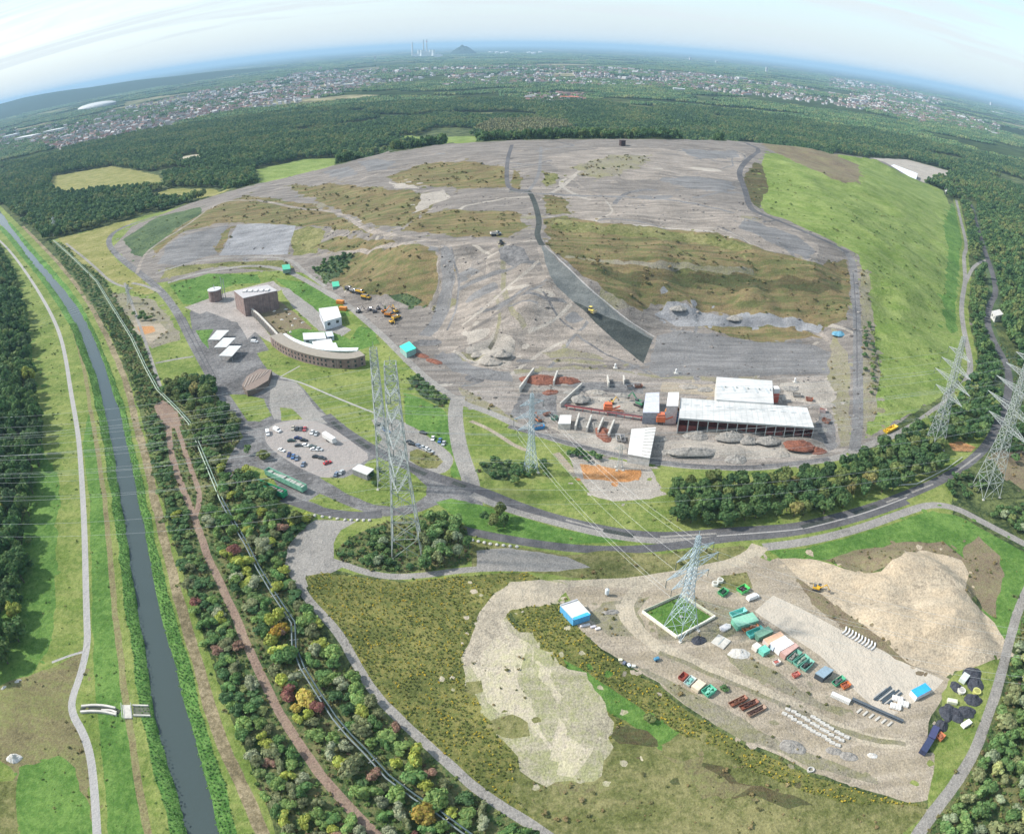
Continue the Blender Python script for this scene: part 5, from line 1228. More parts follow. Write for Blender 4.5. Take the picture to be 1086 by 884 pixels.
def build_pylons():
    A1 = math.atan2(1, -.09)
    arms = [(38, 15), (47.5, 19), (57, 16), (66, 13), (74, 9)]
    pylon('a', 'tall grey lattice pylon standing in the bushes of the round island by the main road', (432, 582), 84, 6.0, 3.5, arms, A1, M_STEEL, 1.1, 2.0)
    arms2 = [(34, 13), (42, 17), (50, 14), (58, 10)]; A1b = A1 + .12
    pylon('b', 'lattice pylon on the lawn behind the tallest one beside the white roofed shed', (410, 514), 70, 3.8, 2.2, arms2, A1, M_STEEL, 1.05, 1.4)
    pylon('c', 'slim blue grey lattice pylon on the grass below the works', (563, 500), 42, 2.6, 1.1, [(24, 7), (30, 9), (36, 6)], math.atan2(.45, .9), M_STEELB, .85, .6)
    pylon('d', 'blue grey lattice pylon inside the white walled square in the storage yard', (722, 667), 44, 4.6, 1.5, [(24, 9), (30, 12.5), (36, 9)], math.atan2(.55, .84), M_STEELB, .95, .6)
    pylon('e', 'tall grey lattice pylon standing in the bend of the main road', (1045, 522), 85, 6.0, 2.4, [(38, 17), (47, 22), (57, 19), (66, 15), (74, 10)], A1, M_STEEL, 1.25)
    pylon('f', 'grey lattice pylon at the tree belt below the green slope', (990, 474), 68, 4.4, 2.0, [(32, 13), (40, 17), (48, 14), (56, 10)], A1, M_STEEL, 1.15)
    pylon('g', 'small pale lattice mast on the patch of orange soil', (657, 497), 14, 1.5, .7, [(11, 3)], 0, M_STEEL, .5, .4)
    pylon('h', 'small distant lattice pylon at the construction patch beside the pipeline', (138, 322), 18, 2.0, 1.0, [(11, 5), (15, 4)], A1, M_STEEL, .9, .5)
    pylon('i', 'small distant lattice pylon at the far wood where the pipeline begins', (59, 249), 26, 2.4, 1.2, [(17, 6), (22, 5)], A1, M_STEEL, .9, .5)
    n = 0
    LV = ['lowest', 'second', 'third', 'fourth', 'topmost']
    def tag_of(k, i):
        return TAGS[k][i]
    def string(k1, k2, sag, words, step=1):
        for i, (p, q) in enumerate(zip(TIPS[k1], TIPS[k2])): 
            cable(p, q, sag, f'{TAGS[k1][i]} {words}', 'cables of the span ' + k1)
    def run_out(k, dx, dy, sag, words):
        for i, p in enumerate(TIPS[k]): cable(p, (p[0] + dx, p[1] + dy, p[2] - 4), sag, f'{TAGS[k][i]} {words}', 'cables of the span ' + k)
    string('a', 'e', 9, 'cable between the tallest pylon and the road bend pylon')
    string('b', 'f', 8, 'cable between the lawn pylon and the tree belt pylon')
    string('c', 'd', 5, 'cable between the two blue grey pylons')
    run_out('a', -320, -30, 12, 'cable from the tallest pylon out across the canal')
    run_out('b', -330, -34, 12, 'cable from the lawn pylon out across the canal')
    run_out('d', 140, -60, 5, 'cable from the walled pylon over the grey track')
    run_out('e', 200, 20, 6, 'cable leaving the road bend pylon away from the works')
    run_out('h', -250, -190, 4, 'cable from the small distant pylon over the canal')
build_pylons()

# ------------------------------------------------------------------ pipeline beside the wood
def build_pipeline():
    t = thing('pipeline', 'pair of long pipes on low supports running along the wood beside the canal', 'pipeline')
    w = dens(PIPE_W, 4.0, False)
    cut = min(range(len(w)), key=lambda i: math.hypot(w[i][0] - PIPE_W[11][0], w[i][1] - PIPE_W[11][1]))
    for off, nm, col, i0, i1 in ((-.7, 'pipe', (.34, .41, .32), 0, cut), (.7, 'pipe', (.20, .27, .22), 0, cut), (-.7, 'pipe', (.15, .18, .185), cut, len(w) - 1), (.7, 'pipe', (.07, .10, .11), cut, len(w) - 1)):
        m = MB(); pts = []
        for i in range(i0, i1 + 1):
            p = w[i]
            a = w[max(0, i - 1)]; b = w[min(len(w) - 1, i + 1)]; d = math.hypot(b[0] - a[0], b[1] - a[1]) or 1
            nx, ny = -(b[1] - a[1]) / d, (b[0] - a[0]) / d; pts.append((p[0] + nx * off, p[1] + ny * off, hz(*p) + 2.1))
        m.path(pts, .27, 8); m.part(nm, M_MATTE, t, col)
    for i in range(2, len(w) - 1, 3):
        a = w[i - 1]; b = w[i + 1]; d = math.hypot(b[0] - a[0], b[1] - a[1]) or 1; nx, ny = -(b[1] - a[1]) / d, (b[0] - a[0]) / d; p = w[i]; z = hz(*p)
        m = MB()
        for s in (-1, 1): m.bar((p[0] + nx * s * .9, p[1] + ny * s * .9, z - .3), (p[0] + nx * s * .9, p[1] + ny * s * .9, z + 1.45), .14)
        m.bar((p[0] - nx * 1.6, p[1] - ny * 1.6, z + 1.5), (p[0] + nx * 1.6, p[1] + ny * 1.6, z + 1.5), .16); m.part('support', M_CONC, t)
build_pipeline()

# ------------------------------------------------------------------ buildings
def wpoly(px, z): return [tuple(G(a, b, z)) for a, b in px]
def centre(poly): return (sum(p[0] for p in poly) / len(poly), sum(p[1] for p in poly) / len(poly))
def grow(poly, d):
    c = centre(poly); return [(c[0] + (p[0] - c[0]) * (1 + d / math.hypot(p[0] - c[0], p[1] - c[1])), c[1] + (p[1] - c[1]) * (1 + d / math.hypot(p[0] - c[0], p[1] - c[1]))) for p in poly]
def local(poly, c): return [(p[0] - c[0], p[1] - c[1]) for p in poly]
def roofed(name, label, cat, px, h, wall_mat, wall_col, roof_col, over=.3, group=None, windows=0, roof_mat=None, thick=.35):
    base = centre(wpoly(px, h)); g = hz(*base); P_ = local(wpoly(px, g + h), base); c = centre(wpoly(px, g + h)); P_ = local(wpoly(px, g + h), c)
    t = thing(name, label, cat, (c[0], c[1], g), 0, group)
    MB().prism(P_, -.5, h - thick).part('wall', wall_mat, t, wall_col)
    MB().prism(grow(P_, over), h - thick + .01, h).part('roof', roof_mat or M_PAINT, t, roof_col)
    n = len(P_)
    for i in range(n):
        a, b = Vector(P_[i]), Vector(P_[(i + 1) % n]); d = b - a; L_ = d.length
        if not windows or L_ < 4: continue
        nx = Vector((d.y, -d.x)).normalized()
        if nx.dot((a + b) / 2) < 0: nx = -nx
        k = max(1, int(L_ / windows))
        for j in range(k):
            q = a + d * ((j + .5) / k); u = d.normalized() * min(1.1, L_ / k * .32)
            m = MB(); p0 = q - u; p1 = q + u; o_ = nx * .06
            m.prism([tuple(p0 - nx * .05), tuple(p1 - nx * .05), tuple(p1 + o_), tuple(p0 + o_)], h * .40, h * .74); m.part('window', M_GLASS, t)
    return t
def build_hall():
    # the big open fronted hall: front and back roofs, columns, dark red rear wall
    fr = [(722, 421.6), (856, 432), (863.5, 453), (720, 443)]; bk = [(760, 399.5), (819, 403.4), (820.5, 427.5), (760, 423.5)]
    h = 9.5; F_ = wpoly(fr, h); c = centre(F_); t = thing('works_hall', 'long white roofed works hall open to the yard with red walls inside', 'hall', (c[0], c[1], hz(*c)))
    F_ = local(F_, c); B_ = local(wpoly(bk, h + 1.0), c)
    MB().prism(F_, h - .5, h).part('roof', M_WHITE, t); MB().prism(B_, h + .4, h + 1.0).part('roof', M_WHITE, t)
    a, b, cc, d = [Vector(p) for p in F_]
    for i in range(12):
        p = a.lerp(b, (i + .5) / 12).lerp(d.lerp(cc, (i + .5) / 12), .32); MB().box(p.x - 1.6, p.x + 1.6, p.y - .45, p.y + .45, h + .002, h + .16, ch=.04).part('skylight', M_GLASS2, t)
    for i in range(5):
        p = Vector(B_[0]).lerp(Vector(B_[1]), (i + .5) / 5).lerp(Vector(B_[3]).lerp(Vector(B_[2]), (i + .5) / 5), .5); MB().box(p.x - .6, p.x + .6, p.y - 3, p.y + 3, h + 1.002, h + 1.2, ch=.04).part('skylight', M_GLASS2, t); MB().cyl(p.x + 2, p.y + 1, h + 1.0, h + 1.9, .45, 8).part('vent', M_STEEL, t)
    ridges = MB()
    for i in range(1, 24):
        p = a.lerp(b, i / 24); q = d.lerp(cc, i / 24); ridges.bar((p.x, p.y, h + .03), (q.x, q.y, h + .03), .07)
    ridges.part('roof_seams', M_STEEL, t)
    inx = ((a + b) / 2 - (c_ := (cc + d) / 2)); inx = inx.normalized()
    m = MB(); back0 = d.lerp(a, .42); back1 = cc.lerp(b, .42)
    m.prism([tuple(back0), tuple(back1), tuple(back1 + inx * .4), tuple(back0 + inx * .4)], -.5, h - .5).part('rear_wall', M_RED, t)
    for p, q in ((d, a), (cc, b)):
        s = (cc - d).normalized() * .3
        MB().prism([tuple(p.lerp(q, .02)), tuple(q), tuple(q + s), tuple(p.lerp(q, .02) + s)], -.5, h - .5).part('side_wall', M_RED, t)
    MB().prism([tuple(a.lerp(d, .02)), tuple(b.lerp(cc, .02)), tuple(b.lerp(cc, .06)), tuple(a.lerp(d, .06))], -.5, h - .5).part('rear_wall', M_RED, t)
    n = 14
    for i in range(n + 1):
        p = d.lerp(cc, i / n) + inx * .6; MB().box(p.x - .22, p.x + .22, p.y - .22, p.y + .22, -.4, h - .5).part('column', M_STEEL, t)
        if i < n:
            q = d.lerp(cc, (i + 1) / n) + inx * .6; u = inx * 2.5
            if i % 3 != 2: MB().prism([tuple(p.lerp(q, .08) + u), tuple(p.lerp(q, .92) + u), tuple(p.lerp(q, .92) + u + inx * .3), tuple(p.lerp(q, .08) + u + inx * .3)], -.4, 3.6).part('bay_wall', M_RED, t)
    MB().bar((d.x + inx.x * .3, d.y + inx.y * .3, h - .9), (cc.x + inx.x * .3, cc.y + inx.y * .3, h - .9), .3).part('eaves_beam', M_STEEL, t)
    A, B2, C2, D2 = [Vector(p) for p in B_]
    MB().prism(B_, -.5, h + .39).part('back_block', simple_mat("pale_cladding", (.55, .55, .52), .6, 0, .1, .3), t)
    # red and white plant at the gable end of the back roof
    x, y, z = T(822, 425); p = thing('silo_unit', 'red and white plant cabinet against the gable of the hall back roof', 'silo', (x, y, z))
    MB().box(-2.5, 1.2, -2, 2, -.3, 5.5, ch=.15).part('cabinet', M_PAINT, p, (.50, .10, .06)); MB().box(-2.4, 1.0, -1.8, 1.8, 5.52, 8.8, ch=.15).part('upper_cabinet', M_PAINT, p, (.7, .68, .66))
    MB().bar((1.6, -1, -.2), (1.6, -1, 8), .15).bar((1.6, 1, -.2), (1.6, 1, 8), .15).part('ladder', M_STEEL, p)
build_hall()
def build_site():
    # weighhouse in the yard with half white, half ribbed roof
    t = roofed('yard_store', 'flat white roofed store beside the works road, half of its roof ribbed', 'building', [(670, 455), (695.5, 453), (689, 485), (666, 481)], 5, M_MATTE, (.50, .48, .45), (.58, .57, .55))
    P_ = [Vector(p) - Vector((t.location.x, t.location.y)) for p in wpoly([(684, 454), (695.5, 453), (689, 485), (680, 483.5)], 5 + t.location.z)]
    for i in range(9):
        a = P_[0].lerp(P_[3], (i + .5) / 9); b = P_[1].lerp(P_[2], (i + .5) / 9); MB().bar((a.x, a.y, 5.1), (b.x, b.y, 5.1), .28).part('roof_rib', M_PAINT, t, (.55, .52, .48))
    roofed('plant_shed', 'grey flat roofed plant shed with a dark gap beside the conveyor', 'shed', [(685, 417), (699, 416), (699, 437), (682, 437)], 7, M_MATTE, (.26, .27, .30), (.48, .49, .55))
    roofed('plant_tower', 'narrow white plant tower standing between the shed and the hall', 'tower', [(709, 416), (720, 416), (719, 430), (707, 430)], 11, M_MATTE, (.5, .48, .46), (.66, .64, .62))
    # visitor centre: tall brick block
    t = roofed('brick_block', 'tall brick block with a flat pale roof terrace above the sunken court', 'building', [(248, 308), (284, 302), (294, 308), (258, 316)], 15, M_BRICK, None, (.42, .40, .40), .1, None, 0)
    for i in range(5):
        m = MB(); m.box(-10 + i * 4.6, -7 + i * 4.6, -3, 1.5, 15.0, 16.0, ch=.1); m.part('roof_unit', M_PAINT, t, (.55, .54, .53))
    x, y, z = T(229, 318); p = thing('round_brick_tower', 'squat round brick tower beside the tall brick block', 'tower', (x, y, z))
    MB().cyl(0, 0, -.5, 9, 5.5, 24).part('drum', M_BRICK, p); MB().cyl(0, 0, 9.01, 9.6, 5.8, 24).part('roof', M_PAINT, p, (.5, .5, .5))
    m = MB(); m.cyl(0, 0, 9.61, 13, .3, 8).bar((6, 2, -.3), (6, 2, 19), .3).bar((7.5, 3.5, -.3), (7.5, 3.5, 17), .3); m.part('mast', M_STEEL, p)
    # arcade wall down to the curved building
    w = dens([tuple(T(a, b)[:2]) for a, b in P(262, 329, 275, 340, 290, 356, 299, 366)], 4.0, False); c = w[len(w) // 2]
    t = thing('arcade_wall', 'long brick arcade wall with pale buttresses running down from the brick block', 'wall', (c[0], c[1], hz(*c)))
    m = MB(); r = ribbon(local(w, c), 1.0); m.prism(r, -.5, 5.2).part('wall', M_BRICK, t); MB().prism(ribbon(local(w, c), 1.5), 5.21, 5.5).part('coping', M_CONC, t)
    L0 = local(ribbon(w, 2.2), c)
    for i in range(len(w)):
        q = L0[-1 - i]; o = local([w[i]], c)[0]; MB().box(q[0] - .35, q[0] + .35, q[1] - .35, q[1] + .35, -.5, 5.0).part('buttress', M_CONC, t)
    # curved brick building
    px = P(288, 366, 298, 374, 310, 380, 325, 385, 342, 389, 358, 391, 374, 391, 388, 387)
    w = dens([tuple(T(a, b)[:2]) for a, b in smooth(px, 1)], 3.0, False); c = w[len(w) // 2]; z0 = min(hz(*p) for p in w)
    t = thing('curved_brick_building', 'long curved brick building with an even row of windows facing the lawn', 'building', (c[0], c[1], z0))
    lw = local(w, c); MB().prism(ribbon(lw, 8, 4), -.5, 6.4).part('wall', M_BRICK, t); MB().prism(ribbon(lw, 8.6, 4), 6.41, 6.9).part('roof', M_PAINT, t, (.27, .235, .19))
    for i in range(1, len(lw) - 1):
        a = lw[i - 1]; b = lw[i + 1]; d = math.hypot(b[0] - a[0], b[1] - a[1]); ux, uy = (b[0] - a[0]) / d, (b[1] - a[1]) / d; nx, ny = uy, -ux
        for zz in (1.0, 3.9):
            p = lw[i]; MB().prism([(p[0] - ux * .6 - nx * .05, p[1] - uy * .6 - ny * .05), (p[0] + ux * .6 - nx * .05, p[1] + uy * .6 - ny * .05), (p[0] + ux * .6 + nx * .07, p[1] + uy * .6 + ny * .07), (p[0] - ux * .6 + nx * .07, p[1] - uy * .6 + ny * .07)], zz, zz + 1.5).part('window', M_GLASS, t)
    # long white glazed roof strip behind
    px = P(300, 361, 308, 366, 320, 371, 334, 374.5, 350, 377, 366, 377.5, 380, 377)
    w = dens([tuple(T(a, b)[:2]) for a, b in smooth(px, 1)], 3.0, False); c = w[len(w) // 2]
    t = thing('glazed_gallery', 'long curved white glazed gallery roof behind the curved brick building', 'gallery', (c[0], c[1], hz(*c)))
    lw = local(w, c); MB().prism(ribbon(lw, 4), -.5, 4.2).part('wall', M_MATTE, t, (.6, .62, .6)); MB().prism(ribbon(lw, 5.0), 4.21, 4.7).part('roof', M_PAINT, t, (.66, .72, .72))
    for i in range(0, len(lw), 2):
        p = lw[i]; a = lw[max(0, i - 1)]; b = lw[min(len(lw) - 1, i + 1)]; d = math.hypot(b[0] - a[0], b[1] - a[1]); nx, ny = -(b[1] - a[1]) / d, (b[0] - a[0]) / d
        MB().bar((p[0] - nx * 2.5, p[1] - ny * 2.5, 4.75), (p[0] + nx * 2.5, p[1] + ny * 2.5, 4.75), .08).part('glazing_bar', M_STEEL, t)
    # three canopies
    for (px, wd) in ((P(221, 360, 230, 350, 243, 350, 233, 360), 'uppermost'), (P(227, 368, 237, 358, 250, 358, 240, 368), 'middle'), (P(232, 377, 243, 366.5, 256, 366.5, 246, 377.5), 'lowest')):
        h = 4.6; c = centre(wpoly(px, h)); g = hz(*c); q = local(wpoly(px, g + h), c); t = thing('canopy', f'{wd} of three white parallelogram canopies on the grey forecourt', 'canopy', (c[0], c[1], g), 0, 'white canopies on the forecourt')
        MB().prism(q, h - .35, h).part('roof', M_WHITE, t)
        for p in q: MB().cyl(p[0] * .8, p[1] * .8, -.4, h - .36, .16, 8).part('post', M_STEEL, t)
    # low fan shaped pavilion by the junction
    q = P(257, 408, 262, 399, 275, 391, 288, 392, 284, 403, 271, 411, 262, 414); t = roofed('fan_pavilion', 'low fan shaped timber roofed pavilion at the edge of the car park road', 'pavilion', q, 4, M_MATTE, (.15, .12, .10), (.20, .15, .12))
    cpt = (t.location.x, t.location.y)
    for i in range(6):
        a = G(259 + i * 4, 410 - i * 2.4, 4.2); b = G(264 + i * 4.2, 399 - i * 1.4, 4.2); MB().bar((a[0] - cpt[0], a[1] - cpt[1], 4.15), (b[0] - cpt[0], b[1] - cpt[1], 4.15), .25).part('roof_beam', M_PAINT, t, (.40, .34, .29))
    roofed('white_tent_hall', 'white box shaped tent hall beside the orange machines', 'hall', [(338, 327), (358, 324.5), (362, 336), (344, 341)], 6, M_PAINT, (.55, .57, .62), (.54, .54, .53), .1, None, 6)
    for (px, wd, col) in (([(321, 353), (344, 352), (346, 359), (322, 360)], 'longest', (.54, .54, .53)), ([(331, 362), (351, 359), (354, 366), (333, 369)], 'middle', (.54, .54, .53)), ([(341, 366), (356, 363), (359, 370), (343, 374)], 'lowest', (.54, .54, .53)), ([(345, 352), (352, 351), (354, 356), (347, 357)], 'smallest pale grey', (.5, .54, .62))):
        roofed('site_cabin', f'{wd} of the white site cabins grouped on the lawn above the curved building', 'cabin', px, 3.2, M_PAINT, (.52, .55, .62), col, .1, 'white site cabins on the lawn', 4)
    roofed('teal_roof_hut', 'hut with a bright turquoise roof beside the heap road', 'hut', [(424, 367), (434, 362), (441, 369), (431, 373)], 4, M_MATTE, (.25, .4, .36), (.06, .62, .48), .3)
    roofed('green_hut', 'small green roofed hut where the heap road turns', 'hut', [(299, 281), (307, 280), (308, 285), (300, 286)], 3, M_MATTE, (.2, .3, .25), (.06, .38, .24), .2)
    roofed('green_hut', 'small green roofed hut above the machine park', 'hut', [(352, 299), (359, 298), (360, 303), (353, 304)], 3, M_MATTE, (.2, .3, .25), (.06, .42, .26), .2)
    roofed('gate_shed', 'white roofed open shed on the lawn at the end of the car park', 'shed', [(374, 497), (381, 492), (396, 497), (389, 503)], 3.4, M_MATTE, (.22, .22, .22), (.54, .54, .53), .3)
    roofed('warehouse', 'pale grey warehouse with a ribbed roof on the white yard behind the green slope', 'warehouse', [(941, 177), (948, 174.5), (973, 184), (971, 192)], 8, M_MATTE, (.55, .57, .6), (.66, .69, .72), .3, None, 12)
    roofed('house', 'small white house at the edge of the trees behind the green slope', 'house', [(1002, 198), (1008, 197.5), (1009, 202), (1003, 203)], 6, M_MATTE, (.6, .6, .6), (.54, .54, .53), .3, None, 6)
    roofed('wayside_house', 'pale house among the trees beside the main road bend', 'house', [(1052, 330), (1060, 328), (1064, 333), (1056, 335)], 6, M_MATTE, (.55, .55, .52), (.50, .48, .45), .4, None, 5)
    # blue and white store in the compound
    t = roofed('blue_gabled_store', 'long white roofed store with a bright blue end on the yard edge', 'store', [(594, 641), (612, 635), (626, 650), (608, 656)], 3.6, M_PAINT, (.10, .36, .62), (.54, .54, .53), .05)
    c = t.location; q = [(a - c.x, b - c.y) for a, b in wpoly([(607, 655), (623, 649), (626.5, 651.5), (609, 657.5)], 3.66 + c.z)]
    MB().prism(q, 3.62, 3.8).part('blue_roof_end', M_PAINT, t, (.05, .36, .70))
    q = [(a - c.x, b - c.y) for a, b in wpoly([(594, 641), (612, 635), (613, 636), (595, 642)], 3.66 + c.z)]
    MB().prism(q, 3.62, 3.9).part('roof_edge', M_PAINT, t, (.4, .4, .42))
build_site()
# ------------------------------------------------------------------ vehicles
def make_car(label, col, van=False):
    t = thing('van' if van else 'parked_car', label, 'van' if van else 'car')
    L_, W_ = (2.7, .98) if van else (2.15, .9)
    prof = [(-L_, .35), (-L_, .85), (-L_ * .93, 1.95), (L_ * .45, 2.0), (L_ * .62, 1.35), (L_ * .98, 1.1), (L_, .35)] if van else [(-L_, .32), (-L_ * .99, .85), (-L_ * .62, .95), (L_ * .42, .93), (L_ * .95, .78), (L_, .32)]
    def extr(pr, w, w2, name, mat, par, c=None):
        bm = bmesh.new(); n = len(pr); zm = max(p[1] for p in pr); z0 = min(p[1] for p in pr)
        A = [bm.verts.new((p[0], -(w + (w2 - w) * (p[1] - z0) / (zm - z0)), p[1])) for p in pr]; B = [bm.verts.new((p[0], (w + (w2 - w) * (p[1] - z0) / (zm - z0)), p[1])) for p in pr]
        bm.faces.new(A[::-1]); bm.faces.new(B)
        for i in range(n): bm.faces.new((A[i], A[(i + 1) % n], B[(i + 1) % n], B[i]))
        bmesh.ops.recalc_face_normals(bm, faces=bm.faces[:]); me = bpy.data.meshes.new(name); bm.to_mesh(me); bm.free(); me.materials.append(mat); return child(name, me, par, c)
    b = extr(prof, W_, W_ * .88, 'body', M_CARP, t, col); b['tint'] = 1
    if van: extr([(L_ * .47, 1.45), (L_ * .44, 1.9), (L_ * .5, 1.92), (L_ * .64, 1.40)], W_ * .93, W_ * .8, 'windscreen', M_GLASS, t)
    else:
        extr([(-L_ * .68, .94), (-L_ * .5, 1.36), (L_ * .1, 1.38), (L_ * .44, .93)], W_ * .9, W_ * .72, 'window', M_GLASS, t)
        r = extr([(-L_ * .5, 1.37), (-L_ * .48, 1.43), (L_ * .06, 1.45), (L_ * .1, 1.385)], W_ * .73, W_ * .70, 'roof', M_CARP, t, col); r['tint'] = 1
    for sx in (-.62, .62):
        for sy in (-1, 1):
            MB().wheel(L_ * sx, sy * W_ * .9, .33, .33, .22).part('wheel', M_RUBBER, t)
    return t
M_CARP = simple_mat("car_paint", (1, 1, 1), .25, 0, .04, 1, True, .5)
CARC = {'black': (.02,.02,.022), 'navy blue': (.02,.03,.11), 'dark grey': (.06,.065,.07), 'silver': (.42,.44,.45), 'white': (.78,.78,.78), 'red': (.42,.03,.03), 'dark green': (.03,.06,.05), 'blue': (.06,.14,.32), 'grey blue': (.16,.20,.27), 'beige': (.42,.38,.3)}
def build_cars():
    def c7(x, y): return (240 + x / 7.686, 440 + y / 7.686)
    def c8(x, y): return (370 + x / 7.686, 440 + y / 7.686)
    rows = [ # crop position, colour, heading as image direction, place
     (c7, 578,118,'black',(-.3,1),'in the back row of the oval car park'),(c7,608,118,'dark grey',(-.3,1),'in the back row of the oval car park'),(c7,640,120,'red',(-.3,1),'in the back row of the oval car park'),
     (c7,545,112,'beige',(-.3,1),'in the back row of the oval car park'),(c7,700,146,'white',(-.5,1),'near the white trailer in the oval car park'),(c7,733,158,'silver',(-.5,1),'near the white trailer in the oval car park'),
     (c7,532,214,'dark green',(1,-.05),'heading the middle row of the oval car park'),(c7,586,193,'navy blue',(1,.1),'behind the dark green one in the middle row'),(c7,634,212,'black',(1,.15),'in the middle row of the oval car park'),
     (c7,592,254,'dark grey',(1,0),'in the third row of the oval car park'),(c7,650,252,'white',(1,.2),'in the third row of the oval car park'),(c7,704,262,'dark green',(1,.1),'in the third row of the oval car park'),(c7,718,286,'white',(1,.1),'below the dark green one in the third row'),(c7,758,284,'silver',(1,.3),'at the end of the third row of the oval car park'),
     (c7,512,330,'navy blue',(-.35,1),'first of three parked aslant by the kerb'),(c7,545,345,'blue',(-.35,1),'middle of the three parked aslant by the car park kerb'),(c7,577,358,'grey blue',(-.35,1),'last of the three parked aslant by the car park kerb'),(c7,628,408,'grey blue',(-.5,1),'parked alone by the car park kerb'),
     (c7,735,346,'black',(1,.1),'beside the red car in the front row of the oval car park'),(c7,782,356,'dark grey',(1,.2),'in the front row of the oval car park'),(c7,825,394,'red',(1,-.35),'at the front corner of the oval car park'),
     (c7,898,487,'grey blue',(.6,-1),'beside the white roofed shed'),(c7,938,472,'silver',(.6,-1),'beside the white roofed shed'),(c7,452,292,'white',(1,.4),'at the kerb corner of the oval car park'),
     (c8,606,150,'black',(1,.3),'alone on the upper loop car park'),(c8,685,196,'white',(-.3,1),'in the row on the upper loop car park'),(c8,742,214,'blue',(-.4,1),'in the row on the upper loop car park'),(c8,772,236,'silver',(-.4,1),'in the row on the upper loop car park'),
     (c8,497,226,'dark grey',(1,.3),'behind the big pylon on the loop car park'),(c8,518,242,'black',(1,.2),'behind the big pylon on the loop car park'),(c8,572,258,'grey blue',(1,.5),'along the brown hedge on the loop car park'),(c8,608,272,'silver',(1,.5),'along the brown hedge on the loop car park'),(c8,640,284,'white',(1,.5),'along the brown hedge on the loop car park'),(c8,660,300,'silver',(1,.3),'at the end of the brown hedge on the loop car park'),
     (c8,292,120,'grey blue',(1,.6),'behind the pylons on the loop car park'),(c8,312,138,'blue',(1,.6),'behind the pylons on the loop car park'),(c8,250,86,'black',(1,-.1),'behind the pylons on the loop car park')]
    proto = None
    for f, x, y, cn, hd, place in rows:
        px = f(x, y); a = T(*px); l = math.hypot(*hd); b = T(px[0] + hd[0] / l * 2, px[1] + hd[1] / l * 2)
        rz = math.atan2(b[1] - a[1], b[0] - a[0]); lab = f"{cn} car {place}"
        if proto is None: proto = make_car(lab, CARC[cn]); proto.location = a; proto.rotation_euler = (0, 0, rz); proto['group'] = 'cars parked by the visitor centre'
        else: copy_thing(proto, a, rz, lab, CARC[cn])
    for px, hd, lab in (((284, 460), (.2, 1), 'white van standing upright to the kerb at the car park entrance'), ((294, 457), (1, .5), 'white van parked aslant at the car park entrance'), ((270, 363), (1, .1), 'white van beside the arcade wall'), ((798, 634.5), (1, -.4), 'white van behind the green skips in the storage yard')):
        a = T(*px); l = math.hypot(*hd); b = T(px[0] + hd[0] / l * 2, px[1] + hd[1] / l * 2); t = make_car(lab, CARC['white'], True); t.location = a; t.rotation_euler = (0, 0, math.atan2(b[1] - a[1], b[0] - a[0])); t['group'] = 'white vans'
    t = make_car('small dark car on the paving beside the arcade wall', CARC['dark grey']); t.location = T(269.5, 359); t.rotation_euler = (0, 0, .3)
    # trailers
    for A, B, lab, col, load in (((272, 516), (303.5, 528.5), 'dark green open trailer loaded with grey scrap beside the hedge', (.015, .26, .12), (.20, .19, .18)), ((284, 503.5), (324, 522.5), 'pale green open trailer with a light edge beside the car park road', (.16, .36, .26), (.33, .34, .31))):
        loc, rz, L_ = axis(A, B); t = thing('tipper_trailer', lab, 'trailer', loc, rz, 'open trailers by the car park'); h = L_ / 2
        m = MB(); w = 1.5
        for s in (-1, 1): m.box(-h, h, s * w - .08, s * w + .08, 1.15, 3.9); 
        m.box(-h, -h + .15, -w + .09, w - .09, 1.15, 3.9); m.box(h - .15, h, -w + .09, w - .09, 1.15, 3.9); m.box(-h + .16, h - .16, -w + .09, w - .09, 1.15, 1.35); m.part('body', M_PAINT, t, col)
        m = MB(); n = 14
        for i in range(n): m.box(-h + .4 + (L_ - .8) * i / n, -h + .3 + (L_ - .8) * (i + 1) / n, -w + .2, w - .2, 1.4, random.uniform(2.6, 3.5), ch=.12)
        m.part('load', M_MATTE, t, load)
        for i in range(8): 
            x = -h + .5 + (L_ - 1) * i / 7; MB().box(x - .07, x + .07, -w - .16, -w - .09, 1.2, 3.85).box(x - .07, x + .07, w + .09, w + .16, 1.2, 3.85).part('rib', M_PAINT, t, col)
        for x in (-h + 1.5, -h + 2.9, -h + 4.3, h - 2):
            for s in (-1, 1): MB().wheel(x, s * 1.15, .52, .52, .35, 12).part('wheel', M_RUBBER, t)
        MB().box(-h + .3, h - .3, -.5, .5, .75, 1.14).part('chassis', M_RUBBER, t)
    # white sloped trailer
    loc, rz, L_ = axis(c7(800, 185), c7(885, 240)); t = thing('white_trailer', 'long white box trailer at the inner edge of the oval car park', 'trailer', loc, rz); h = L_ / 2
    MB().box(-h, h, -1.25, 1.25, 1.0, 3.6, ch=.1).part('body', M_PAINT, t, (0.62, 0.61, 0.59)); MB().box(h, h + 1.2, -.1, .1, .8, .95).part('tow_bar', M_STEEL, t)
    for x in (-1.2, .2):
        for s in (-1, 1): MB().wheel(x, s * 1.0, .48, .48, .3, 12).part('wheel', M_RUBBER, t)
build_cars()

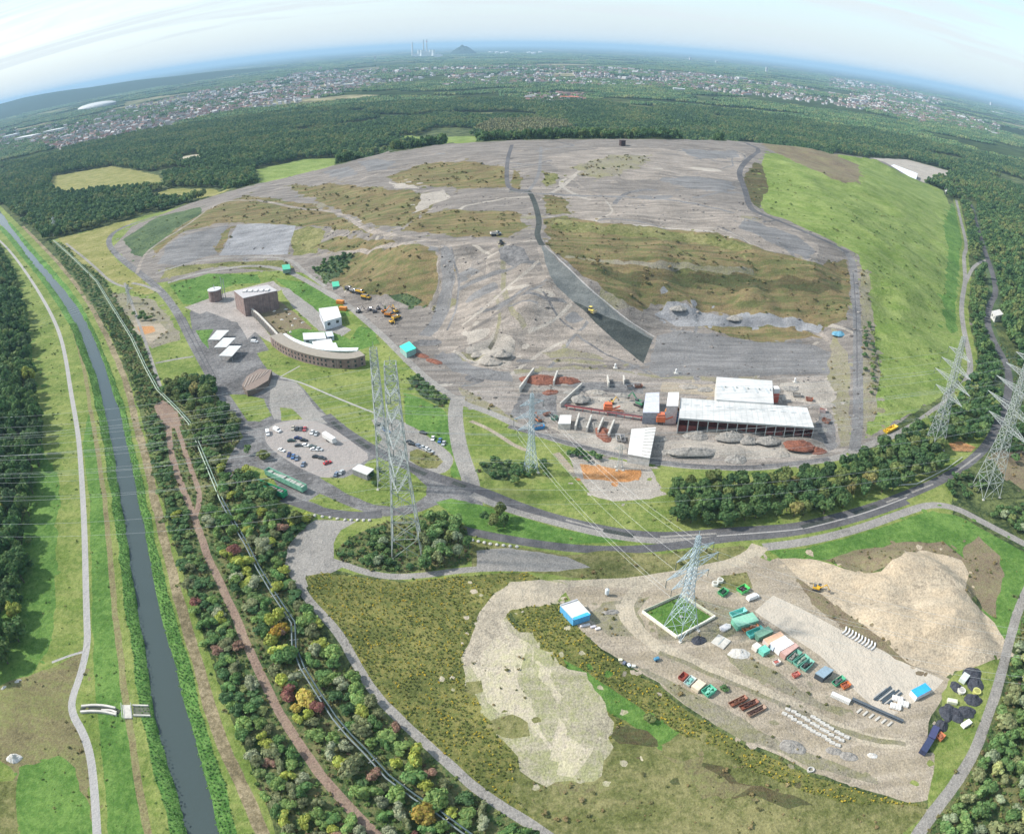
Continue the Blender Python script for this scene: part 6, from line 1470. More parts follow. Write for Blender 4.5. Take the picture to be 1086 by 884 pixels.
def excavator(px, hd, col, lab, k=1.0):
    a = T(*px); t = thing('excavator', lab, 'excavator', a, hd, 'earth moving machines'); t.scale = (k, k, k)
    for s in (-1, 1): MB().box(-1.9, 1.9, s * 1.15 - .3, s * 1.15 + .3, 0, .85, ch=.25).part('track', M_RUBBER, t)
    MB().box(-1.9, 1.2, -1.25, 1.25, 1.0, 2.0, ch=.15).part('body', M_PAINT, t, col); MB().box(.1, 1.5, .3, 1.2, 2.01, 2.9, ch=.12).part('cab', M_GLASS, t); MB().box(-1.8, -.6, -1.1, 1.1, 2.01, 2.4, ch=.1).part('counterweight', M_PAINT, t, (.1, .1, .1))
    MB().bar((1.2, -.3, 1.7), (3.6, -.3, 4.2), .26).part('boom', M_PAINT, t, col); MB().bar((3.6, -.3, 4.2), (5.3, -.3, 2.0), .2).part('arm', M_PAINT, t, col); MB().box(4.9, 5.9, -.8, .2, .9, 1.9, ch=.2).part('bucket', M_PAINT, t, (.12, .11, .1)); return t
def dumper(px, hd, col, lab, k=1.0):
    a = T(*px); t = thing('dump_truck', lab, 'dump truck', a, hd, 'earth moving machines'); t.scale = (k, k, k)
    m = MB(); m.prism([(-3.6, -1.4), (.8, -1.4), (.8, 1.4), (-3.6, 1.4)], 1.5, 2.9, [2.6, 3.1, 3.1, 2.6]); m.part('tub', M_PAINT, t, col); MB().box(-3.2, .5, -1.15, 1.15, 2.85, 3.05).part('load', M_MATTE, t, (.2, .17, .14))
    MB().box(1.0, 3.4, -1.2, 1.2, 1.0, 2.0, ch=.15).part('bonnet', M_PAINT, t, col); MB().box(1.0, 2.2, -1.0, 1.0, 2.01, 3.1, ch=.12).part('cab', M_GLASS, t)
    for x in (-2.6, -.9, 2.4):
        for s in (-1, 1): MB().wheel(x, s * 1.25, .85, .85, .6, 12).part('wheel', M_RUBBER, t)
    return t
def dozer(px, hd, col, lab, k=1.0):
    a = T(*px); t = thing('bulldozer', lab, 'bulldozer', a, hd, 'earth moving machines'); t.scale = (k, k, k)
    for s in (-1, 1): MB().box(-1.8, 1.7, s * 1.0 - .3, s * 1.0 + .3, 0, 1.0, ch=.3).part('track', M_RUBBER, t)
    MB().box(-1.4, 1.6, -.68, .68, .7, 1.8, ch=.12).part('body', M_PAINT, t, col); MB().box(-1.1, .3, -.7, .7, 1.81, 2.9, ch=.12).part('cab', M_GLASS, t); MB().box(-1.2, .4, -.8, .8, 2.91, 3.05).part('roof', M_PAINT, t, col); MB().box(2.1, 2.4, -1.7, 1.7, .1, 1.3).part('blade', M_PAINT, t, (.35, .3, .2))
    MB().bar((.5, -1.35, .5), (2.1, -1.35, .5), .12).bar((.5, 1.35, .5), (2.1, 1.35, .5), .12).part('push_arm', M_PAINT, t, col)
YEL = (.62, .36, .03); ORA = (.60, .22, .03)
def build_machines():
    def c(x, y): return (270 + x / 3.843, 220 + y / 3.843)
    dumper(c(432, 350), -.6, YEL, 'yellow dump truck topmost in the upper row of machines beside the heap road', 1.1)
    dumper(c(455, 372), -.5, YEL, 'yellow dump truck lowest in the upper row of machines beside the heap road', 1.1)
    dumper(c(405, 345), -.6, (.3, .3, .3), 'grey dump truck at the head of the upper row of machines', 1.0)
    dumper(c(385, 335), -.6, (.12, .12, .13), 'dark dump truck beside the small green hut', 1.0)
    excavator(c(530, 428), .4, ORA, 'orange excavator uppermost in the cluster of machines at the heap foot', 1.1)
    excavator(c(575, 428), 2.2, YEL, 'yellow excavator at the outer corner of the machine cluster', 1.15)
    dumper(c(552, 445), -.3, ORA, 'orange dump truck in the middle of the machine cluster', 1.1)
    dumper(c(578, 455), .9, YEL, 'yellow dump truck between the two yellow excavators', 1.0)
    excavator(c(560, 472), -1.0, YEL, 'yellow excavator lowest in the machine cluster', 1.1)
    excavator(c(425, 428), 1.0, (.10, .10, .11), 'black excavator at the edge of the heap road', 1.0)
    for x, y, w in ((470, 420, 'nearest the road'), (490, 428, 'in the middle'), (505, 415, 'farthest from the road')):
        excavator(c(x, y), random.uniform(0, 6), (.13, .12, .14), f'dark grey machine of the three beside the yellow cluster, the one {w}', .9)
    excavator((678, 430), 2.4, (.05, .20, .10), 'green material handler standing on the works yard', 1.5)
    excavator((866, 625), -.5, YEL, 'yellow excavator working at the foot of the sand heap', .95)
    dozer((627, 331), -.7, (.62, .50, .12), 'yellow bulldozer on the dark lined ramp', 1.3)
    dumper((526, 250), .3, (.5, .48, .45), 'pale dump truck on the terrace road', 1.2)
    dozer((531.5, 259), 1.2, (.06, .06, .06), 'black bulldozer below the terrace road', 1.2)
    excavator((648, 428), .5, YEL, 'small yellow excavator on the middle of the works yard', .9)
    excavator((571, 447), 2.0, (.35, .12, .05), 'rusty excavator beside the blue skip', 1.0)
    for i, (px, w) in enumerate((((361, 322), 'upper'), ((364, 329), 'lower'))):
        a = T(*px); t = thing('orange_container', f'{w} of two orange containers against the white tent hall', 'container', a, -.35, 'orange containers'); box_container(t, 6, 2.6, 2.7, ORA)
def box_container(t, L_, W_, H_, col, roofcol=None):
    h = L_ / 2; w = W_ / 2
    MB().box(-h, h, -w, w, .12, H_).part('body', M_PAINT, t, col)
    m = MB()
    for i in range(int(L_ / .55)):
        x = -h + .4 + i * .55
        if x < h - .3: m.box(x, x + .25, -w - .06, -w, .25, H_ - .2).box(x, x + .25, w, w + .06, .25, H_ - .2)
    m.part('rib', M_PAINT, t, tuple(c * .9 for c in col))
    MB().box(-h - .02, h + .02, -w - .03, w + .03, H_ + .002, H_ + .08).part('roof', M_PAINT, t, roofcol or col)
    for s in (-1, 1): MB().box(h, h + .07, min(s * .05, s * (w - .05)), max(s * .05, s * (w - .05)), .2, H_ - .1).part('door', M_PAINT, t, tuple(c * .85 for c in col))
def skip(A, B, W_, H_, col, lab, load=None, group='skips and containers in the storage yard', name='skip'):
    loc, rz, L_ = axis(A, B); t = thing(name, lab, name.replace('_', ' '), loc, rz, group); h = L_ / 2; w = W_ / 2; k = min(.7, L_ * .12); th = .12
    bm = bmesh.new()
    def ring(z, i, e): return [bm.verts.new((x, y, z)) for x, y in ((-h + e + i, -w + i), (h - e - i, -w + i), (h - e - i, w - i), (-h + e + i, w - i))]
    o0 = ring(.1, 0, k); o1 = ring(H_, 0, 0); i1 = ring(H_, th, 0); i0 = ring(.35, th, k)
    for a, b in ((o0, o1), (o1, i1), (i1, i0)):
        for q in range(4): bm.faces.new((a[q], a[(q + 1) % 4], b[(q + 1) % 4], b[q]))
    bm.faces.new(o0[::-1]); bm.faces.new(i0); me = bpy.data.meshes.new('shell'); bm.to_mesh(me); bm.free(); me.materials.append(M_PAINT); child('shell', me, t, col)
    m = MB()
    for i in range(max(2, int(L_ / 1.3))):
        x = -h + k + .2 + (L_ - 2 * k - .4) * i / max(1, int(L_ / 1.3) - 1); m.box(x - .07, x + .07, -w - .09, -w - .002, .2, H_ - .05).box(x - .07, x + .07, w + .002, w + .09, .2, H_ - .05)
    m.part('rib', M_PAINT, t, tuple(c * .85 for c in col))
    if load:
        m = MB(); rr = random.Random(int(L_ * 100))
        for _ in range(10): x = rr.uniform(-h + k + .5, h - k - .5); y = rr.uniform(-w + .5, w - .5); m.box(x - .5, x + .5, y - .35, y + .35, .4, H_ * rr.uniform(.6, 1.05), ch=.08)
        m.part('load', M_MATTE, t, load)
    return t
def cont(A, B, W_, H_, col, lab, roofcol=None):
    loc, rz, L_ = axis(A, B); t = thing('container', lab, 'container', loc, rz, 'skips and containers in the storage yard'); box_container(t, L_, W_, H_, col, roofcol)
def pile(px, r, h, mat, lab, cat='heap', name='rubble_pile', r2=None, rz=0.0, seed=1, group=None):
    x, y, z = T(*px); bm = bmesh.new(); off = Vector((seed * 7.1, 0, 0)); R2 = r2 or r; NS, NR = 30, 12; rows = []
    for k in range(NR + 1):
        q = k / NR; row = []
        for i in range(NS if k else 1):
            a = 2 * math.pi * i / NS; o = 1 + .22 * mnoise.noise(Vector((math.cos(a) * 1.5, math.sin(a) * 1.5, 0)) + off) + .10 * mnoise.noise(Vector((math.cos(a) * 4, math.sin(a) * 4, 2)) + off)
            vx, vy = r * q * o * math.cos(a), R2 * q * o * math.sin(a); sc_ = 1.6 / max(1.2, min(r, R2))
            n = mnoise.noise(Vector((vx * sc_, vy * sc_, 5)) + off) * .55 + mnoise.noise(Vector((vx * sc_ * 2.6, vy * sc_ * 2.6, 7)) + off) * .3 + mnoise.noise(Vector((vx * sc_ * 6, vy * sc_ * 6, 9)) + off) * .16
            zz = h * ((1 - q) ** .85 * (1 + .45 * n) + .22 * n * (1 - q) ** .3) if k < NR else -.35
            row.append(bm.verts.new((vx, vy, zz)))
        rows.append(row)
    for i in range(NS): bm.faces.new((rows[0][0], rows[1][i], rows[1][(i + 1) % NS]))
    for k in range(1, NR):
        for i in range(NS): bm.faces.new((rows[k][i], rows[k + 1][i], rows[k + 1][(i + 1) % NS], rows[k][(i + 1) % NS]))
    m = MB(); m.bm.free(); m.bm = bm; return m.solo(name, mat, lab, cat, None, group, (x, y, z), rz)
TURQ = (.13, .45, .38); GRN = (.05, .30, .13); PALE = (.62, .60, .55)
def build_storage_yard():
    skip((774, 655), (790, 649), 2.4, 1.9, (.22, .58, .52), 'pale turquoise skip topmost in the long row beside the slab')
    cont((778, 665), (800, 658), 4.6, 2.4, (.16, .42, .30), 'widest green container in the long row beside the slab', (.22, .46, .34))
    skip((787, 670), (803, 664), 2.2, 1.3, (.48, .18, .07), 'orange brown skip wedged between green containers', (.3, .14, .08))
    skip((792, 676), (808, 669), 2.6, 2.0, (.12, .52, .46), 'bright turquoise skip below the orange brown one')
    cont((801, 678), (816, 671), 3.0, 2.3, (.14, .28, .20), 'dull green container beside the turquoise skip', (.17, .32, .23))
    cont((811, 685), (829, 676.5), 3.2, 2.2, (.62, .50, .46), 'pinkish white container with an orange patched roof', (.62, .38, .25))
    cont((817, 688.5), (833, 680), 2.4, 2.2, (.55, .62, .72), 'pale blue container beside the pinkish one', (.68, .66, .68))
    cont((823, 693), (838, 684.5), 2.6, 2.4, (.68, .68, .66), 'clean white container in the middle of the row', (0.61, 0.60, 0.59))
    cont((829, 697.5), (843, 687), 2.6, 2.2, (.46, .28, .24), 'dusty red container in the middle of the row', (.48, .31, .27))
    skip((836, 703), (847, 693), 2.5, 1.8, (.14, .34, .26), 'green skip with pale rim, first of three at the end of the row', (.2, .2, .18))
    skip((842, 707), (855, 698), 2.5, 1.8, (.16, .42, .32), 'green skip with pale rim, middle of three at the end of the row', (.25, .30, .25))
    skip((850, 712), (860, 702.5), 2.5, 1.8, (.20, .44, .36), 'green skip full of dark scrap, last of three at the end of the row', (.05, .05, .05))
    cont((799, 690), (804, 686.5), 2.4, 2.0, (.64, .60, .54), 'small cream box standing in front of the container row')
    cont((806, 694), (813, 690), 3.0, 2.0, (.15, .48, .38), 'small turquoise box standing in front of the container row')
    skip((820, 705), (826, 702), 1.8, 1.3, (.58, .56, .52), 'small white bin with red base in front of the dusty red container', (.4, .12, .1))
    skip((840, 718), (847, 715), 1.8, 1.2, (.46, .12, .09), 'small red bin in front of the green skips', (.35, .12, .1))
    roofed('yard_shelter', 'blue grey flat roofed shelter with machinery beneath beside the green skips', 'shelter', [(865, 713), (875, 706), (884, 710), (874, 718)], 2.8, M_MATTE, (.05, .06, .07), (.22, .30, .36), .2)
    skip((883, 727.5), (894, 720), 2.2, 1.5, (.06, .32, .18), 'green skip between the shelter and the orange bin', (.1, .1, .1))
    skip((892, 730), (900, 726), 2.2, 1.4, (.55, .16, .05), 'orange bin next to the long white box', (.25, .08, .05))
    cont((881, 737), (900.5, 746), 1.6, 1.4, (0.57, 0.57, 0.55), 'long low white box lying along the yard edge')
    loc, rz, L_ = axis((903, 742), (957, 766)); t = thing('steel_girder', 'long dark steel girder lying along the slab edge', 'girder', loc, rz)
    MB().box(-L_ / 2, L_ / 2, -.55, .55, 0, .15).part('flange', M_PAINT, t, (.07, .085, .10)); MB().box(-L_ / 2, L_ / 2, -.09, .09, .151, 1.0).part('web', M_PAINT, t, (.06, .07, .085)); MB().box(-L_ / 2, L_ / 2, -.55, .55, 1.001, 1.15).part('flange', M_PAINT, t, (.08, .095, .11))
    for i in range(8):
        A = (924 + i * 2.2, 741.5 + i * .9); B = (942 + i * 2.2, 727.5 + i * .9); loc, rz, L_ = axis(A, B); m = MB(); h = L_ / 2 * (.75 + .25 * ((i * 7) % 4) / 3)
        m.box(-h, h, -.28, .28, .05 + .3 * (i % 2), .3 + .3 * (i % 2)); m.solo('steel_beam', M_PAINT, f"{['first','second','third','fourth','fifth','sixth','seventh','eighth'][i]} steel beam of the dark stack on the slab, from the girder side", 'beam', ((.05, .07, .09) if i % 3 else (.35, .34, .32)), 'stacked steel beams', loc, rz)
    for i in range(6):
        A = (913 + i * 6.5, 752 + i * 2.8); B = (909 + i * 6.5, 755.5 + i * 2.8); loc, rz, L_ = axis(A, B); MB().box(-1.3, 1.3, -.4, .4, .05, .5, ch=.06).solo('short_beam', M_CONC, f"{['first','second','third','fourth','fifth','sixth'][i]} short pale beam of the row beside the dark girder", 'beam', None, 'short pale beams', loc, rz)
    cont((967, 740), (982, 732), 3.6, 2.4, (.66, .68, .70), 'white cabin with a bright blue roof at the slab corner', (.03, .34, .74))
    for i, (px, w) in enumerate((((951, 742), 'upper'), ((957, 747), 'middle'), ((949, 750), 'lower'))): 
        x, y, z = T(*px); t = thing('bagged_stack', f'{w} white wrapped stack beside the blue roofed cabin', 'stack', (x, y, z), -.5, 'white wrapped stacks')
        for k in range(4): MB().box(-2 + k * 1.05, -1.05 + k * 1.05, -1.2, 1.2, .1, 1.1 + .15 * (k % 2), ch=.12).part('bag', M_PAINT, t, (0.61, 0.60, 0.58))
        MB().box(-2.1, 2.3, -1.25, 1.25, 0, .098).part('pallet', M_MATTE, t, (.3, .22, .13))
    # white hoses on the slab edge
    for i in range(10):
        px = (896 + i * 3.4, 669 + i * 1.9); x, y, z = T(*px); m = MB(); pts = [(math.sin(u * 2.6) * .8 - 1 + u * .8, -2.2 + u * 4.4, .35) for u in np.linspace(0, 1, 7)]; m.path(pts, .34, 7)
        m.solo('white_pipe', M_PAINT, f"{['first','second','third','fourth','fifth','sixth','seventh','eighth','ninth','tenth'][i]} curved white pipe of the pile below the sand heap", 'pipe', (0.62, 0.61, 0.60), 'curved white pipes', (x, y, z), -.5)
    # lower group on the dirt
    skip((721, 722), (727, 716), 2.2, 1.5, (.26, .06, .04), 'dark red skip at the upper end of the short row on the dirt')
    skip((727, 728), (735, 720), 2.4, 1.5, (.50, .56, .54), 'white and turquoise skip in the short row on the dirt', (.2, .4, .36))
    cont((736, 733), (744, 725.5), 3.0, 1.7, (.52, .45, .34), 'beige box in the short row on the dirt', (.62, .52, .40))
    skip((746, 738), (756, 731), 3.2, 1.7, (.10, .42, .28), 'mint green skip at the lower end of the short row on the dirt', (.18, .45, .34))
    skip((773, 749), (791, 740), 1.9, 1.1, (.24, .09, .05), 'first of three rusty open trough skips', (.12, .06, .04), 'rusty trough skips')
    skip((784, 752.5), (803, 744), 1.9, 1.1, (.20, .07, .04), 'middle of three rusty open trough skips', (.06, .03, .025), 'rusty trough skips')
    skip((792, 759.5), (811, 750), 1.9, 1.1, (.26, .17, .12), 'last of three rusty open trough skips, with a pale rim', (.06, .035, .03), 'rusty trough skips')
    skip((763, 632), (770, 627), 2.8, 1.6, (.06, .34, .13), 'green skip with pale green end nearer the walled pylon', (.03, .05, .04), name='open_skip')
    skip((783, 629), (792, 624), 3.2, 1.7, (.08, .48, .12), 'bright green skip with dark contents near the road junction', (.06, .03, .04), name='open_skip')
    for px, lab in (((758, 620), 'white ring shaped tank on the verge, the one nearer the pylon'), ((763.5, 616.5), 'white ring shaped tank on the verge, the one nearer the road')):
        x, y, z = T(*px); t = thing('round_tank', lab, 'tank', (x, y, z), 0, 'white ring tanks'); MB().cyl(0, 0, 0, 1.2, 1.3, 16).part('shell', M_PAINT, t, (0.57, 0.57, 0.52)); MB().cyl(0, 0, 1.201, 1.3, .8, 12).part('lid', M_MATTE, t, (.25, .24, .2))
    pile((741, 679), 3.0, 1.8, M_TARP, 'heap under dark blue plastic sheeting in front of the walled pylon', 'heap', 'sheeted_heap', 2.4, .4, 3)
    pile((784, 693), 4.2, 1.3, M_STONE, 'smooth oval heap of pale sand in front of the container row', 'heap', 'sand_pile', 2.6, -.2, 4)
    x, y, z = T(764.5, 680.7); t = thing('concrete_plate', 'square pale concrete plate lying beside the dark sheeted heap', 'plate', (x, y, z), .8); MB().box(-2.7, 2.7, -2.7, 2.7, 0, .5, ch=.08).part('plate', M_CONC, t); MB().box(-2.2, 2.2, -.2, .2, .502, .62).part('strap', M_STEEL, t)
    x, y, z = T(769, 666); t = thing('white_pontoon', 'white hexagonal pontoon lying beside the container row', 'pontoon', (x, y, z), .5); MB().prism([(2.6, 0), (1.5, 1.3), (-1.8, 1.3), (-2.4, 0), (-1.8, -1.3), (1.5, -1.3)], .0, .8).part('hull', M_PAINT, t, (0.59, 0.57, 0.57)); MB().prism([(1.9, 0), (1.1, .9), (-1.4, .9), (-1.4, -.9), (1.1, -.9)], .801, .9).part('deck', M_PAINT, t, (0.64, 0.62, 0.62))
    x, y, z = T(696, 700); t = thing('blue_compressor', 'small blue compressor on the dirt below the walled pylon', 'compressor', (x, y, z), .4); MB().box(-1, 1, -.6, .6, .4, 1.4, ch=.15).part('body', M_PAINT, t, (.06, .20, .32)); [MB().wheel(-.4, sy_, .35, .35, .2).part('wheel', M_RUBBER, t) for sy_ in (-.65, .65)]; MB().bar((1, 0, .5), (2, 0, .4), .06).part('tow_bar', M_STEEL, t)
    for i, px in enumerate(((658, 700), (662, 703.5), (667, 705.5), (672, 707))):
        x, y, z = T(*px); MB().box(-.7, .7, -.5, .5, 0, .7 + .2 * (i % 2), ch=.12).solo('refuse_block', M_PAINT, f"{['uppermost','second','third','lowest'][i]} of the dumped blocks where the weeds meet the dirt", 'block', [(.7, .68, .5), (.12, .14, .2), (.6, .66, .74), (.55, .55, .5)][i], 'dumped blocks', (x, y, z), i)
    for i, px in enumerate(((618, 664), (623, 663), (629, 665), (634, 667))):
        x, y, z = T(*px); MB().box(-1.0, 1.0, -.5, .5, 0, .7, ch=.12).solo('pallet_load', M_PAINT, f"{['first','second','third','fourth'][i]} pale wrapped load in the row in front of the blue ended store", 'load', [(.6, .56, .58), (0.59, 0.57, 0.57), (.5, .48, .52), (.68, .62, .6)][i], 'wrapped loads', (x, y, z), .3)
    x, y, z = T(643.5, 631); t = thing('white_silo', 'small white silo on the verge of the sandy road', 'silo', (x, y, z)); MB().cyl(0, 0, .8, 3.0, .8, 12).part('drum', M_PAINT, t, (0.57, 0.62, 0.64)); MB().cyl(0, 0, 3.0, 3.5, .8, 12, .2).part('cap', M_PAINT, t, (0.57, 0.61, 0.62)); [MB().bar((*q_, 0), (*q_, .8), .07).part('leg', M_STEEL, t) for q_ in ((.5, .5), (-.5, .5), (0, -.6))]
    pile((648, 649), 3.6, .9, M_GREYPILE, 'low heap of grey stones beside the sandy track', 'heap', 'stone_pile', 1.4, .1, 9)
    # concrete blocks in rows
    k = 0
    W_ = ['first','second','third','fourth','fifth','sixth','seventh','eighth','ninth','tenth','eleventh','twelfth']
    for i in range(12):
        for j, (ox, oy) in enumerate(((836, 752.5), (832, 757.5), (841, 749.0)) if i > 3 else ((836, 752.5), (832, 757.5))):
            x, y, z = T(ox + 5.1 * i + RNG.uniform(-.8, .8), oy + 3.0 * i + RNG.uniform(-.5, .5)); row = ('middle', 'lower', 'upper')[j]
            t = thing('concrete_block', f'{W_[i]} block of the {row} row of pale concrete blocks', 'block', (x, y, z), -.5 + RNG.uniform(-.15, .15), 'rows of pale concrete blocks')
            MB().box(-.95, .95, -.55, .55, 0, .75, ch=.07).part('block', M_STONE, t); MB().box(-.2, .2, -.1, .1, .752, .88).part('lug', M_STEEL, t)
    for i, (px, rr, w) in enumerate((((840, 792), 5, 'largest grey heap of crushed stone at the yard edge'), ((884, 796), 3, 'middle grey heap of crushed stone at the yard edge'), ((900, 802), 3.4, 'brownish heap of crushed stone at the yard edge'), ((925, 801), 2.0, 'small white heap at the end of the block rows'))): pile(px, rr, rr * .28, M_GREYPILE if i < 3 else M_STONE, w, 'heap', 'stone_pile', rr * .6, -.4, 12 + i)
    x, y, z = T(859.5, 816.5); t = thing('concrete_ring', 'white concrete well ring lying in the weeds at the yard edge', 'ring', (x, y, z), .2); bm = bmesh.new()
    n = 16; rg = [[bm.verts.new((r * math.cos(6.2832 * i / n) * 1.25, r * math.sin(6.2832 * i / n), zz)) for i in range(n)] for r, zz in ((1.0, 0), (1.0, .7), (.72, .7), (.72, 0))]
    for a, b in zip(rg, rg[1:]):
        for i in range(n): bm.faces.new((a[i], a[(i + 1) % n], b[(i + 1) % n], b[i]))
    me = bpy.data.meshes.new('ring_wall'); bm.to_mesh(me); bm.free(); me.materials.append(M_STONE); child('ring_wall', me, t); MB().cyl(0, 0, 0, .1, .7, 12).part('base', M_MATTE, t, (.2, .2, .15))
    # dark stock beside the grey track
    for i, (px, r, lab) in enumerate((((1031, 714), 3.4, 'topmost heap under black sheeting beside the grey track'), ((1034, 725), 3.6, 'broad heap under black sheeting below the topmost one'), ((1015, 729), 2.6, 'heap of black tyres and sheeting beside the white tub'), ((1032, 742), 3.0, 'bluish black sheeted heap in the middle of the stock'), ((1005, 755), 3.4, 'navy sheeted heap at the yard side of the stock'), ((1014, 758), 3.0, 'black sheeted heap in the lower middle of the stock'), ((1024.5, 755), 3.2, 'grey teal sheeted heap at the track side of the stock'), ((998, 770), 2.6, 'black sheeted heap at the top of the navy container row'))):
        pile(px, r * 1.3, 2.2, M_TARP, lab, 'heap', 'sheeted_heap', r, i, 20 + i, 'sheeted heaps beside the grey track')
    cont((1019, 724), (1024, 717.5), 2.6, 1.8, (.52, .58, .54), 'pale grey green box among the black sheeted heaps')
    cont((985, 787), (977, 800), 2.5, 2.2, (.035, .045, .10), 'long navy container pointing down the yard edge, lower one'); cont((991, 774), (985.6, 786), 2.5, 2.2, (.05, .055, .13), 'long navy container pointing down the yard edge, upper one')
    skip((994, 785), (999, 780), 2.4, 1.5, (.50, .18, .08), 'rusty orange skip beside the navy containers', (.3, .12, .07)); cont((1004, 744), (1014, 746), 1.8, 1.3, (.60, .62, .46), 'pale yellow box between the sheeted heaps'); cont((1020, 771), (1028, 766), 2.0, 1.2, (.66, .66, .66), 'white crate at the track side below the sheeted heaps')
    for px, c, lab in (((1018.7, 733.6), (0.59, 0.57, 0.52), 'round white tub among the sheeted heaps'), ((1035, 734.5), (.50, .50, .16), 'round yellowish tub among the sheeted heaps')):
        x, y, z = T(*px); t = thing('round_tub', lab, 'tub', (x, y, z)); MB().cyl(0, 0, 0, 1.3, 1.5, 14, 1.7).part('shell', M_PAINT, t, c); MB().cyl(0, 0, 1.301, 1.36, 1.2, 12).part('filling', M_MATTE, t, tuple(q * .6 for q in c))
    # white walled square round the pylon
    q = [T(681, 649.4), T(717.7, 676.5), T(758, 654.6), T(722, 631)]; c = centre(q); t = thing('compound_wall', 'low white wall enclosing the green square under the pylon', 'wall', (c[0], c[1], 0), 0)
    for i in range(4):
        a = Vector((q[i][0] - c[0], q[i][1] - c[1])); b = Vector((q[(i + 1) % 4][0] - c[0], q[(i + 1) % 4][1] - c[1])); d = (b - a); n = max(3, int(d.length / 3.2)); u = d.normalized(); nn = Vector((-u.y, u.x)) * (.30 if i < 2 else .09)
        for k in range(n):
            p0 = a + d * (k / n) + u * .04; p1 = a + d * ((k + 1) / n) - u * .04; MB().prism([tuple(p0 - nn), tuple(p1 - nn), tuple(p1 + nn), tuple(p0 + nn)], -.4, 1.15 + .05 * ((k * 5) % 3)).part('panel', M_PAINT, t, (.72, .69, .58) if i < 2 else (.5, .5, .4))
build_machines(); build_storage_yard()

def wall_line(A, B, h, w, mat, lab, name='bay_wall', cat='wall', group='concrete bay walls in the works yard'):
    loc, rz, L_ = axis(A, B); t = thing(name, lab, cat, loc, rz, group); n = max(2, int(L_ / 3))
    for i in range(n): MB().box(-L_ / 2 + L_ * i / n + .03, -L_ / 2 + L_ * (i + 1) / n - .03, -w / 2, w / 2, -.5, h + .06 * (i % 2), ch=.04).part('block', mat, t)
def build_works():
    pile((575, 403), 13, 3.0, M_SCRAP, 'large red brown heap of crushed brick in the walled bay', 'heap', 'brick_heap', 6.5, -.1, 31); pile((600, 403.5), 9, 2.2, M_SCRAP, 'dark red brown heap stretching beyond the bay wall', 'heap', 'brick_heap', 4.5, -.1, 32)
    pile((584, 416), 5, 1.4, M_SCRAP, 'small red heap in front of the walled bay', 'heap', 'brick_heap', 3, .3, 33); pile((616, 423), 5.5, 2.6, M_GREYPILE, 'dark grey pointed heap in the middle of the works yard', 'heap', 'gravel_heap', 4.5, 0, 34)
    pile((640, 460), 4.2, 2.0, M_SCRAP, 'long brown heap spilling from the last open bay', 'heap', 'brick_heap', 9, .15, 35); pile((618, 449), 4.5, 1.6, M_GREYPILE, 'grey heap filling the first open bay', 'heap', 'gravel_heap', 5.0, .2, 36); pile((630, 451), 4.5, 1.6, M_GREYPILE, 'grey green heap filling the second open bay', 'heap', 'gravel_heap', 5.0, .2, 37)
    pile((848, 472), 9, 2.5, M_SCRAP, 'reddish scrap heap in front of the end of the hall', 'heap', 'scrap_heap', 6, 0, 38); pile((866, 478), 6, 2.0, M_SCRAP, 'dark scrap heap at the corner of the works yard', 'heap', 'scrap_heap', 4, 0, 39); pile((815, 467), 7, 2.2, M_GREYPILE, 'grey heap before the middle bays of the hall', 'heap', 'gravel_heap', 4, 0, 40); pile((780, 487), 7, 2.4, M_GREYPILE, 'grey heap beside the works road', 'heap', 'gravel_heap', 4.5, 0, 41)
    pile((740, 462), 9, 3.0, M_GREYPILE, 'grey gravel heap before the first bays of the hall', 'heap', 'gravel_heap', 5, 0, 42); pile((775, 463), 9, 3.2, M_GREYPILE, 'tall grey gravel heap before the hall', 'heap', 'gravel_heap', 5, 0, 43); pile((735, 479), 14, 2.4, M_GREYPILE, 'long low gravel heap in the middle of the yard', 'heap', 'gravel_heap', 4, 0, 44); pile((793, 467), 5, 2.6, M_GREYPILE, 'steep dark gravel heap with a shaded flank', 'heap', 'gravel_heap', 4, 0, 45)
    pile((447, 377), 6, 1.2, M_SCRAP, 'broken brick heap beside the turquoise roofed hut', 'heap', 'brick_heap', 3, -.6, 46); pile((460, 383), 7, 1.2, M_SCRAP, 'long reddish rubble heap below the turquoise roofed hut', 'heap', 'brick_heap', 3, -.6, 47)
    wall_line((566, 394), (551, 416), 3, .9, M_CONC, 'long slanting bay wall at the outer side of the red heap'); wall_line((591, 397), (587, 409), 3, .9, M_CONC, 'bay wall between the two red brown heaps'); wall_line((617, 409), (594, 432), 2.4, .8, M_CONC, 'slanting wall beside the dark grey pointed heap'); wall_line((644, 402), (645.5, 411), 3, .8, M_CONC, 'bay wall beyond the end of the brown ridge'); wall_line((661, 402), (662, 408), 3, .8, M_CONC, 'short bay wall near the plant shed')
    for (a, b), w in zip((((614, 442), (610, 456)), ((627, 444), (622, 458)), ((639.5, 446.5), (634, 460)), ((651, 449), (645, 464))), ('first', 'second', 'third', 'fourth')): wall_line(a, b, 2.6, .9, M_CONC, f'{w} pale partition of the row of open bays, from the blue skip')
    roofed('bay_cabin', 'flat roofed white cabin at the head of the row of open bays', 'cabin', [(594, 440), (606, 440), (605, 449), (592, 449)], 3.5, M_MATTE, (.5, .47, .42), (.60, .60, .58), .1)
    # conveyor
    loc, rz, L_ = axis((599, 433), (682, 446)); t = thing('conveyor', 'long red belt conveyor crossing the works yard', 'conveyor', loc, rz); h = L_ / 2
    MB().box(-h, h, -.9, .9, 2.1, 2.5).part('frame', M_PAINT, t, (.42, .08, .08)); MB().box(-h, h, -.6, .6, 2.502, 2.58).part('belt', M_RUBBER, t)
    for i in range(10): x = -h + 1 + (L_ - 2) * i / 9; [MB().bar((x, sy_ * .8, -.3), (x, sy_ * .5, 2.1), .12).part('leg', M_PAINT, t, (.36, .08, .07)) for sy_ in (-1, 1)]
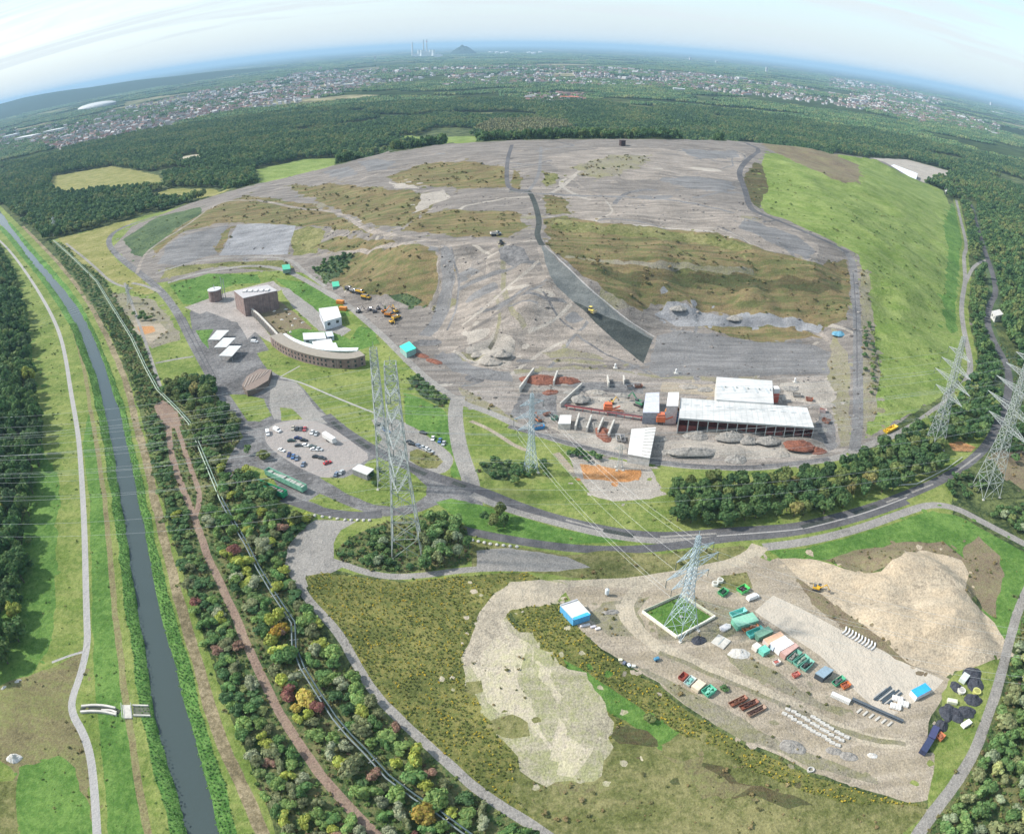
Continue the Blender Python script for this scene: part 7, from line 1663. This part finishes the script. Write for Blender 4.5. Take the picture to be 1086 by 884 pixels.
    for px, lab in (((644.5, 438), 'orange crusher astride the red conveyor'), ((700, 449), 'bright orange screening plant at the end of the conveyor')):
        x, y, z = T(*px); t = thing('crusher', lab, 'crusher', (x, y, z), -.1); MB().box(-2.4, 2.4, -1.8, 1.8, 1.6, 5.0, ch=.2).part('body', M_PAINT, t, (.62, .16, .06)); MB().prism([(-2, -1.6), (2, -1.6), (2, 1.6), (-2, 1.6)], 5.01, 6.2).part('hopper', M_PAINT, t, (.55, .13, .05))
        for sx in (-1.8, 1.8):
            for sy in (-1.3, 1.3): MB().bar((sx, sy, -.3), (sx, sy, 1.6), .2).part('leg', M_STEEL, t)
        MB().bar((2, 0, 2.5), (6.5, 0, 4.6), .45).part('discharge_belt', M_PAINT, t, (.5, .14, .08))
    x, y, z = T(712.5, 445); t = thing('drum_screen', 'round drum screen with a blue base and an orange arch before the hall', 'screen', (x, y, z), -.05)
    MB().box(-4, 4, -2.6, 0, -.3, 4.6, ch=.2).part('base', M_PAINT, t, (.03, .20, .46)); m = MB(); pts = [(math.cos(a) * 3.7, 1.2, 4.2 + math.sin(a) * 3.6) for a in np.linspace(0, math.pi, 12)]; m.path(pts, .55, 6); m.part('arch', M_PAINT, t, (.62, .25, .08)); pts = [(math.cos(a) * 2.7, 1.2, 4.2 + math.sin(a) * 2.6) for a in np.linspace(0, math.pi, 12)]; MB().path(pts, .5, 6).part('inner_arch', M_PAINT, t, (0.59, 0.59, 0.54)); MB().box(-3.6, 3.6, .2, 3, -.3, 4.1).part('drum_housing', M_PAINT, t, (.12, .40, .50))
    skip((565, 455), (577, 453), 3, 1.8, (.05, .22, .46), 'blue skip beside the bay cabin and the works road', (.3, .12, .07), 'skips at the works'); skip((938, 459), (950, 453), 3, 1.5, (.72, .48, .03), 'bright yellow skip beside the heap road on the verge', (.6, .42, .05), 'skips at the works')
    pile((890, 354), 5.5, 2.2, simple_mat("blue_sheeting", (.10, .26, .36), .5, 0, .3, .8), 'heap under blue sheeting beside the steep grey road', 'heap', 'sheeted_heap', 4, 0, 50)
    for px, lab in (((652.5, 390), 'white gas well head behind the walled bays'), ((717, 395.5), 'white gas well head behind the plant tower'), ((843, 405), 'white gas well head beside the hall back roof')):
        x, y, z = T(*px); t = thing('gas_well_head', lab, 'gas well', (x, y, z), 0, 'white gas well heads'); MB().cyl(0, 0, -.3, 2.4, .6, 12).part('shaft', M_PAINT, t, (0.61, 0.61, 0.61)); MB().cyl(0, 0, 2.4, 2.9, .65, 12, .2).part('cap', M_PAINT, t, (0.62, 0.62, 0.62)); MB().box(-1.3, 1.3, -1.3, 1.3, -.3, .2).part('base', M_CONC, t)
    x, y, z = T(660, 154.5); t = thing('summit_block', 'small dark block standing alone on the flat summit of the heap', 'block', (x, y, z), .3); MB().box(-3, 3, -3, 3, -1, 6.5, ch=.2).part('body', M_MATTE, t, (.05, .03, .03)); MB().box(-3.4, 3.4, -3.4, 3.4, 6.51, 7.0).part('cap', M_MATTE, t, (.07, .05, .05))
    RUST = (.20, .09, .06); GREYC = (.24, .24, .25)
    for A, B, W_, H_, col, lab, load in (((664, 412), (672, 411.5), 2.6, 1.8, GREYC, 'grey open skip behind the plant shed', (.12, .1, .09)), ((673, 411), (681, 410.5), 2.6, 1.8, RUST, 'rusty open skip behind the plant shed', (.1, .08, .07)), ((690, 442), (696, 441.5), 2.4, 1.6, (.10, .28, .24), 'teal skip at the foot of the plant shed', (.08, .08, .08)),
        ((655, 462), (656.5, 469), 2.2, 1.5, (.42, .41, .40), 'pale skip behind the flat roofed store', (.2, .18, .15)), ((660, 463), (661, 470), 2.2, 1.5, GREYC, 'dark grey skip behind the flat roofed store', (.1, .1, .1)), ((868, 436), (876, 437), 2.6, 1.9, (.50, .40, .38), 'pinkish skip at the end of the hall', (.25, .12, .09)), ((872, 446), (880, 449), 2.6, 1.9, RUST, 'rusty skip at the end of the hall', (.12, .09, .08)), ((840, 420), (850, 420.5), 2.6, 1.9, (.35, .33, .30), 'grey skip behind the hall roof', (.2, .17, .14)), ((854, 424), (862, 425), 2.4, 1.7, (.36, .14, .09), 'red skip behind the hall roof', (.15, .1, .08)),
        ((586, 446), (590, 443), 2.4, 1.6, (.07, .20, .14), 'dark green skip beside the bay cabin', (.1, .1, .08)), ((576, 441), (583, 439), 2.4, 1.6, RUST, 'brown skip above the blue skip', (.2, .1, .07))): skip(A, B, W_, H_, col, lab, load, 'skips at the works')
    for px, r, h, mt, lab in (((606, 416), 5, 1.2, M_GREYPILE, 'flat grey heap behind the slanting wall'), ((632, 416), 6, 1.3, M_PALE, 'pale heap in the middle of the works yard'), ((660, 419), 5, 1.5, M_GREYPILE, 'grey heap beside the material handler'), ((655, 436), 4, 1.0, M_SCRAP, 'small red heap beside the crusher'), ((730, 410), 6, 1.2, M_PALE, 'pale heap behind the plant tower'), ((748, 413), 5, 1.1, M_GREYPILE, 'grey heap beside the hall back block'), ((838, 412), 6, 1.4, M_GREYPILE, 'grey heap beyond the gable of the hall'), ((870, 456), 5, 1.6, M_GREYPILE, 'dark heap at the corner of the hall'), ((880, 430), 5, 1.2, M_PALE, 'pale heap by the slope east of the hall'), ((700, 466), 4, 1.2, M_GREYPILE, 'grey heap beside the ribbed store roof'), ((708, 480), 5, 1.3, M_GREYPILE, 'grey heap at the lower corner of the yard'), ((828, 482), 6, 1.5, M_PALE, 'pale heap near the works road'), ((520, 384), 7, 2.0, M_PALE, 'pale rubble heap on the front of the spoil slope'), ((533, 376), 6, 2.4, M_PALE, 'upper pale rubble heap on the front of the spoil slope'), ((506, 376), 6, 1.8, M_PALE, 'outer pale rubble heap on the front of the spoil slope'), ((720, 327), 7, 2.0, M_GREYPILE, 'grey ridge heap on the terrace above the works'), ((780, 337), 8, 1.8, M_GREYPILE, 'long grey heap on the terrace above the works')): pile(px, r, h, mt, lab, 'heap', 'material_heap', r * .6, random.uniform(-.3, .3), int(px[0]))
    # scattered pale stones on the sunken court
    for i, px in enumerate(((303, 328), (307, 333), (310, 345), (299, 339), (321, 342), (308, 352), (313, 338), (291, 330))):
        x, y, z = T(*px); pile(px, 1.6, .8, M_STONE, f"{['first','second','third','fourth','fifth','sixth','seventh','eighth'][i]} pale boulder on the brown sunken court", 'boulder', 'boulder', 1.0, i, 60 + i, 'boulders on the sunken court')
    # boulders lining the roads
    for k, (P_, lab) in enumerate(((P(334, 547, 350, 549, 366, 551.5, 392, 552), 'between the grey pad and the road'), (P(501, 573, 520, 577, 548, 580), 'along the lower carriageway'))):
        w = dens([tuple(T(a, b)[:2]) for a, b in P_], 2.6, False)
        for i, p in enumerate(w):
            bm = bmesh.new(); bmesh.ops.create_icosphere(bm, subdivisions=2, radius=.75)
            for v in bm.verts: v.co *= 1 + .3 * mnoise.noise(v.co * 1.6 + Vector((i * 3.3, k * 9, 0))); v.co.z *= .75
            m = MB(); m.bm.free(); m.bm = bm; m.solo('boulder', M_STONE, f"{ORD[i]} pale boulder of the row {lab}", 'boulder', None, 'boulders lining the roads', (p[0], p[1], hz(*p) + .3), i)
    # guard rail at the main road
    w = dens([tuple(T(a, b)[:2]) for a, b in P(944, 516, 972, 514, 1004, 497.5, 1020, 486)], 3.5, False); t = thing('guard_rail', 'white guard rail on posts along the main road below the tree belt', 'guard rail', (w[0][0], w[0][1], 0))
    lw = [(p[0] - w[0][0], p[1] - w[0][1], hz(*p)) for p in w]; MB().path([(a, b, c + .85) for a, b, c in lw], .16, 5).part('rail', M_PAINT, t, (0.57, 0.57, 0.51)); MB().path([(a, b, c + .45) for a, b, c in lw], .12, 5).part('rail', M_PAINT, t, (0.57, 0.57, 0.51))
    for a, b, c in lw: MB().bar((a, b, c - .3), (a, b, c + .9), .1).part('post', M_STEEL, t)
    # outfall with curved kerbs and a slab bridge beside the canal
    c = T(112, 755); t = thing('outfall_channel', 'concrete outfall channel with curved pale kerbs leading to a slab bridge at the canal', 'channel', c); z0 = c[2]
    def loc2(px): q = T(*px); return (q[0] - c[0], q[1] - c[1])
    for pxs, h in ((P(86, 755.5, 98, 754.5, 112, 755.5, 124, 758.5), .9), (P(87, 749.5, 100, 748.2, 112, 749, 123, 751.5), .9), (P(108, 753.5, 118, 753.5, 124, 756), .7)):
        w = [loc2(q) for q in smooth(pxs, 1)]; MB().prism(ribbon(w, .8), -.3, h).part('kerb', M_CONC, t)
    w = [loc2(q) for q in smooth(P(85, 752.5, 100, 751.5, 112, 752.5, 127, 755), 1)]; MB().prism(ribbon(w, 2.2), -.3, .1).part('channel_bed', M_MATTE, t, (.05, .06, .04))
    q = [loc2(p) for p in P(130, 748, 138.5, 748, 140, 762, 131.5, 762)]; MB().prism(q, -.3, .5).part('bridge_slab', M_CONC, t)
    for A, B in ((P(129.3, 747, 130.8, 763)), (P(139.6, 747, 141.2, 763))):
        a = loc2(A); b = loc2(B); m = MB(); m.bar((*a, 1.3), (*b, 1.3), .07).bar((*a, .8), (*b, .8), .05)
        for k in range(5): f = k / 4; x = a[0] + (b[0] - a[0]) * f; y = a[1] + (b[1] - a[1]) * f; m.bar((x, y, -.2), (x, y, 1.3), .06)
        m.part('railing', M_STEEL, t)
    q = [loc2(p) for p in P(141, 750, 158, 750, 160, 758, 142, 758)]; MB().prism(q, -2.2, .15).part('apron', M_MATTE, t, (.10, .11, .08)); 
    for A, B in (P(141, 748.5, 158, 749), P(142, 759, 160, 759.5)): a = loc2(A); b = loc2(B); MB().prism(ribbon([a, b], .5), -2.4, .8).part('wing_wall', M_CONC, t)
    pile((15, 804), 3.4, 2.0, M_STONE, 'heap of white rubble on the dry grass beside the canal path', 'heap', 'rubble_pile', 2.2, .2, 71); pile((19, 722), 1.6, .9, M_STONE, 'white boulder at the edge of the dry grass near the wood', 'boulder', 'boulder', .8, .6, 72); pile((4, 729), 1.4, .8, M_STONE, 'smaller white boulder near the wood edge', 'boulder', 'boulder', .7, .9, 73)
build_works()

# ------------------------------------------------------------------ the distance: towns, power station, hills
def build_distance():
    rng = np.random.default_rng(33); pts = []
    for k, t in enumerate(TOWN):
        xs = [p[0] for p in t]; ys = [p[1] for p in t]; n = 0; want = (400, 240, 400, 150, 120, 140, 240, 1300, 900, 620)[k]
        while n < want:
            a = rng.uniform(min(xs), max(xs)); b = rng.uniform(min(ys), max(ys))
            if pip(t, np.array([a]), np.array([b]))[0]: g = G(a, b); pts.append((g[0], g[1], k)); n += 1
    pts.sort(key=lambda p: math.hypot(p[0], p[1])); cols = [(.50, .49, .47), (.46, .43, .40), (.54, .54, .54), (.42, .38, .35)]; roofs = [(.17, .095, .08), (.15, .11, .10), (.20, .115, .09), (.36, .36, .36), (.13, .125, .13)]
    place = ['in the town beyond the yellow field', 'in the town below the power station', 'in the town behind the green slope', 'beside the long pale field', 'beside the industrial estate at the canal', 'in the wood behind the summit', 'near the horizon behind the green slope', 'scattered below the far hills', 'scattered beyond the summit', 'in the far wood behind the green slope']
    def house(m, r, x, y, L_, W_, h, rz):
        c, s = math.cos(rz), math.sin(rz); f = lambda a, b: (x + a * c - b * s, y + a * s + b * c)
        q = [f(-L_, -W_), f(L_, -W_), f(L_, W_), f(-L_, W_)]; m.prism(q, -.5, h)
        e = [f(-L_ - .4, -W_ - .5), f(L_ + .4, -W_ - .5), f(L_ + .4, W_ + .5), f(-L_ - .4, W_ + .5)]; a, b = f(-L_ - .4, 0), f(L_ + .4, 0); B = r.bm
        v = [B.verts.new((*p, h)) for p in e]; u = [B.verts.new((*a, h + W_ * .8)), B.verts.new((*b, h + W_ * .8))]
        B.faces.new((v[0], v[1], u[1], u[0])); B.faces.new((v[2], v[3], u[0], u[1])); B.faces.new((v[0], u[0], v[3])); B.faces.new((v[1], v[2], u[1]))
    bulk = {}
    cnt = {}
    for i, (x, y, k) in enumerate(pts):
        D = math.hypot(x, y); f = max(1.0, D / 3800); big = rng.random() < .12
        L_ = rng.uniform(5, 9) * f * (1.9 if big else 1); W_ = rng.uniform(4, 5.5) * f * (1.3 if big else 1); h = rng.uniform(5.5, 9) * f ** .6; rz = rng.uniform(0, 3.14)
        wc = cols[rng.integers(4)]; rc = roofs[rng.integers(5)]
        if i < 160:
            m, r = MB(), MB(); house(m, r, 0, 0, L_, W_, h, rz); rn = {0: 'dark red', 1: 'brown', 2: 'red', 3: 'pale grey', 4: 'dark grey'}[roofs.index(rc)]; desc = f"{'large' if big else 'small'} {rn} roofed house {place[k]}"; cnt[desc] = cnt.get(desc, 0)
            t = thing('house', f'{ORD[cnt[desc]]} {desc}', 'house', (x, y, 0), 0, 'houses of the towns beyond the wood'); cnt[desc] += 1
            m.part('wall', M_MATTE, t, wc); r.part('roof', M_MATTE, t, rc)
        else:
            b = bulk.setdefault((wc, rc), (MB(), MB())); house(b[0], b[1], x, y, L_, W_, h, rz)
    import itertools
    root_m = MB(); 
    mats = {}
    bm = bmesh.new(); me = bpy.data.meshes.new('distant_houses'); 
    for (wc, rc), (m, r) in bulk.items():
        for mm, c in ((m, wc), (r, rc)):
            if c not in mats: mats[c] = len(me.materials); me.materials.append(simple_mat("house_surface", c, .85, 0, .1, .05))
            t_ = bpy.data.meshes.new('t'); 
            for f in mm.bm.faces: f.material_index = mats[c]
            mm.bm.to_mesh(t_); mm.bm.free(); bm.from_mesh(t_); bpy.data.meshes.remove(t_)
    bm.to_mesh(me); bm.free(); o = bpy.data.objects.new('distant_houses', me); COL.objects.link(o); o['kind'] = 'stuff'
    # white sports hall roof far beyond the canal
    g = G(103, 114); t = thing('sports_hall', 'large white domed roof far off beyond the canal wood', 'hall', (*g, 0)); bm = bmesh.new(); bmesh.ops.create_uvsphere(bm, u_segments=28, v_segments=12, radius=1)
    for v in bm.verts: v.co = Vector((v.co.x * 165, v.co.y * 110, max(-1, 14 + v.co.z * 26)))
    me = bpy.data.meshes.new('roof'); bm.to_mesh(me); bm.free(); me.materials.append(M_WHITE); child('roof', me, t); MB().cyl(0, 0, -1, 13, 150, 28).part('wall', M_MATTE, t, (.45, .45, .45))
    # industrial sheds
    for i, (px, sx, sy, c, lab) in enumerate((((30, 148), 70, 26, (0.57, 0.57, 0.57), 'long pale industrial shed at the edge of the picture beyond the canal'), ((58, 141), 50, 24, (0.59, 0.59, 0.59), 'second pale industrial shed beyond the canal'), ((12, 146), 40, 25, (.6, .62, .64), 'grey industrial shed at the outer end of the estate'), ((275, 101), 34, 18, (0.61, 0.61, 0.61), 'white block in the town below the power station'), ((787, 84), 40, 22, (0.59, 0.59, 0.57), 'white apartment block on the edge of the far town'), ((720, 97), 26, 16, (0.59, 0.59, 0.59), 'white house alone in the wood edge before the far town'), ((910, 108), 60, 20, (.66, .64, .62), 'long pale shed in the far town behind the green slope'), ((604, 107), 30, 14, (.45, .16, .10), 'red roofed farm building in the wood behind the summit'), ((1058, 121), 60, 40, (0.57, 0.57, 0.56), 'cream works building near the horizon behind the green slope'), ((370, 92), 26, 16, (0.57, 0.56, 0.54), 'pale block between the town houses below the power station'))):
        g = G(*px); t = thing('shed' if i < 3 else 'block_building', lab, 'building', (*g, 0), rng.uniform(-.3, .3)); MB().box(-sx, sx, -sy, sy, -1, 11 + sx * .06).part('wall', M_MATTE, t, (.5, .5, .5)); MB().box(-sx - 1, sx + 1, -sy - 1, sy + 1, 11.01 + sx * .06, 13 + sx * .06, ch=.5).part('roof', M_MATTE, t, c)
        for k in range(8): MB().box(-sx + sx * 2 * (k + .25) / 8, -sx + sx * 2 * (k + .75) / 8, -sy - .3, -sy - .01, 4, 8).part('window', M_GLASS, t)
    def tower(px, h, w, lab, cat='tower', col=(0.57, 0.57, 0.57)):
        g = G(*px); t = thing('high_rise', lab, cat, (*g, 0), .2); MB().box(-w, w, -w * .6, w * .6, -1, h).part('wall', M_MATTE, t, col); MB().box(-w * .5, w * .5, -w * .3, w * .3, h + .01, h + 5).part('roof_house', M_MATTE, t, (.5, .5, .5))
        for k in range(int(h / 6)): MB().box(-w * .9, w * .9, -w * .6 - .4, -w * .6 - .01, 3 + 6 * k, 5.5 + 6 * k).part('window', M_GLASS, t)
    tower((732, 64.5), 62, 20, 'tall white high rise beyond the long pale field'); tower((760, 67), 40, 26, 'lower white high rise beside the tall one'); tower((398, 64), 60, 16, 'slim white tower block on the town skyline'); tower((813, 77), 70, 14, 'grey tower in the far town beside the masts'); tower((1051, 112), 60, 26, 'white works tower near the horizon at the edge of the picture')
    for px, h, lab in (((887, 81), 120, 'thin white mast above the far town'), ((1013, 84), 70, 'thin pale mast near the horizon'), ((814, 74), 110, 'thin grey mast in the far town')):
        g = G(*px); t = thing('radio_mast', lab, 'mast', (*g, 0)); MB().cyl(0, 0, -1, h, 3, 8, 1.2).part('shaft', M_STEEL, t); MB().cyl(0, 0, h * .8, h * .84, 4.5, 10).part('platform', M_STEEL, t)
    # power station
    for px, h, r, lab in (((437.5, 59.5), 255, 13, 'shorter grey chimney standing apart at the power station'), ((449.3, 59.5), 288, 10, 'white chimney, first of the close pair at the power station'), ((452.8, 59.5), 288, 10, 'red banded chimney, second of the close pair at the power station')):
        g = G(*px); t = thing('chimney', lab, 'chimney', (*g, 0), 0, 'chimneys of the power station'); MB().cyl(0, 0, -1, h, r * 1.5, 16, r).part('shaft', M_MATTE, t, (.55, .53, .52)); MB().cyl(0, 0, h * .86, h * .93, r * 1.12, 16).part('band', M_MATTE, t, (.45, .12, .10) if 'red' in lab else (.6, .6, .6)); MB().cyl(0, 0, h + .01, h + 6, r * .8, 12).part('cap', M_MATTE, t, (.2, .2, .2))
    for px, w in (((444.5, 60), 'first'), ((447.5, 60.3), 'second'), ((457, 60), 'third'), ((460, 60.3), 'fourth')):
        g = G(*px); t = thing('cooling_tower', f'{w} pale cooling tower of the power station, counted from the grey chimney', 'cooling tower', (*g, 0), 0, 'cooling towers of the power station'); bm = bmesh.new(); rings = []
        for zz in np.linspace(0, 115, 9): r = 26 + 14 * ((zz - 85) / 85) ** 2; rings.append([bm.verts.new((r * math.cos(6.2832 * i / 20), r * math.sin(6.2832 * i / 20), zz - 1)) for i in range(20)])
        for a, b in zip(rings, rings[1:]):
            for i in range(20): bm.faces.new((a[i], a[(i + 1) % 20], b[(i + 1) % 20], b[i]))
        me = bpy.data.meshes.new('shell'); bm.to_mesh(me); bm.free(); me.materials.append(M_MATTE); child('shell', me, t, (.68, .68, .66)); MB().cyl(0, 0, -1, 4, 42, 20).part('basin', M_CONC, t)
    for px, sx, h, w in (((452, 60.5), 70, 80, 'boiler house between the cooling towers'), ((441, 60.8), 50, 45, 'turbine hall beside the grey chimney'), ((465, 60.6), 60, 35, 'low hall at the end of the power station')):
        g = G(*px); t = thing('boiler_house', f'pale {w}', 'building', (*g, 0)); MB().box(-sx, sx, -30, 30, -1, h).part('wall', M_MATTE, t, (.6, .6, .6)); MB().box(-sx * .6, sx * .6, -20, 20, h + .01, h + 12).part('roof', M_MATTE, t, (.5, .5, .52))
    for i, x in enumerate((520, 527, 533, 538, 561, 566, 573)):
        g = G(x, 56.5 + (i % 3) * .6); t = thing('storage_tank', f"{ORD[i]} pale refinery tank on the horizon beyond the cone shaped hill", 'tank', (*g, 0), 0, 'refinery tanks on the horizon'); MB().cyl(0, 0, -1, 32, 42, 20).part('shell', M_MATTE, t, (0.59, 0.59, 0.59)); MB().cyl(0, 0, 32.01, 40, 42, 20, 10).part('roof', M_MATTE, t, (.68, .68, .68))
    # hills
    m, nt, b, N, L = new_mat("distant_hillside"); b.inputs['Base Color'].default_value = (.035, .05, .025, 1); b.inputs['Roughness'].default_value = 1; b.inputs['Specular IOR Level'].default_value = 0
    def hill(cx, cy, rx, ry, h, rz, nm, pw=1.0, seed=1):
        bm = bmesh.new(); n = 40; grid = [[None] * (n + 1) for _ in range(n + 1)]
        for j in range(n + 1):
            for i in range(n + 1):
                u = i / n * 2 - 1; v = j / n * 2 - 1; q = math.hypot(u, v); z = h * max(0, 1 - q) ** pw * (1 + .25 * mnoise.noise(Vector((u * 4, v * 4, seed))))
                x = u * rx; y = v * ry; grid[j][i] = bm.verts.new((cx + x * math.cos(rz) - y * math.sin(rz), cy + x * math.sin(rz) + y * math.cos(rz), z - .6))
        for j in range(n):
            for i in range(n): bm.faces.new((grid[j][i], grid[j][i + 1], grid[j + 1][i + 1], grid[j + 1][i]))
        me = bpy.data.meshes.new(nm); bm.to_mesh(me); bm.free(); me.materials.append(m); o = bpy.data.objects.new(nm, me); COL.objects.link(o); o['kind'] = 'structure'
    g = G(491, 57.5); hill(g[0], g[1], 270, 260, 175, 0, 'hill', .8, 2)
    g = G(25, 116); r_ = math.atan2(g[1], g[0]) - math.pi / 2; hill(g[0] * .9, g[1] * .9, 3600, 1800, 190, r_, 'hills', 1.1, 5)
    g = G(80, 106); hill(g[0], g[1], 3600, 2200, 150, math.atan2(g[1], g[0]) - math.pi / 2, 'hills', 1.0, 8)
build_distance()
